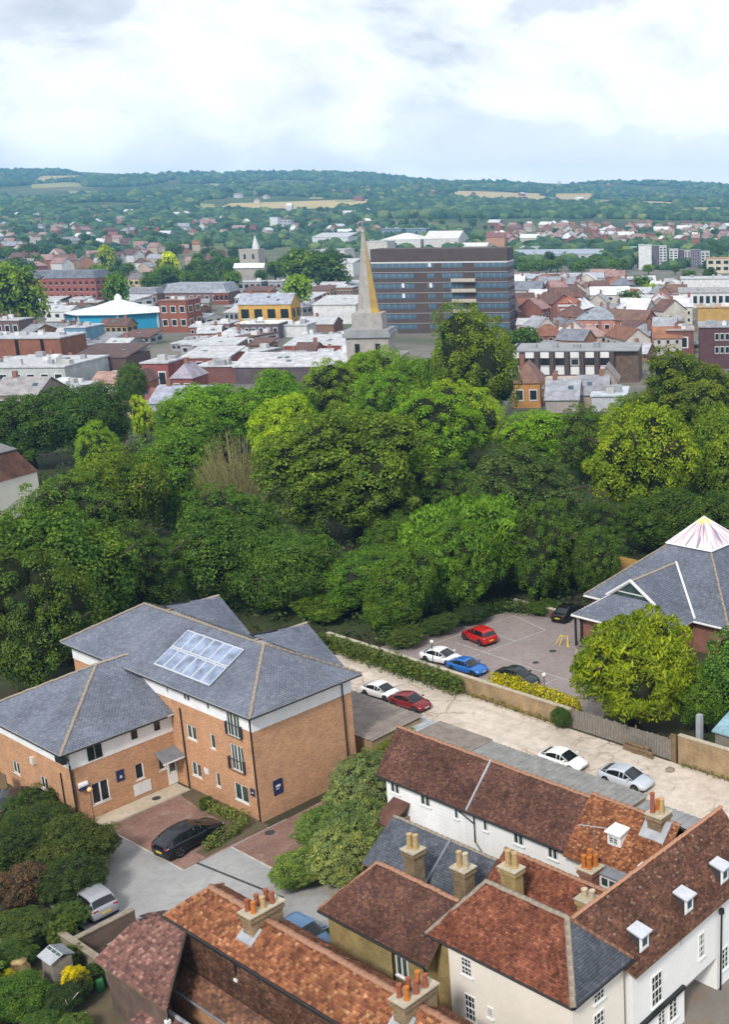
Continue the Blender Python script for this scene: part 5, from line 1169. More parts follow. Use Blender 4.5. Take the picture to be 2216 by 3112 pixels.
# trees and shrubs near the houses (plot coordinates)
def plot_tree(label, a, b, ht, r, col, kind=CROWN, **kw):
    w_ = AB(a, b); return tree(label, w_.x, w_.y, 0, ht, r, r, col, kind, **kw)
plot_tree('bright yellow-green tree over the board fence beside the track', -51.6, 65.6, 9.7, 5.6, (.072, .104, .010), FEATHER, base=.04)
for lb, a_, b_, h_, r_, c_ in (('tree overhanging the left head of the car park', -83.8, 70.5, 9.5, 3.6, (.034, .07, .02)), ('tree behind the red hatchback', -82.3, 77.0, 10.5, 4.0, (.036, .076, .02)), ('tree overhanging the far wall of the car park', -78.0, 84.2, 11., 4.2, (.03, .06, .02)), ('tree rising behind the black car by the hall', -73.2, 87.0, 9.0, 3.2, (.028, .055, .02))): plot_tree(lb, a_, b_, h_, r_, c_, CROWN, group=BELT)
plot_tree('dark green rounded tree at right of the yellow-green tree', -42.6, 71.0, 10.2, 5.2, (.034, .075, .035), CROWN, base=.05)
plot_tree('small dark tree behind the yellow-green tree', -46.8, 68.3, 6.2, 3.0, (.04, .08, .025), CROWN, base=.05)
SH = 'shrubs by the houses'
def shrub(label, a, b, ht, r, col, kind=CROWN, group=SH, name='shrub', **kw): return plot_tree(label, a, b, ht, r, col, kind, name=name, cat='shrub', group=group, base=.02, **kw)
for s_ in [
    ('large light green bamboo-like shrub beside the slate range', -54.4, 40.6, 3.9, 2.4, (.11, .175, .075), FEATHER), ('pale arching shrub at the yard corner, nearest the ochre house', -53.2, 38.2, 3.1, 2.3, (.18, .25, .11), FEATHER),
    ('broad green shrub against the white terrace end wall', -57.6, 43.6, 4.0, 2.7, (.14, .205, .105), FEATHER), ('shrub with mauve flowers against the brick end wall', -60.3, 45.6, 3.6, 2.1, (.10, .155, .075), FEATHER), ('yellow-green rounded shrub behind the terrace gable', -60.4, 49.2, 3.7, 2.3, (.105, .15, .02), CROWN), ('arching green shrub spilling onto the red paving', -57.3, 40.2, 2.9, 2.0, (.10, .18, .06), FEATHER), ('spiky shrub at the end of the ochre house yard', -54.9, 36.3, 2.4, 1.9, (.12, .20, .06), FEATHER),
    ('green shrub between brick end wall and garages', -58.3, 47.0, 3.5, 2.2, (.14, .195, .085), FEATHER), ('small shrub beside the slate range eave', -51.6, 42.2, 2.4, 1.3, (.07, .12, .035), CROWN),
    ('big dark green shrub overhanging the grey yard at left', -67.3, 29.6, 3.8, 3.0, (.05, .078, .024), CROWN), ('dark shrub in front of the brick wing', -73.0, 30.0, 2.9, 2.7, (.045, .078, .026), CROWN), ('spreading dark shrub at the left edge', -70.5, 27.0, 3.3, 2.6, (.038, .066, .025), CROWN),
    ('brownish dry shrub at the left edge', -66.2, 25.6, 3.0, 1.9, (.088, .068, .055), FEATHER), ('shrub between the dark car and the wing wall', -76.2, 31.0, 2.3, 1.9, (.045, .085, .025), CROWN), ('green shrub over the bonnet of the silver hatchback', -64.2, 27.6, 3.3, 2.2, (.035, .062, .022), CROWN),
    ('yellow-green shrub cut by the left edge, upper one', -65.3, 22.6, 2.6, 1.5, (.19, .21, .012), CROWN), ('leafy green garden shrub at lower left corner', -60.0, 19.6, 3.0, 2.4, (.06, .125, .035), CROWN), ('large-leaved green shrub below the glazed shed', -57.0, 20.8, 2.2, 2.0, (.055, .12, .025), CROWN),
    ('yellow flowering shrub right of the glazed shed', -55.6, 23.3, 2.2, .85, (.42, .40, .010), CROWN), ('dark shrub under the yellow flowers', -55.0, 22.5, 1.9, 1.3, (.025, .05, .02), CROWN), ('yellow flowering shrub at the bottom left edge', -55.7, 18.6, 2.0, 1.0, (.42, .40, .010), CROWN), ('small yellow flowers beside the terracotta urn', -59.0, 21.4, 1.5, .55, (.40, .39, .012), CROWN),
    ('leafy green plant at the bottom edge under the pink roof', -52.6, 19.7, 1.7, 1.6, (.07, .13, .03), CROWN), ('green climber on the stone garden wall', -60.6, 25.0, 2.0, .9, (.075, .13, .03), CROWN), ('shrub by the short stone wall at left', -62.6, 23.9, 2.4, 2.0, (.05, .085, .028), CROWN), ('low green plant beside the canes', -54.3, 21.0, 1.3, 1.3, (.05, .105, .03), CROWN),
    ('dense green plant behind the terracotta urn', -60.7, 22.6, 1.8, 1.4, (.05, .10, .03), CROWN), ('climbing plant against the stone wall by the shed', -58.3, 24.3, 1.6, 1.0, (.07, .12, .03), CROWN), ('low dark bush between shed and pink range', -56.0, 24.3, 1.4, .9, (.035, .07, .025), CROWN), ('bushy green plant between the garden wall and the silver car', -62.0, 26.2, 1.7, 1.3, (.06, .11, .03), CROWN), ('pale green plant at the foot of the pink range wall', -52.8, 21.6, 1.3, 1.1, (.08, .14, .04), CROWN), ('small bush beside the ochre house, next to the blue car', -49.4, 36.0, 1.7, 1.2, (.05, .09, .025), CROWN), ('bushes under the hall wall near the black car', -75.6, 81.3, 1.6, 1.6, (.055, .11, .02), CROWN), ('undergrowth behind the lamp post in the car park corner', -80.3, 67.6, 1.9, 2.1, (.06, .10, .025), CROWN), ('undergrowth at the far left of the sandy track', -86.5, 61.5, 1.8, 2.2, (.05, .085, .022), CROWN),
    ('shrub at the left head of the car park', -80.0, 71.4, 2.2, 2.0, (.04, .08, .022), CROWN), ('dark shrub behind the red hatchback', -79.6, 75.4, 2.4, 2.1, (.03, .06, .022), CROWN), ('ivy clump hanging over the wall end', -56.4, 62.4, 2.0, 1.0, (.045, .095, .028), CROWN),
    ('small green shrub between hedges under the balconies', -68.0, 38.6, 1.0, .6, (.08, .12, .03), CROWN)]:
    shrub(*s_)
def hedge(label, pts, ht, wd, col, seed, dens=60, size=.13, name='hedge', flow=None, group=None):
    """clipped hedge: leaves over an elongated body along a line of plot points"""
    rs = np.random.RandomState(seed); cs = []; rr = []
    for (p, q) in zip(pts[:-1], pts[1:]):
        L = math.hypot(q[0] - p[0], q[1] - p[1]); n = max(2, int(L / .32))
        for i in range(n):
            for zz in np.arange(.25, ht, .4):
                t_ = (i + rs.rand() * .6) / n
                cs.append((p[0] + (q[0] - p[0]) * t_ + rs.uniform(-.1, .1) * wd, p[1] + (q[1] - p[1]) * t_ + rs.uniform(-.25, .25) * wd, min(zz + rs.uniform(-.1, .12), ht - .1))); rr.append(wd * .5 * rs.uniform(.75, 1.1))
    v, q = leaf_cloud(rs, cs, rr, dens, size, .6)
    c = np.mean(np.array(cs), 0); v[:, 2] = np.maximum(v[:, 2], .02)
    t = thing(name, label, 'hedge', AB(c[0], c[1]), TH, group)
    o = link('foliage', array_mesh('foliage', v - np.array([c[0], c[1], 0]), q, M['leaf']), t); o.color = (*[x * g_ for x, g_ in zip(col, (1.9, 1.7, 1.2))], 1)
    st = MB((c[0], c[1], 0))
    for (p, q_) in zip(pts[:-1], pts[1:]):
        for k in (.2, .5, .8): st.tube([(p[0] + (q_[0] - p[0]) * k, p[1] + (q_[1] - p[1]) * k, 0), (p[0] + (q_[0] - p[0]) * k, p[1] + (q_[1] - p[1]) * k, ht * .7)], .03, 5)
    st.build('stem', M['bark'], t); return t
hedge('clipped pale green hedge under the front windows of the brick block', [(-67.3, 38.6), (-63.9, 38.9)], .75, .75, (.105, .14, .045), 1)
hedge('clipped hedge running out from the brick corner beside the black car', [(-63.4, 38.6), (-62.9, 35.2)], .95, .8, (.085, .125, .04), 2)
hedge('overgrown green hedge spilling over the wall beside the sandy track', [(-85, 62.4), (-67.4, 62.1)], 1.7, 1.1, (.055, .095, .025), 3, 30, .2)
hedge('bright yellow hedge inside the car park wall', [(-65.2, 63.55), (-55.5, 63.7)], 2.0, 1.1, (.25, .25, .010), 4, 80, .17)
hedge('low weeds along the foot of the track wall', [(-67, 62.5), (-56, 62.4)], .45, .5, (.13, .12, .04), 5, 20, .14)
hedge('thin weeds along the foot of the tan yard wall', [(-44.9, 62.4), (-40, 62.4)], .4, .35, (.10, .11, .04), 6, 20, .12)
hedge('green undergrowth along the edge of the wood behind the car park', [(-82.5, 66), (-81, 72), (-79.6, 79.5), (-73, 82.6)], 1.1, 1.5, (.045, .08, .025), 7, 22, .22)

# low growth on the floor of the wood
rs_ = np.random.RandomState(77); cs = []; rr = []
while len(cs) < 1500:
    y = rs_.uniform(96, 215); x = rs_.uniform(-.62, .10) * y; a_ = x * CT + y * ST; b_ = -x * ST + y * CT
    if b_ < 50.5 or (-84 < a_ < -50 and b_ < 83.5) or (-72 < a_ < -48 and b_ < 102) or (a_ > -62 and b_ < 66): continue
    r_ = rs_.uniform(.6, 1.5); cs.append((x, y, r_ * .35)); rr.append(r_)
v, q = leaf_cloud(rs_, cs, rr, 26, .42, .5)
v[:, 2] = np.maximum(v[:, 2], .03); o = link('undergrowth_mass', array_mesh('undergrowth_mass', v, q, M['leaf'])); o.color = (.055, .085, .026, 1); tag(o, 'low undergrowth covering the floor of the wood', 'undergrowth', None, 'stuff')
for row in [('dark tree left of the brick block behind its wing', 40, 1640, 380, 90, (.03, .055, .022)), ('bushy tree between the first row and the car park hedge', 1180, 1760, 230, 106, (.036, .07, .022)), ('small tree at the left end of the sandy track', 980, 1800, 200, 109, (.04, .075, .022)),
            ('dark tree behind the first row, left of the feathery one', 1190, 1560, 260, 124, (.03, .06, .02)), ('dark tree between the knobbly evergreen and the hall', 1680, 1540, 260, 128, (.026, .05, .022)), ('rounded tree behind the brick ridge, second from left', 260, 1600, 330, 104, (.034, .066, .022))]:
    tree_px(*row, group=BELT)

# ------------------------------------------------------------------ the town beyond the trees
def far_window():
    mb = MB(); mb.box(-.5, .5, -.06, .03, 0, 1, 0); mb.box(-.40, .40, -.075, -.02, .10, .90, 1); return mb.mesh('window', [M['slab_white'], M['glass']])
def dark_window():
    mb = MB(); mb.box(-.5, .5, -.03, .03, 0, 1, 1); mb.box(-.5, .5, -.06, .03, -.10, 0, 0); return mb.mesh('window', [M['sill_stone'], M['glass']])
def blue_window():
    mb = MB(); mb.box(-.5, .5, -.03, .03, 0, 1, 1); mb.box(-.5, -.46, -.06, .03, 0, 1, 0); return mb.mesh('window', [M['lead_light'], M['tower_glass']])
FW = {'w': far_window(), 'd': dark_window(), 'b': blue_window()}
def ppm(y, z=5.): return F / (y * math.cos(PITCH) - (z - H) * math.sin(PITCH))
BRI, BRO, CRM, WHT, GRY, PNK, TAN = (.26, .095, .065), (.30, .15, .085), (.60, .50, .34), (.72, .73, .74), (.36, .37, .39), (.44, .24, .19), (.42, .30, .18)
RBR, RGR, ROR, RWH, RSL, RPK, RLG = (.145, .082, .07), (.27, .28, .30), (.33, .12, .055), (.50, .51, .53), (.16, .18, .22), (.27, .155, .135), (.48, .49, .52)
def block(name, label, u0, u1, vb, vt, depth, wall, roof_='flat', rcol=RGR, rise=3., rot=0., win=None, side=0, cat='building', group=None, wh=.55, ww=.6, ov=.3, wtype='w', wallmat='town_wall', gz=None, clutter=0, z0=.10, z1=.95):
    """building whose front edge, eaves and foot were read off the photograph; wins = (rows, columns)"""
    base = PT((u0 + u1) / 2, vb); y = base.y; w = (u1 - u0) / ppm(y); x = base.x
    ht = at_y((u0 + u1) / 2, vt, y).z - base.z
    t = thing(name, label, cat, (x, y, base.z), R(rot), group)
    mb = MB(); mb.box(-w / 2, w / 2, 0, depth, -1., ht); o = mb.build('wall', M[wallmat], t); o.color = (*wall, 1)
    r = MB(); a0, a1, b0, b1 = -w / 2 - ov, w / 2 + ov, -ov, depth + ov; bm_ = depth / 2
    if roof_ == 'flat':
        r.box(a0, a1, b0, b1, ht + .003, ht + .35)
    elif roof_ == 'gx':
        r.slab([(a0, b0, ht), (a1, b0, ht), (a1, bm_, ht + rise), (a0, bm_, ht + rise)], .15); r.slab([(a1, b1, ht), (a0, b1, ht), (a0, bm_, ht + rise), (a1, bm_, ht + rise)], .15)
        g = MB(); 
        for s_ in (-w / 2, w / 2): g.add([(s_, 0, ht), (s_, depth, ht), (s_, bm_, ht + rise * .96)], [(0, 1, 2)])
        o = g.build('gable', M[wallmat], t); o.color = (*wall, 1)
    elif roof_ == 'gy':
        r.slab([(a0, b0, ht), (0, b0, ht + rise), (0, b1, ht + rise), (a0, b1, ht)], .15); r.slab([(0, b0, ht + rise), (a1, b0, ht), (a1, b1, ht), (0, b1, ht + rise)], .15)
        g = MB(); g.add([(-w / 2, 0, ht), (w / 2, 0, ht), (0, 0, ht + rise * .96)], [(0, 1, 2)]); o = g.build('gable', M[wallmat], t); o.color = (*wall, 1)
    elif roof_ in ('hip', 'mansard'):
        k = min(w, depth) / 2 if roof_ == 'hip' else rise * .45
        l, rr = a0 + k, a1 - k; f0, f1 = (bm_, bm_) if (roof_ == 'hip' and w >= depth) else (b0 + k, b1 - k)
        if roof_ == 'hip' and w < depth: l = rr = 0.
        P0, P1, P2, P3 = (a0, b0, ht), (a1, b0, ht), (a1, b1, ht), (a0, b1, ht); q0, q1, q2, q3 = (l, f0, ht + rise), (rr, f0, ht + rise), (rr, f1 + .01, ht + rise), (l, f1 + .01, ht + rise)
        r.add([P0, P1, P2, P3, q0, q1, q2, q3], [(0, 1, 5, 4), (1, 2, 6, 5), (2, 3, 7, 6), (3, 0, 4, 7), (4, 5, 6, 7)])
    elif roof_ == 'shed':
        r.slab([(a0, b0, ht), (a1, b0, ht), (a1, b1, ht + rise), (a0, b1, ht + rise)], .3)
    ro = r.build('roof', M['town_roof'], t); ro.color = (*rcol, 1)
    rs = random.Random(int(u0 * 3 + vb)); n_ = 0 if (w < 6 or ht > 14) else max(1, int(w / 9))
    if roof_ in ('gx', 'hip', 'shed') and 'depot' not in label:
        for i in range(n_):                                              # rooflights on the near slope, chimneys at the ridge
            x0 = rs.uniform(a0 + w * .2, a1 - w * .25); f_ = rs.uniform(.3, .6); run = bm_ if roof_ != 'shed' else depth; zz = ht + rise * f_; yy = b0 + (run - b0) * f_
            m_ = MB(); dz = rise / (run - b0); m_.slab([(x0, yy, zz + .1), (x0 + 1.1, yy, zz + .1), (x0 + 1.1, yy + .9, zz + .1 + .9 * dz), (x0, yy + .9, zz + .1 + .9 * dz)], .08); m_.build('rooflight', M['glass_blue'], ro)
        if cat == 'house' or roof_ != 'shed':
            for i in range(1 if w < 14 else 2):
                x0 = rs.uniform(a0 + w * .15, a1 - w * .2); m_ = MB(); m_.box(x0, x0 + .9, bm_ - .4, bm_ + .4, ht + rise * .6, ht + rise + 1.2); m_.build('chimney', M['brick_red'], ro)
    if roof_ == 'flat' and clutter:
        rs = random.Random(int(u0 + vb))
        for i in range(clutter):
            x0, y0, s_ = rs.uniform(a0 + 1, a1 - 3), rs.uniform(b0 + .5, b1 - 2.5), rs.uniform(.8, 2.6); m_ = MB(); m_.box(x0, x0 + s_, y0, y0 + s_ * .8, ht + .35, ht + .35 + rs.uniform(.5, 1.5)); o = m_.build('roof_plant', M['town_wall'], ro); o.color = (*rs.choice([GRY, WHT, (.5, .5, .5)]), 1)
    if win:
        rows, cols = win
        for i in range(rows):
            zc = ht * (z0 + (z1 - z0) * (i + .5) / rows); hh = ht * (z1 - z0) / rows * wh
            for j in range(cols):
                o = link('window', FW[wtype], t); o.location = (-w / 2 + w * (j + .5) / cols, -.02, zc - hh / 2); o.scale = (w / cols * ww, 1, hh)
            for j in range(side):
                o = link('window', FW[wtype], t); o.location = (w / 2 + .02, depth * (j + .5) / side, zc - hh / 2); o.rotation_euler = (0, 0, math.pi / 2); o.scale = (depth / side * ww, 1, hh)
    t['_w'] = w; t['_h'] = ht
    return t
def sz(t):
    w, h_ = t['_w'], t['_h']; return w, h_
# --- dark brick tower block
tb = block('tower_block', 'tall dark brown office block with ribbon windows and white floor lines', 1143, 1552, 1012, 795, 17, (.105, .07, .066), 'flat', (.12, .085, .08), wallmat='tower_brown', ov=.0)
w, ht = sz(tb); fl = 7; fh = ht / fl
pr = MB(); pr.box(-w / 2 - .05, w / 2 + .05, -.05, 17.05, ht + .36, ht + 4.3); pr.build('plant_screen', M['tower_brown'], tb)
MB().box(-w / 2 - .15, w / 2 + .15, -.15, 17.1, ht - .45, ht - .003).build('floor_band', M['slab_white'], tb)
for i in range(fl):
    z = i * fh
    if i: MB().box(-w / 2 - .12, w / 2 + .12, -.12, 17.1, z - .12, z + .04).build('floor_band', M['lead_light'], tb)
    for (x0, x1, n) in ((-.495, -.04, 9), (.02, .17, 3), (.26, .495, 5)):
        for j in range(n):
            if x0 == -.495 and j in (6, 7) and i < fl - 1: continue                      # blank brown bay
            o = link('window', FW['b'], tb); sw = w * (x1 - x0) / n; o.location = (w * x0 + sw * (j + .5), -.02, z + fh * .40); o.scale = (sw * .96, 1, fh * .46)
    for j in range(5): o = link('window', FW['b'], tb); o.location = (w / 2 + .02, 17 * (j + .5) / 5, z + fh * .40); o.rotation_euler = (0, 0, math.pi / 2); o.scale = (3.2, 1, fh * .46)
for i in (2, 3, 4, 5): MB().box(w * .085, w * .265, -1.6, -.03, i * fh + .1, i * fh + .35).box(w * .085, w * .265, -1.65, -1.58, i * fh + .35, i * fh + 1.3).build('balcony', M['kerb'], tb)
for (x, i) in ((-.285, 4), (-.285, 3), (-.08, 4), (-.08, 6)): MB().box(w * x, w * x + .9, -.08, -.05, i * fh + .5 * fh, i * fh + .93 * fh).build('blind', M['sign_white'], tb)
del tb['_w'], tb['_h']
# --- church with the ochre and white spire
cy_ = 262.; pm_ = ppm(cy_, 20); pc_ = at_y(1113, 1000, cy_)
ch = thing('spire_church', 'pale stone church tower with a tall tapering ochre-streaked spire', 'church', (pc_.x, cy_, 0), R(4))
tw_ = 138 / pm_ / 2; zt = at_y(1121, 1018, cy_).z; zp = at_y(1121, 985, cy_).z; zs = at_y(1112, 958, cy_).z; ztip = at_y(1097, 706, cy_).z
MB().box(-tw_ * .93, tw_ * .93, 0, tw_ * 1.86, 0, zt - .6).build('tower', M['spire_stone'], ch)
MB().box(-tw_ * 1.05, tw_ * 1.05, -.5, tw_ * 1.86 + .5, zt - .6, zt + .35).box(-tw_ * .98, tw_ * .98, -.25, tw_ * 1.86 + .25, zt + .35, zt + 1.1).build('cornice', M['roof_grey'], ch)
c_ = tw_ * .93; MB().box(-tw_ * .66, tw_ * .66, c_ - tw_ * .66, c_ + tw_ * .66, zt + 1.1, zs + .3).build('plinth', M['spire_stone'], ch)
def ring(r_, z, n=8, ph=R(22.5)): return [(r_ * math.cos(ph + 6.28318 * k / n), c_ + r_ * math.sin(ph + 6.28318 * k / n), z) for k in range(n)]
sp_ = MB(); r0 = tw_ * .46; lo_, hi_ = ring(r0 * 1.16, zs + .3), ring(r0, zs + 1.2); top_ = ring(.22, ztip)
for k in range(8):
    f_ = MB(); kk_ = (k + 1) % 8; f_.add([hi_[k], hi_[kk_], top_[kk_], top_[k]], [(0, 1, 2, 3)]); f_.add([lo_[k], lo_[kk_], hi_[kk_], hi_[k]], [(0, 1, 2, 3)])
    f_.build('spire_face', M['spire_ochre' if k in (6, 7, 2) else 'spire_stone'], ch)
    MB().tube([hi_[k], top_[k]], .09, 4).build('spire_rib', M['spire_stone'], ch)
MB().lathe((0, c_, ztip - .3), [(.3, 0), (.42, .35), (.12, .7)], 8).tube([(0, c_, ztip), (0, c_, ztip + 3.2)], .06, 5).tube([(-.75, c_, ztip + 2.3), (.75, c_, ztip + 2.3)], .07, 4).build('finial', M['lead_light'], ch)
for x in (-.45, .45): o = link('window', FW['d'], ch); o.location = (x * tw_, -.03, zt - 5.2); o.scale = (1.1, 1, 3.2)
MB().slab([(-tw_ * 1.1, tw_ * 1.9, 7), (tw_ * 1.1, tw_ * 1.9, 7), (tw_ * 1.1, 24, 7), (-tw_ * 1.1, 24, 7)], 7).build('nave', M['spire_stone'], ch)
# --- named buildings, left to right
block('mansard_brick_block', 'red brick block with blue-grey mansard roof and rows of dark windows at left', 82, 300, 940, 846, 16, (.30, .105, .09), 'mansard', RSL, 3.2, win=(4, 12), side=3, wtype='d', wh=.5, ww=.42)
oc = PT(297, 1005); tn = thing('tent_roofed_pavilion', 'bright blue octagonal pavilion with a white tented roof', 'building', oc)
rr_ = 155 / ppm(oc.y); z_e = at_y(297, 958, oc.y).z; z_t = at_y(292, 908, oc.y + rr_).z
oct_ = [(rr_ * math.cos(R(22.5 + 45 * k)), rr_ + rr_ * math.sin(R(22.5 + 45 * k))) for k in range(8)]
for k in range(8):
    p, q = oct_[k], oct_[(k + 1) % 8]; f_ = MB(); f_.add([(p[0], p[1], -1), (q[0], q[1], -1), (q[0], q[1], z_e), (p[0], p[1], z_e)], [(0, 1, 2, 3)]); o = f_.build('wall_panel', M['flat_paint'], tn); o.color = (.03, .33, .55, 1)
    MB().tube([(p[0] * 1.01, rr_ + (p[1] - rr_) * 1.01, -1), (p[0] * 1.01, rr_ + (p[1] - rr_) * 1.01, z_e)], .35, 5).build('pillar', M['slab_white'], tn)
    f_ = MB(); mid = lambda s: (s[0] * .45, rr_ + (s[1] - rr_) * .45, z_e + (z_t - z_e) * .45); e = lambda s: (s[0] * 1.08, rr_ + (s[1] - rr_) * 1.08, z_e); f_.add([e(p), e(q), mid(q), mid(p), (0, rr_, z_t)], [(0, 1, 2, 3), (3, 2, 4)]); o = f_.build('roof_panel', M['town_roof'], tn); o.color = (.72, .76, .76, 1)
MB().lathe((0, rr_, z_t - .4), [(1.5, 0), (1.3, 1.2), (.3, 2.2)], 8).build('roof_cap', M['roof_white'], tn)
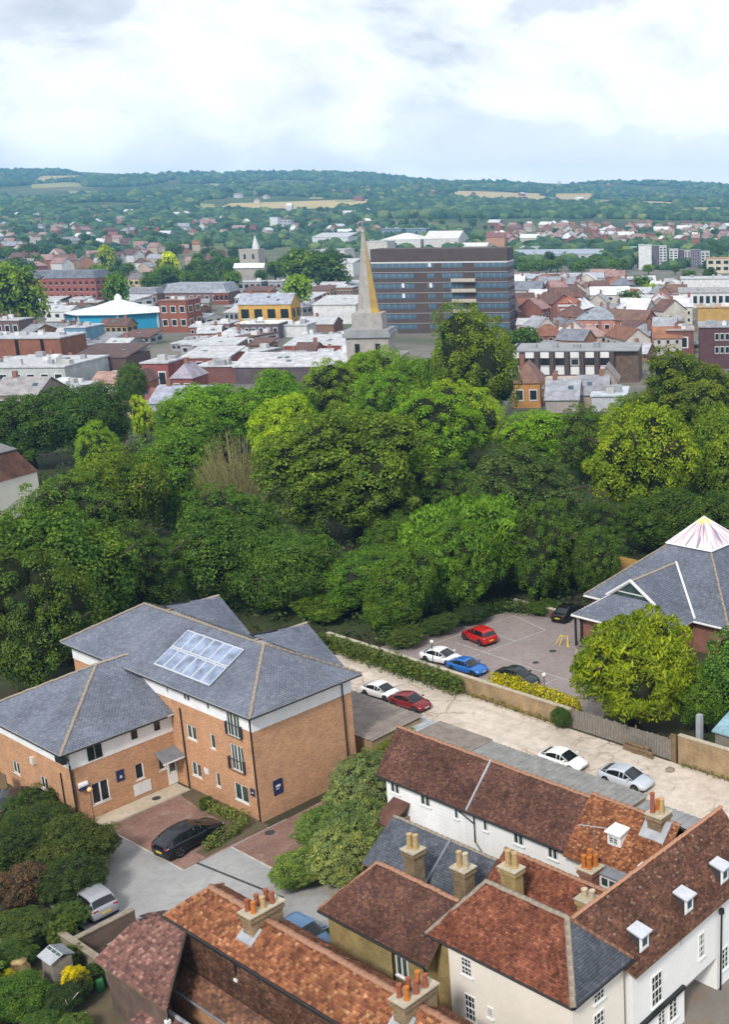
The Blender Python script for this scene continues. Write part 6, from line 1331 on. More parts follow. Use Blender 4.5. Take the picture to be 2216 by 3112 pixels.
for (u0, u1, vb, vt, dp, wl, rf, rc, ri, wn, sd, lb, cat) in [
    (203, 268, 1070, 997, 12, (.16, .30, .42), 'flat', RLG, 0, (2, 3), 0, 'square brick stair tower with bright blue panels and pale flat top', 'building'),
    (-60, 190, 1100, 1030, 15, (.27, .115, .075), 'flat', RLG, 0, None, 0, 'wide brown brick shop block with dark slots at the left edge', 'building'),
    (-30, 60, 965, 925, 12, (.22, .10, .08), 'shed', RLG, 2.0, (1, 4), 0, 'brown brick block with pale sloping roof at the left edge', 'building'),
    (-60, 62, 1025, 975, 10, (.17, .12, .12), 'flat', RWH, 0, (1, 5), 0, 'dark low building with a white roof edge below the sloping-roof block', 'building'),
    (-90, 205, 1190, 1118, 22, (.50, .52, .53), 'flat', RWH, 0, (1, 7), 0, 'long white flat-roofed shop building at lower left of the town', 'building'),
    (225, 390, 1150, 1085, 14, (.13, .085, .08), 'shed', (.115, .075, .07), 2., None, 0, 'long building with a dark plum sloping roof behind the left copse', 'building'),
    (378, 442, 890, 848, 9, (.62, .48, .30), 'hip', (.20, .17, .19), 2.8, (2, 4), 0, 'tan rendered house with a dark hipped roof above the grey mansards', 'house'),
    (345, 480, 930, 893, 10, (.23, .15, .14), 'mansard', (.25, .26, .29), 2.6, (1, 7), 0, 'long low terrace with grey mansard roof and dormer row', 'building'),
    (500, 690, 925, 890, 18, (.21, .12, .11), 'mansard', (.30, .32, .37), 4.2, (1, 8), 0, 'broad building with a big curved grey roof left of the yellow one', 'building'),
    (492, 575, 1010, 915, 13, (.29, .105, .07), 'flat', RPK, 0, (2, 3), 2, 'tall red brick cube with pale roof edge and turquoise glazing', 'building'),
    (728, 888, 985, 925, 12, (.66, .40, .10), 'gx', (.36, .39, .46), 3.9, (1, 4), 2, 'bright yellow rendered building with blue-grey gabled roof', 'building'),
    (622, 700, 1020, 985, 10, (.34, .20, .19), 'flat', RWH, 0, (1, 4), 0, 'small square building with thick white roof left of the vaulted hall', 'building'),
    (720, 850, 1030, 985, 12, (.15, .12, .14), 'flat', (.76, .75, .70), 0, (1, 6), 0, 'dark glazed building under a cream flat roof below the yellow one', 'building'),
    (645, 735, 1050, 1025, 12, WHT, 'hip', RWH, 2.6, (1, 7), 0, 'low white arcade with hipped white roof', 'building'),
    (955, 1085, 985, 925, 20, WHT, 'shed', RWH, 2.2, None, 0, 'big white warehouse shed behind the spire', 'building'),
    (905, 1015, 1010, 985, 12, (.26, .155, .12), 'gx', RLG, 2.2, None, 0, 'brown shed with a pale ridged roof left of the spire', 'building'),
    (855, 935, 1025, 990, 10, WHT, 'flat', RWH, 0, None, 0, 'small white cube building under the yellow one', 'building'),
    (868, 1060, 1090, 1048, 14, (.36, .09, .07), 'shed', RWH, 1.6, None, 0, 'low crimson brick shop with a white sloping roof beside the spire tower', 'building'),
    (715, 1060, 1165, 1112, 9, (.13, .105, .12), 'shed', RWH, 2.4, None, 0, 'long white lean-to roof strip with dark front above the trees', 'building'),
    (555, 700, 1140, 1085, 12, (.28, .10, .085), 'shed', RWH, 1.5, (1, 4), 0, 'red brick shop with a white sloping roof left of the long strip', 'building'),
    (590, 720, 1085, 1048, 10, (.25, .20, .19), 'shed', RWH, 1.2, None, 0, 'white slanted skylight roof above the red brick shops', 'building'),
    (600, 740, 1165, 1115, 8, (.22, .10, .09), 'flat', (.55, .56, .60), 0, None, 0, 'dark shop with round roof lights behind the fresh green tree', 'building'),
    (440, 520, 1200, 1105, 9, (.30, .095, .09), 'flat', RLG, 0, (1, 2), 0, 'dark red brick gable block in front of the shop roofs', 'building'),
    (525, 590, 1210, 1150, 9, (.27, .10, .09), 'hip', (.35, .32, .38), 3.0, (1, 2), 0, 'small red brick block with pointed lilac-grey roof', 'building'),
    (395, 440, 1230, 1165, 8, (.36, .18, .11), 'gy', RBR, 2.5, (1, 1), 0, 'narrow orange brick house beside the red gable block', 'house'),
    (455, 620, 1270, 1225, 12, (.40, .40, .45), 'gx', (.36, .37, .45), 2.8, None, 0, 'grey slate-roofed house above the fresh green tree', 'house'),
    (360, 470, 1265, 1225, 9, (.58, .36, .26), 'gx', (.24, .11, .10), 2.5, (1, 2), 0, 'peach coloured house beside the lime sapling', 'house'),
    (280, 400, 1210, 1165, 9, (.42, .36, .32), 'gx', (.38, .24, .20), 2.2, (1, 4), 0, 'pale house with pinkish roof behind the left copse', 'house'),
    (-20, 120, 1260, 1200, 12, (.30, .25, .22), 'gx', (.33, .31, .32), 3.0, (1, 2), 0, 'grey-roofed house with orange chimney at the left edge of town', 'house'),
    (60, 250, 1230, 1180, 9, (.45, .45, .46), 'flat', RLG, 0, (1, 5), 0, 'pale grey workshop with strip windows at left of town', 'building'),
    (1590, 1790, 1068, 1030, 20, (.62, .60, .55), 'hip', (.74, .73, .68), 2.6, None, 0, 'wide cream canopy roof right of the tallest tree', 'building'),
    (1700, 1763, 990, 922, 10, (.40, .135, .085), 'hip', (.33, .12, .07), 2.5, (1, 2), 0, 'ornate red brick building with tall white arched windows', 'building'),
    (1752, 1888, 1025, 972, 14, (.50, .23, .18), 'hip', (.27, .30, .34), 4.0, (1, 5), 0, 'red and white building with slate-blue hipped roof', 'building'),
    (1795, 1860, 895, 878, 12, (.36, .14, .09), 'gx', (.40, .13, .06), 3.2, None, 0, 'house with vivid orange roof among the right-hand roofs', 'house'),
    (1555, 1830, 795, 772, 30, (.45, .47, .49), 'shed', (.36, .40, .47), 3.0, (1, 12), 0, 'long blue-grey roofed hall behind the row of trees right of the tower', 'building'),
    (1565, 1860, 870, 845, 14, (.42, .42, .42), 'shed', (.42, .44, .50), 2.2, (1, 16), 0, 'long low building with grey roof and a row of dark windows', 'building'),
    (1943, 1982, 820, 745, 10, WHT, 'flat', RWH, 0, None, 0, 'white slab tower at right, tallest of the group', 'building'),
    (1986, 2004, 815, 748, 10, (.16, .13, .17), 'flat', RGR, 0, None, 0, 'dark slab tower right against the tallest white slab', 'building'),
    (2006, 2028, 815, 748, 10, (.66, .66, .70), 'flat', RWH, 0, (7, 2), 0, 'pale slab tower with small windows beside the dark slab', 'building'),
    (2036, 2062, 812, 758, 10, WHT, 'flat', RWH, 0, (6, 2), 0, 'white slab tower third from the left in the group', 'building'),
    (2064, 2080, 810, 760, 10, (.15, .12, .16), 'flat', RGR, 0, None, 0, 'narrow dark slab in the middle of the tower group', 'building'),
    (2082, 2100, 810, 762, 10, (.64, .62, .66), 'flat', RWH, 0, (6, 2), 0, 'small pale slab near the right of the tower group', 'building'),
    (2102, 2130, 812, 760, 10, (.19, .15, .20), 'flat', RGR, 0, (5, 2), 0, 'dark slab at the right of the tower group', 'building'),
    (2132, 2158, 815, 765, 10, (.55, .55, .60), 'flat', RWH, 0, (5, 2), 0, 'grey slab at the right end of the tower group', 'building'),
    (2150, 2290, 830, 785, 14, (.62, .55, .42), 'flat', (.48, .26, .14), 0, (2, 6), 0, 'orange and cream block at the right edge beside the towers', 'building'),
    (2072, 2300, 905, 848, 22, WHT, 'flat', RWH, 0, None, 0, 'large plain white flat-roofed building at the right edge', 'building'),
    (2065, 2300, 935, 888, 10, (.66, .67, .68), 'shed', (.34, .33, .34), 1.6, (1, 12), 0, 'white fronted building with grey roof below the plain white one', 'building'),
    (2122, 2320, 1010, 935, 14, (.48, .31, .11), 'flat', (.46, .33, .22), 0, None, 0, 'tan brick block at the right edge above the windowed offices', 'building'),
    (2128, 2330, 1120, 995, 14, (.115, .06, .068), 'flat', (.34, .34, .37), 0, None, 0, 'plum brick offices with two rows of white windows at the right edge', 'building'),
    (2030, 2110, 1080, 1005, 12, (.20, .09, .075), 'flat', (.40, .36, .34), 0, (1, 1), 0, 'dark brick block left of the windowed offices', 'building'),
    (2020, 2200, 935, 920, 14, (.22, .12, .11), 'gx', (.19, .115, .125), 3.4, None, 0, 'long plum-roofed building below the white fronted one', 'building'),
    (1890, 1985, 1045, 1020, 10, (.46, .28, .13), 'gx', (.34, .22, .13), 2.0, None, 0, 'low ochre building below the slate-blue hipped roof', 'building'),
    (1935, 2030, 1065, 1040, 12, (.52, .52, .54), 'hip', (.60, .61, .64), 2.2, None, 0, 'pale domed roof left of the dark brick block', 'building'),
    (1770, 1880, 1060, 1030, 10, (.34, .13, .10), 'shed', (.30, .12, .09), 2.0, (1, 4), 0, 'red-brown roof under the red and white building', 'building'),
    (1560, 1645, 1240, 1165, 10, (.50, .26, .09), 'hip', (.22, .125, .10), 4.2, (1, 2), 1, 'orange rendered house with brown hipped roof at the edge of the wood', 'house'),
    (1660, 1760, 1255, 1215, 11, (.40, .36, .34), 'gx', (.33, .34, .38), 3.5, None, 0, 'grey-roofed house right of the orange one', 'house'),
    (1755, 1850, 1240, 1200, 11, (.42, .34, .28), 'gx', (.28, .28, .31), 3.5, None, 0, 'house with dark grey roof behind the vivid green tree', 'house'),
    (1800, 1905, 1250, 1205, 12, (.50, .52, .56), 'flat', (.55, .60, .66), 0, None, 0, 'flat pale blue roof above the yellow-green tree', 'building'),
    (1655, 1770, 1205, 1180, 9, (.45, .37, .30), 'gx', (.40, .34, .30), 2.2, None, 0, 'low stone-coloured house below the pillared block', 'house'),
    (1815, 1880, 1205, 1160, 9, (.36, .30, .27), 'gy', (.30, .25, .24), 3.4, None, 0, 'steep dark gabled house right below the pillared block', 'house'),
    (1160, 1222, 720, 695, 20, (.12, .20, .30), 'flat', RLG, 0, (1, 3), 0, 'dark blue glazed block with white ends, left of a pair', 'building'),
    (1236, 1298, 720, 695, 20, (.12, .20, .30), 'flat', RLG, 0, (1, 3), 0, 'dark blue glazed block with white ends, right of a pair', 'building'),
    (822, 846, 695, 660, 14, WHT, 'flat', RWH, 0, None, 0, 'white tower-like block far behind the steeple church', 'building'),
    (850, 886, 697, 668, 14, (.50, .45, .55), 'flat', RWH, 0, (3, 3), 0, 'lilac and white block far behind the steeple church', 'building'),
    (950, 1060, 745, 720, 40, (.66, .67, .68), 'shed', RWH, 4., None, 0, 'long white industrial roof left of the spire tip', 'building'),
    (960, 1050, 800, 760, 30, (.66, .64, .60), 'flat', RWH, 0, (1, 6), 0, 'cream industrial building with strip windows left of the spire', 'building'),
    (1020, 1075, 840, 800, 20, WHT, 'shed', RWH, 2.5, None, 0, 'white depot roof just left of the spire', 'building'),
    (1105, 1180, 790, 735, 30, (.62, .58, .55), 'flat', RWH, 0, None, 0, 'cream depot just right of the spire tip', 'building'),
    (1160, 1280, 760, 728, 60, (.70, .70, .68), 'hip', (.76, .75, .72), 6, None, 0, 'white vaulted depot roof behind the tower block, left one', 'building'),
    (1290, 1395, 762, 725, 60, (.66, .62, .60), 'gx', (.70, .68, .66), 7, None, 0, 'white gabled depot roof behind the tower block, right one', 'building'),
    (1400, 1480, 765, 748, 30, (.70, .66, .60), 'gx', (.74, .72, .68), 3, None, 0, 'cream shed behind the right end of the tower block', 'building'),
    (1480, 1535, 755, 722, 14, (.52, .28, .17), 'gx', (.24, .10, .09), 5, None, 0, 'orange brick house with dark roof behind the tower block', 'house'),
    (1580, 1650, 775, 752, 20, (.66, .67, .68), 'flat', RWH, 0, None, 0, 'white box on the blue-grey hall right of the tower', 'building'),
    (1895, 1935, 770, 752, 20, (.1, .42, .32), 'flat', (.30, .62, .52), 0, None, 0, 'building with a bright green roof left of the white towers', 'building')]:
    t = block('town_house' if cat == 'house' else 'town_building', lb, u0, u1, vb, vt, dp, wl, rf, rc, ri, 0., wn, sd, cat, clutter=0 if (u1 - u0) < 50 else max(3, int((u1 - u0) / 28)), wtype='d' if wl[0] > .5 else 'w')
    if 'windowed offices' not in lb and lb.startswith('plum brick offices'):
        pass
    if lb.startswith('plum brick offices'):
        w, ht = sz(t); 
        for zz in (.80, .48):
            for j in range(10): o = link('window', FW['w'], t); o.location = (-w * .24 + w * .70 * j / 9, -.03, ht * zz - 1.2); o.scale = (w * .066, 1, 1.9)
    if lb.startswith('wide brown brick shop'):
        w, ht = sz(t)
        for x in (-.05, .26): MB().box(w * x, w * x + 1.0, -.06, .0, ht * .25, ht * .99).build('dark_slot', M['soot_and_opening'], t)  # flat black boxes on the wall face for the dark slots
    if lb.startswith('ornate red brick'):
        w, ht = sz(t); MB().box(-w / 2 - .2, w / 2 + .2, -.25, .0, ht * .86, ht * .95).build('cornice', M['slab_white'], t)
for o in list(bpy.data.objects):
    for k_ in ('_w', '_h'):
        if k_ in o: del o[k_]
# --- modern block with dark brick piers
pb = PT(1705, 1165); y = pb.y; w = 320 / ppm(y); zt = at_y(1705, 1068, y).z
t = thing('pier_fronted_block', 'low modern block with dark brick piers between white panels', 'building', (pb.x, y, 0), R(-2))
MB().box(-w / 2, w / 2, 0, 16, 0, zt).build('wall', M['tower_brown'], t)
MB().box(-w / 2 - .2, w / 2 + 6.4, -.3, 16.2, zt + .003, zt + .3).build('roof', M['roof_grey'], t)
MB().box(w / 2, w / 2 + 6.2, 1.0, 15.6, 0, zt - .01).build('side_wall', M['brick_dark'], t)
for j in range(8):
    x = -w / 2 + w * (j + .0) / 7
    MB().box(x - .45, x + .45, -.9, -.003, 0, zt - .1).build('pier', M['tower_brown'], t)
    if j < 7:
        x0, x1 = x + .75, x + w / 7 - .75
        MB().box(x0, x1, -.35, -.003, zt * .80, zt * .98).build('white_panel', M['roof_white'], t); MB().box(x0, x1, -.35, -.003, zt * .28, zt * .52).build('white_panel', M['roof_white'], t)
        o = link('window', FW['d'] if j != 4 else FW['w'], t); o.location = ((x0 + x1) / 2, -.03, zt * .56); o.scale = (x1 - x0, 1, zt * .22)
for i in range(4): MB().box(-w * .3 + i * w * .2, -w * .3 + i * w * .2 + rnd.uniform(1, 2.2), 5, 7, zt + .3, zt + rnd.uniform(.9, 1.7)).build('roof_plant', M['roof_grey'], t)
# --- square steeple church among the trees
pb = PT(765, 868); y = pb.y; k_ = 1 / ppm(y); t = thing('steeple_church', 'grey stone square church tower with a thin corner steeple among trees', 'church', pb)
zt = at_y(765, 757, y).z - pb.z; w = 58 * k_; MB().box(-w / 2, w / 2, 0, w, 0, zt).build('tower', M['spire_stone'], t)
zs = at_y(780, 712, y).z - pb.z; MB().lathe((w * .30, w * .3, zt - .5), [(w * .20, 0), (w * .17, 2.5), (.05, zs - zt)], 8).build('steeple', M['slab_white'], t)
MB().box(-w * .75, w * .75, -2, -.01, 0, zt * .52).build('nave', M['spire_stone'], t); MB().slab([(-w * .8, -2.6, zt * .5), (w * .8, -2.6, zt * .5), (w * .8, -.02, zt * .62), (-w * .8, -.02, zt * .62)], .3).build('nave_roof', M['roof_white'], t)
for x in (-.22, .22): o = link('window', FW['d'], t); o.location = (x * w, -.03, zt * .72); o.scale = (1.3, 1, 3.0)
# --- small houses, roof upon roof; each one stands by itself
_hm = {}
def house_mesh(w, d, ht, rise, hip):
    key = (w, d, ht, rise, hip)
    if key not in _hm:
        a = MB(); a.box(-w / 2, w / 2, 0, d, -2, ht)
        if not hip:
            for s_ in (-w / 2, w / 2): a.add([(s_, 0, ht), (s_, d, ht), (s_, d / 2, ht + rise * .95)], [(0, 1, 2)])
        r = MB(); o_ = .35; k = d / 2 if hip else 0
        r.slab([(-w / 2 - o_, -o_, ht), (w / 2 + o_, -o_, ht), (w / 2 + o_ - k, d / 2, ht + rise), (-w / 2 - o_ + k, d / 2, ht + rise)], .12); r.slab([(w / 2 + o_, d + o_, ht), (-w / 2 - o_, d + o_, ht), (-w / 2 - o_ + k, d / 2, ht + rise), (w / 2 + o_ - k, d / 2, ht + rise)], .12)
        if hip: r.slab([(w / 2 + o_, -o_, ht), (w / 2 + o_, d + o_, ht), (w / 2 + o_ - k, d / 2, ht + rise)], .12); r.slab([(-w / 2 - o_, d + o_, ht), (-w / 2 - o_, -o_, ht), (-w / 2 - o_ + k, d / 2, ht + rise)], .12)
        c = MB(); c.box(w * .28, w * .28 + .9, d * .4, d * .4 + .7, ht + rise * .5, ht + rise + 1.1)
        _hm[key] = (a.mesh('wall', M['town_wall']), r.mesh('roof', M['town_roof']), c.mesh('chimney', M['brick_red']))
    return _hm[key]
SZ = [(8, 7, 5, 3, False), (11, 8, 5.5, 3.4, False), (9, 8, 5, 3.2, True), (16, 8, 5.5, 3.2, False), (7, 9, 6, 3.5, False)]
RC = {'brown': [(.155, .085, .072), (.19, .11, .09), (.13, .075, .07)], 'orange': [(.27, .12, .07), (.23, .105, .07), (.30, .14, .085)], 'grey': [(.27, .28, .31), (.33, .34, .37), (.20, .21, .25)], 'pink': [(.32, .20, .185), (.36, .24, .22)], 'white': [(.70, .71, .73), (.60, .61, .64)]}
WC = [(.62, .58, .52), (.66, .66, .66), (.30, .12, .085), (.36, .19, .12), (.52, .42, .32), (.55, .50, .46), (.30, .13, .10)]
WN = ['cream', 'white', 'red', 'brown', 'tan', 'grey', 'crimson']
hr = random.Random(21); spots = []
def houses(area, u0, u1, v0, v1, n, pal, minpx=16, scale=1.0, wins=False):
    made = 0; tries = 0
    while made < n and tries < n * 30:
        tries += 1; u, v = hr.uniform(u0, u1), hr.uniform(v0, v1)
        if any(abs(u - a) < minpx * 1.2 and abs(v - b) < minpx * .42 for a, b in spots): continue
        spots.append((u, v)); p = PT(u, v); made += 1
        rcn = hr.choice(pal); si = hr.randrange(len(SZ)); w, d, ht, rise, hip = SZ[si]; wi = hr.randrange(len(WC)); hc = hr.random() < .6
        third = ('left', 'middle', 'right')[min(2, int(3 * (u - u0) / (u1 - u0)))] + (' front' if v > (v0 + v1) / 2 else ' back')
        lab = '%s %s-roofed house, %s walls%s, %s, %s' % (('small', 'wide', 'hipped', 'long', 'tall')[si], rcn, WN[wi], ', chimney' if hc else '', third, area); wm, rm, cm = house_mesh(w, d, ht, rise, hip)
        t = thing('town_house', lab, 'house', p, R(hr.choice([0, 0, 90, 20, -25, 70, -60]) + hr.uniform(-8, 8)), '%s-roofed houses %s' % (rcn, area))
        s_ = scale * hr.uniform(.85, 1.15); t.scale = (s_, s_, s_)
        wo = link('wall', wm, t); wo.color = (*WC[wi], 1); ro = link('roof', rm, t); ro.color = (*hr.choice(RC[rcn]), 1)
        if hc: link('chimney', cm, ro)
        if wins:
            for j in range(3):
                for z in (.9, 3.3): o = link('window', FW['w'], t); o.location = (-w * .32 + j * w * .32, -.03, z); o.scale = (w * .13, 1, 1.3)
            for j in range(2): o = link('window', FW['w'], t); o.location = (w / 2 + .03, d * (.3 + .4 * j), 3.2); o.rotation_euler = (0, 0, math.pi / 2); o.scale = (1.1, 1, 1.3)
houses('crowded right of the tower block', 1570, 2080, 880, 1010, 34, ['brown', 'orange', 'grey', 'pink', 'brown', 'grey', 'white', 'white'], 38, 1.0, True)
houses('between the long low building and the tower', 1560, 1900, 862, 900, 14, ['brown', 'orange', 'pink'], 26, .9, False)
houses('behind the pillared block', 1600, 2040, 1020, 1090, 12, ['brown', 'grey', 'pink', 'orange'], 46, .9, True)
houses('in the suburb right of the spire', 1500, 2216, 690, 745, 110, ['pink', 'brown', 'pink', 'white', 'orange'], 14, 1.1)
houses('among trees left of the steeple', 0, 640, 650, 780, 75, ['pink', 'brown', 'grey', 'white', 'orange'], 18, 1.15)
houses('below the steeple church', 430, 760, 760, 860, 14, ['pink', 'brown', 'grey'], 24, 1.0)
houses('near the far white blocks', 640, 1160, 650, 720, 30, ['pink', 'white', 'brown', 'white'], 15, 1.1)
houses('in the left suburb above the mansard block', 40, 480, 790, 830, 16, ['pink', 'brown', 'brown', 'grey'], 24, 1.2)
houses('on the far hillside', 700, 2216, 560, 640, 34, ['white', 'pink', 'brown'], 14, 1.3)
def shops(area, u0, u1, v0, v1, n, minpx):
    made = 0; tries = 0
    while made < n and tries < n * 30:
        tries += 1; u, v = hr.uniform(u0, u1), hr.uniform(v0, v1)
        if any(abs(u - a) < minpx and abs(v - b) < minpx * .4 for a, b in spots): continue
        spots.append((u, v)); made += 1; wd = hr.uniform(40, 95)
        rn, rc = hr.choice([('white', RWH), ('white', RWH), ('grey', RGR), ('pale', RLG), ('brown', RBR)])
        third = ('left', 'middle', 'right')[min(2, int(3 * (u - u0) / (u1 - u0)))]
        block('shop_building', '%s low %s-roofed shop building, %s, %s' % ('wide' if wd > 68 else 'narrow', rn, third, area), u - wd / 2, u + wd / 2, v, v - hr.uniform(22, 36), hr.uniform(8, 16), hr.choice([BRI, BRO, GRY, WHT, TAN, (.3, .15, .13)]), hr.choice(['flat', 'flat', 'gx', 'shed']), rc, hr.uniform(1.2, 2.4), hr.choice([0, 0, 15, -12]), (1, hr.randint(3, 6)), 2, 'building', '%s-roofed shop buildings %s' % (rn, area), clutter=3, wtype=hr.choice('wd'), z0=.2)
shops('around the blue pavilion', 60, 720, 925, 1085, 36, 36)
shops('behind the long white roof strip', 560, 1060, 1050, 1130, 14, 44)
shops('behind the left copse', 0, 420, 1130, 1240, 10, 60)
shops('beyond the cream canopy', 1580, 2100, 1040, 1100, 8, 60)
shops('among the crowded roofs right of the tower', 1570, 2080, 880, 1020, 22, 38)
shops('left of the spire', 560, 1050, 870, 965, 16, 42)
for o in list(bpy.data.objects):
    for k_ in ('_w', '_h'):
        if k_ in o: del o[k_]
# --- town trees
def town_trees(area, u0, u1, v0, v1, n, cols, hgt=(7, 13), minpx=12):
    made = 0; tries = 0; pts_ = []
    while made < n and tries < n * 20:
        tries += 1; u, v = hr.uniform(u0, u1), hr.uniform(v0, v1)
        if any(abs(u - a) < minpx and abs(v - b) < minpx * .5 for a, b in pts_): continue
        pts_.append((u, v)); p = PT(u, v); made += 1; hh = hr.uniform(*hgt); r = hh * hr.uniform(.42, .62); nm, c = hr.choice(cols); k = hr.uniform(.85, 1.2)
        third = ('left', 'middle', 'right')[min(2, int(3 * (u - u0) / (u1 - u0)))] + (' front' if v > (v0 + v1) / 2 else ' back')
        szn = ('low ' if hh < hgt[0] + (hgt[1] - hgt[0]) * .33 else 'tall ' if hh > hgt[0] + (hgt[1] - hgt[0]) * .67 else '') + ('broad ' if r / hh > .54 else 'slim ' if r / hh < .47 else '')
        tree('%s%s tree, %s, %s' % (szn, nm, third, area), p.x, p.y, p.z, hh, r, r, tuple(x * k for x in c), FAR, group='%s trees %s' % (nm, area), base=.08)
TD, TG, TL = ('dark green', (.024, .052, .024)), ('mid-green', (.038, .078, .024)), ('light green', (.08, .13, .022))
town_trees('around the steeple church', 600, 1060, 790, 880, 34, [TD, TG, TD], (9, 15), 18)
town_trees('in the left suburb', 0, 640, 640, 800, 95, [TD, TD, TG], (8, 14), 13)
town_trees('at the far left edge', -40, 120, 770, 930, 12, [TG, TD], (11, 17), 22)
town_trees('between the left blocks', 290, 720, 830, 900, 26, [TD, TG, TD], (9, 14), 20)
town_trees('in front of the blue-grey hall', 1580, 1900, 815, 838, 15, [TG, TG], (8, 11), 18)
town_trees('in the right suburb', 1420, 2216, 690, 830, 46, [TD, TG, TD], (7, 12), 16)
town_trees('near the far white blocks', 640, 1500, 640, 705, 60, [TD, TG, TD], (8, 14), 13)
town_trees('among the right-hand roofs', 1900, 2216, 830, 960, 7, [TG, TD, TL], (6, 10), 40)
for (u, v, wd, y_, lb, c, kd) in [(895, 820, 105, 500, 'bright green round tree right of the yellow building', (.085, .15, .022), FAR), (510, 752, 60, 760, 'lime green round tree in the left suburb', (.20, .26, .02), FAR), (315, 730, 60, 800, 'lime tree beside the red villa', (.10, .15, .02), FAR),
                                  (1990, 855, 70, 560, 'light green tree in front of the plain white building', (.10, .14, .03), FAR), (340, 815, 90, 480, 'tall green tree right of the mansard brick block', (.04, .09, .025), FAR), (990, 760, 150, 620, 'big dark tree clump left of the spire', (.026, .055, .024), FAR), (930, 745, 170, 640, 'broad green tree above the bright green one', (.04, .075, .024), FAR), (30, 770, 170, 420, 'large green tree at the left edge of town', (.05, .09, .025), FAR)]:
    tree_px(lb, u, v, wd, y_, c, kd)

# ------------------------------------------------------------------ hills: fields, woods, haze
def field(label, pts, mat, lift=.6):
    q = []
    for (u, v) in pts: p = PT(u, v); q.append(p)
    c = sum(q, Vector()) / len(q); mb = MB(); n = 10
    P00, P10, P11, P01 = q
    g = [[P00.lerp(P10, i / n).lerp(P01.lerp(P11, i / n), j / n) for i in range(n + 1)] for j in range(n + 1)]
    vs = [(p.x - c.x, p.y - c.y, float(hz(p.x, p.y)) + lift - c.z) for r_ in g for p in r_]
    mb.add(vs, [(j * (n + 1) + i, j * (n + 1) + i + 1, (j + 1) * (n + 1) + i + 1, (j + 1) * (n + 1) + i) for j in range(n) for i in range(n)])
    o = mb.build('field', M[mat], None, True); o.location = c; o['kind'] = 'structure'; FIELDS.append([(p.x, p.y) for p in q]); return o
FIELDS = []
field('', [(640, 642), (1120, 632), (1140, 606), (700, 618)], 'field_tan'); field('', [(80, 558), (215, 552), (255, 532), (120, 534)], 'field_tan'); field('', [(95, 572), (250, 566), (235, 556), (90, 560)], 'field_green')
field('', [(1360, 604), (1640, 616), (1640, 588), (1380, 580)], 'field_tan'); field('', [(1660, 620), (1860, 626), (1800, 606), (1650, 600)], 'field_green'); field('', [(1930, 632), (2070, 636), (2050, 616), (1950, 612)], 'field_tan'); field('', [(2100, 648), (2230, 652), (2216, 632), (2100, 630)], 'field_green')
field('', [(1130, 574), (1220, 576), (1215, 566), (1140, 564)], 'field_tan'); field('', [(780, 572), (840, 574), (830, 562), (790, 560)], 'field_tan'); field('', [(600, 640), (660, 642), (650, 622), (590, 618)], 'field_green')
fr = random.Random(3)
for i in range(26):
    u, v = fr.uniform(-20, 2200), 0.; c0 = 520 + u * .034; v = fr.uniform(c0 + 8, c0 + 70); w_ = fr.uniform(25, 90); h_ = fr.uniform(4, 9); k = fr.uniform(-10, 10)
    field('', [(u, v), (u + w_, v + w_ * .03), (u + w_ + k, v - h_ + w_ * .03), (u + k, v - h_)], fr.choice(['field_tan', 'field_green', 'field_green']))
block('sand_coloured_barn', 'long sand-coloured barn on the far hillside at right', 1692, 1798, 606, 588, 30, (.60, .46, .27), 'flat', (.66, .52, .32), ov=.5)
for o in list(bpy.data.objects):
    for k_ in ('_w', '_h'):
        if k_ in o: del o[k_]
def inside(p, poly):
    x, y = p; s = 0
    for i in range(4):
        (x0, y0), (x1, y1) = poly[i], poly[(i + 1) % 4]; c = (x1 - x0) * (y - y0) - (y1 - y0) * (x - x0); s += 1 if c > 0 else -1
    return abs(s) == 4
def ico(sub):
    import bmesh
    bm = bmesh.new(); bmesh.ops.create_icosphere(bm, subdivisions=sub, radius=1.0)
    v = np.array([x.co[:] for x in bm.verts]); f = np.array([[x.index for x in fc.verts] for fc in bm.faces]); bm.free(); return v, f
def woodmat():
    b = NB('far_wood'); g = b.n('ShaderNodeNewGeometry')
    c = b.ramp(g.outputs['Random Per Island'], [(0., (.026, .058, .032)), (.5, (.052, .10, .042)), (.85, (.088, .145, .05)), (1., (.16, .20, .06))])
    k = b.ramp(b.noise(.25, 4., .7, g.outputs['Position']), [(.3, .55), (.7, 1.35)])
    b.fin(b.mix(1., c, k, 'MULTIPLY'), .95, .1)
woodmat()
wr = np.random.RandomState(9)
def woods(name, label, y0, y1, n, size, sub, thresh, tlo=-.70, thi=.20, keep=0.):
    v0, f0 = ico(sub); V = []; Fc = []; k = 0; cnt = 0; tries = 0
    while cnt < n and tries < n * 12:
        tries += 1
        y = math.sqrt(wr.uniform(y0 ** 2, y1 ** 2)); x = wr.uniform(tlo, thi) * y
        nz = math.sin(x / 210 + 1.7 * math.sin(y / 330)) + math.sin(y / 190 + 1.3 * math.sin(x / 260 + 2)) + .6 * math.sin(x / 70 + y / 110)
        if nz < thresh: continue
        if any(inside((x, y), f) for f in FIELDS): continue
        if keep and np.min((HA[:, 0] - x) ** 2 + ((HA[:, 1] - y) * .6) ** 2) < keep ** 2: continue
        s = size * wr.uniform(.6, 1.35); hgt = s * wr.uniform(.62, .95)
        vv = v0 * (1 + wr.uniform(-.28, .28, (len(v0), 1))) * np.array([s * wr.uniform(.8, 1.3), s, hgt]) + np.array([x, y, float(hz(x, y)) + hgt * .45])
        V.append(vv); Fc.append(f0 + k); k += len(v0); cnt += 1
    me = array_mesh(name, np.concatenate(V), np.concatenate(Fc), M['far_wood'], False); o = link(name, me); tag(o, label, 'woodland', None, 'stuff'); return o
HS = [(o.location.x, o.location.y) for o in bpy.data.objects if o.name.startswith('town_house') and o.location.y > 700]; HA = np.array(HS)
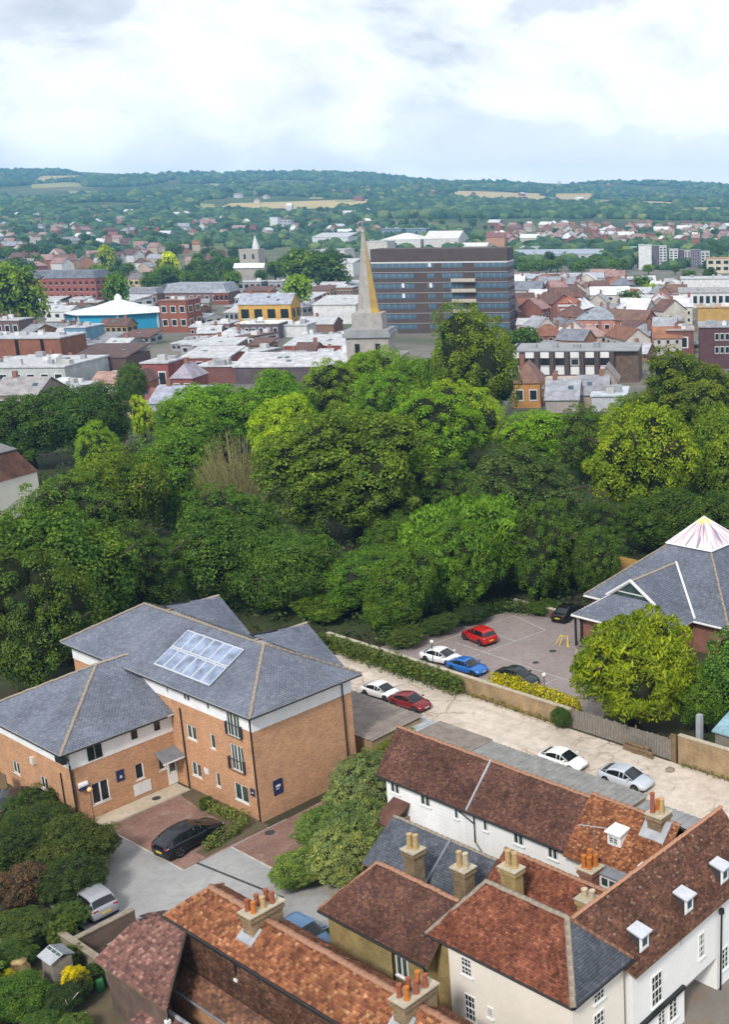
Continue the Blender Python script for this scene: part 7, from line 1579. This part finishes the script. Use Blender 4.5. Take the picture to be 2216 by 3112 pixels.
woods('suburb_trees', 'dense garden trees filling the gaps of the far suburbs', 820, 1800, 2300, 5.6, 2, -.55, keep=11.)
woods('valley_woodland', 'unbroken dark belt of trees beyond the right-hand suburb', 1900, 2350, 1300, 9., 2, -9., -.28, .14)
woods('near_woodland', 'dark wooded band at the foot of the far hills', 1750, 2600, 3000, 7.5, 2, -.35)
woods('hill_woodland', 'blue-green woods covering the far hills to the skyline', 2500, 4700, 9500, 10., 1, -.55)
# air: one closed box round everything, pale and even
hb = MB(); hb.box(-4400, 2000, -160, 5500, -12, 262); hm = bpy.data.materials.new('haze'); hm.use_nodes = True; ht_ = hm.node_tree; ht_.nodes.clear()
pv = ht_.nodes.new('ShaderNodeVolumePrincipled'); pv.inputs['Color'].default_value = (.27, .62, 1.0, 1); pv.inputs['Density'].default_value = 1.5e-4; pv.inputs['Anisotropy'].default_value = 0.
ho = ht_.nodes.new('ShaderNodeOutputMaterial'); ht_.links.new(pv.outputs[0], ho.inputs['Volume'])
M['haze'] = hm; hz_o = hb.build('haze', hm); tag(hz_o, 'pale blue summer haze over the far hills', 'haze', None, 'stuff')

# look-alikes that still share a label are told apart by their place, counted from the left
from bpy_extras.object_utils import world_to_camera_view
sc.render.resolution_x, sc.render.resolution_y = 730, 1024
bpy.context.view_layer.update()
ORD = ['first', 'second', 'third', 'fourth', 'fifth', 'sixth', 'seventh', 'eighth']
def shared():
    d = {}
    for o in COL.objects:
        if o.parent is None and 'label' in o: d.setdefault(o['label'], []).append(o)
    return {k_: v for k_, v in d.items() if len(v) > 1}
for lb, os_ in shared().items():
    if len(lb.split()) > 13:
        for t_ in ('left', 'middle', 'right'):
            for e_ in (' front', ' back', ''): lb = lb.replace(', %s%s,' % (t_, e_), ',')
        lb = lb.replace(', chimney', '')
        for o in os_: o['label'] = lb
for lb, os_ in shared().items():
    os_.sort(key=lambda o: world_to_camera_view(sc, cam, o.matrix_world.translation).x)
    for i, o in enumerate(os_): o['label'] = '%s, %s' % (lb, ('left one' if i == 0 else 'right one') if len(os_) == 2 else (ORD[min(i, 7)] + ' from left'))
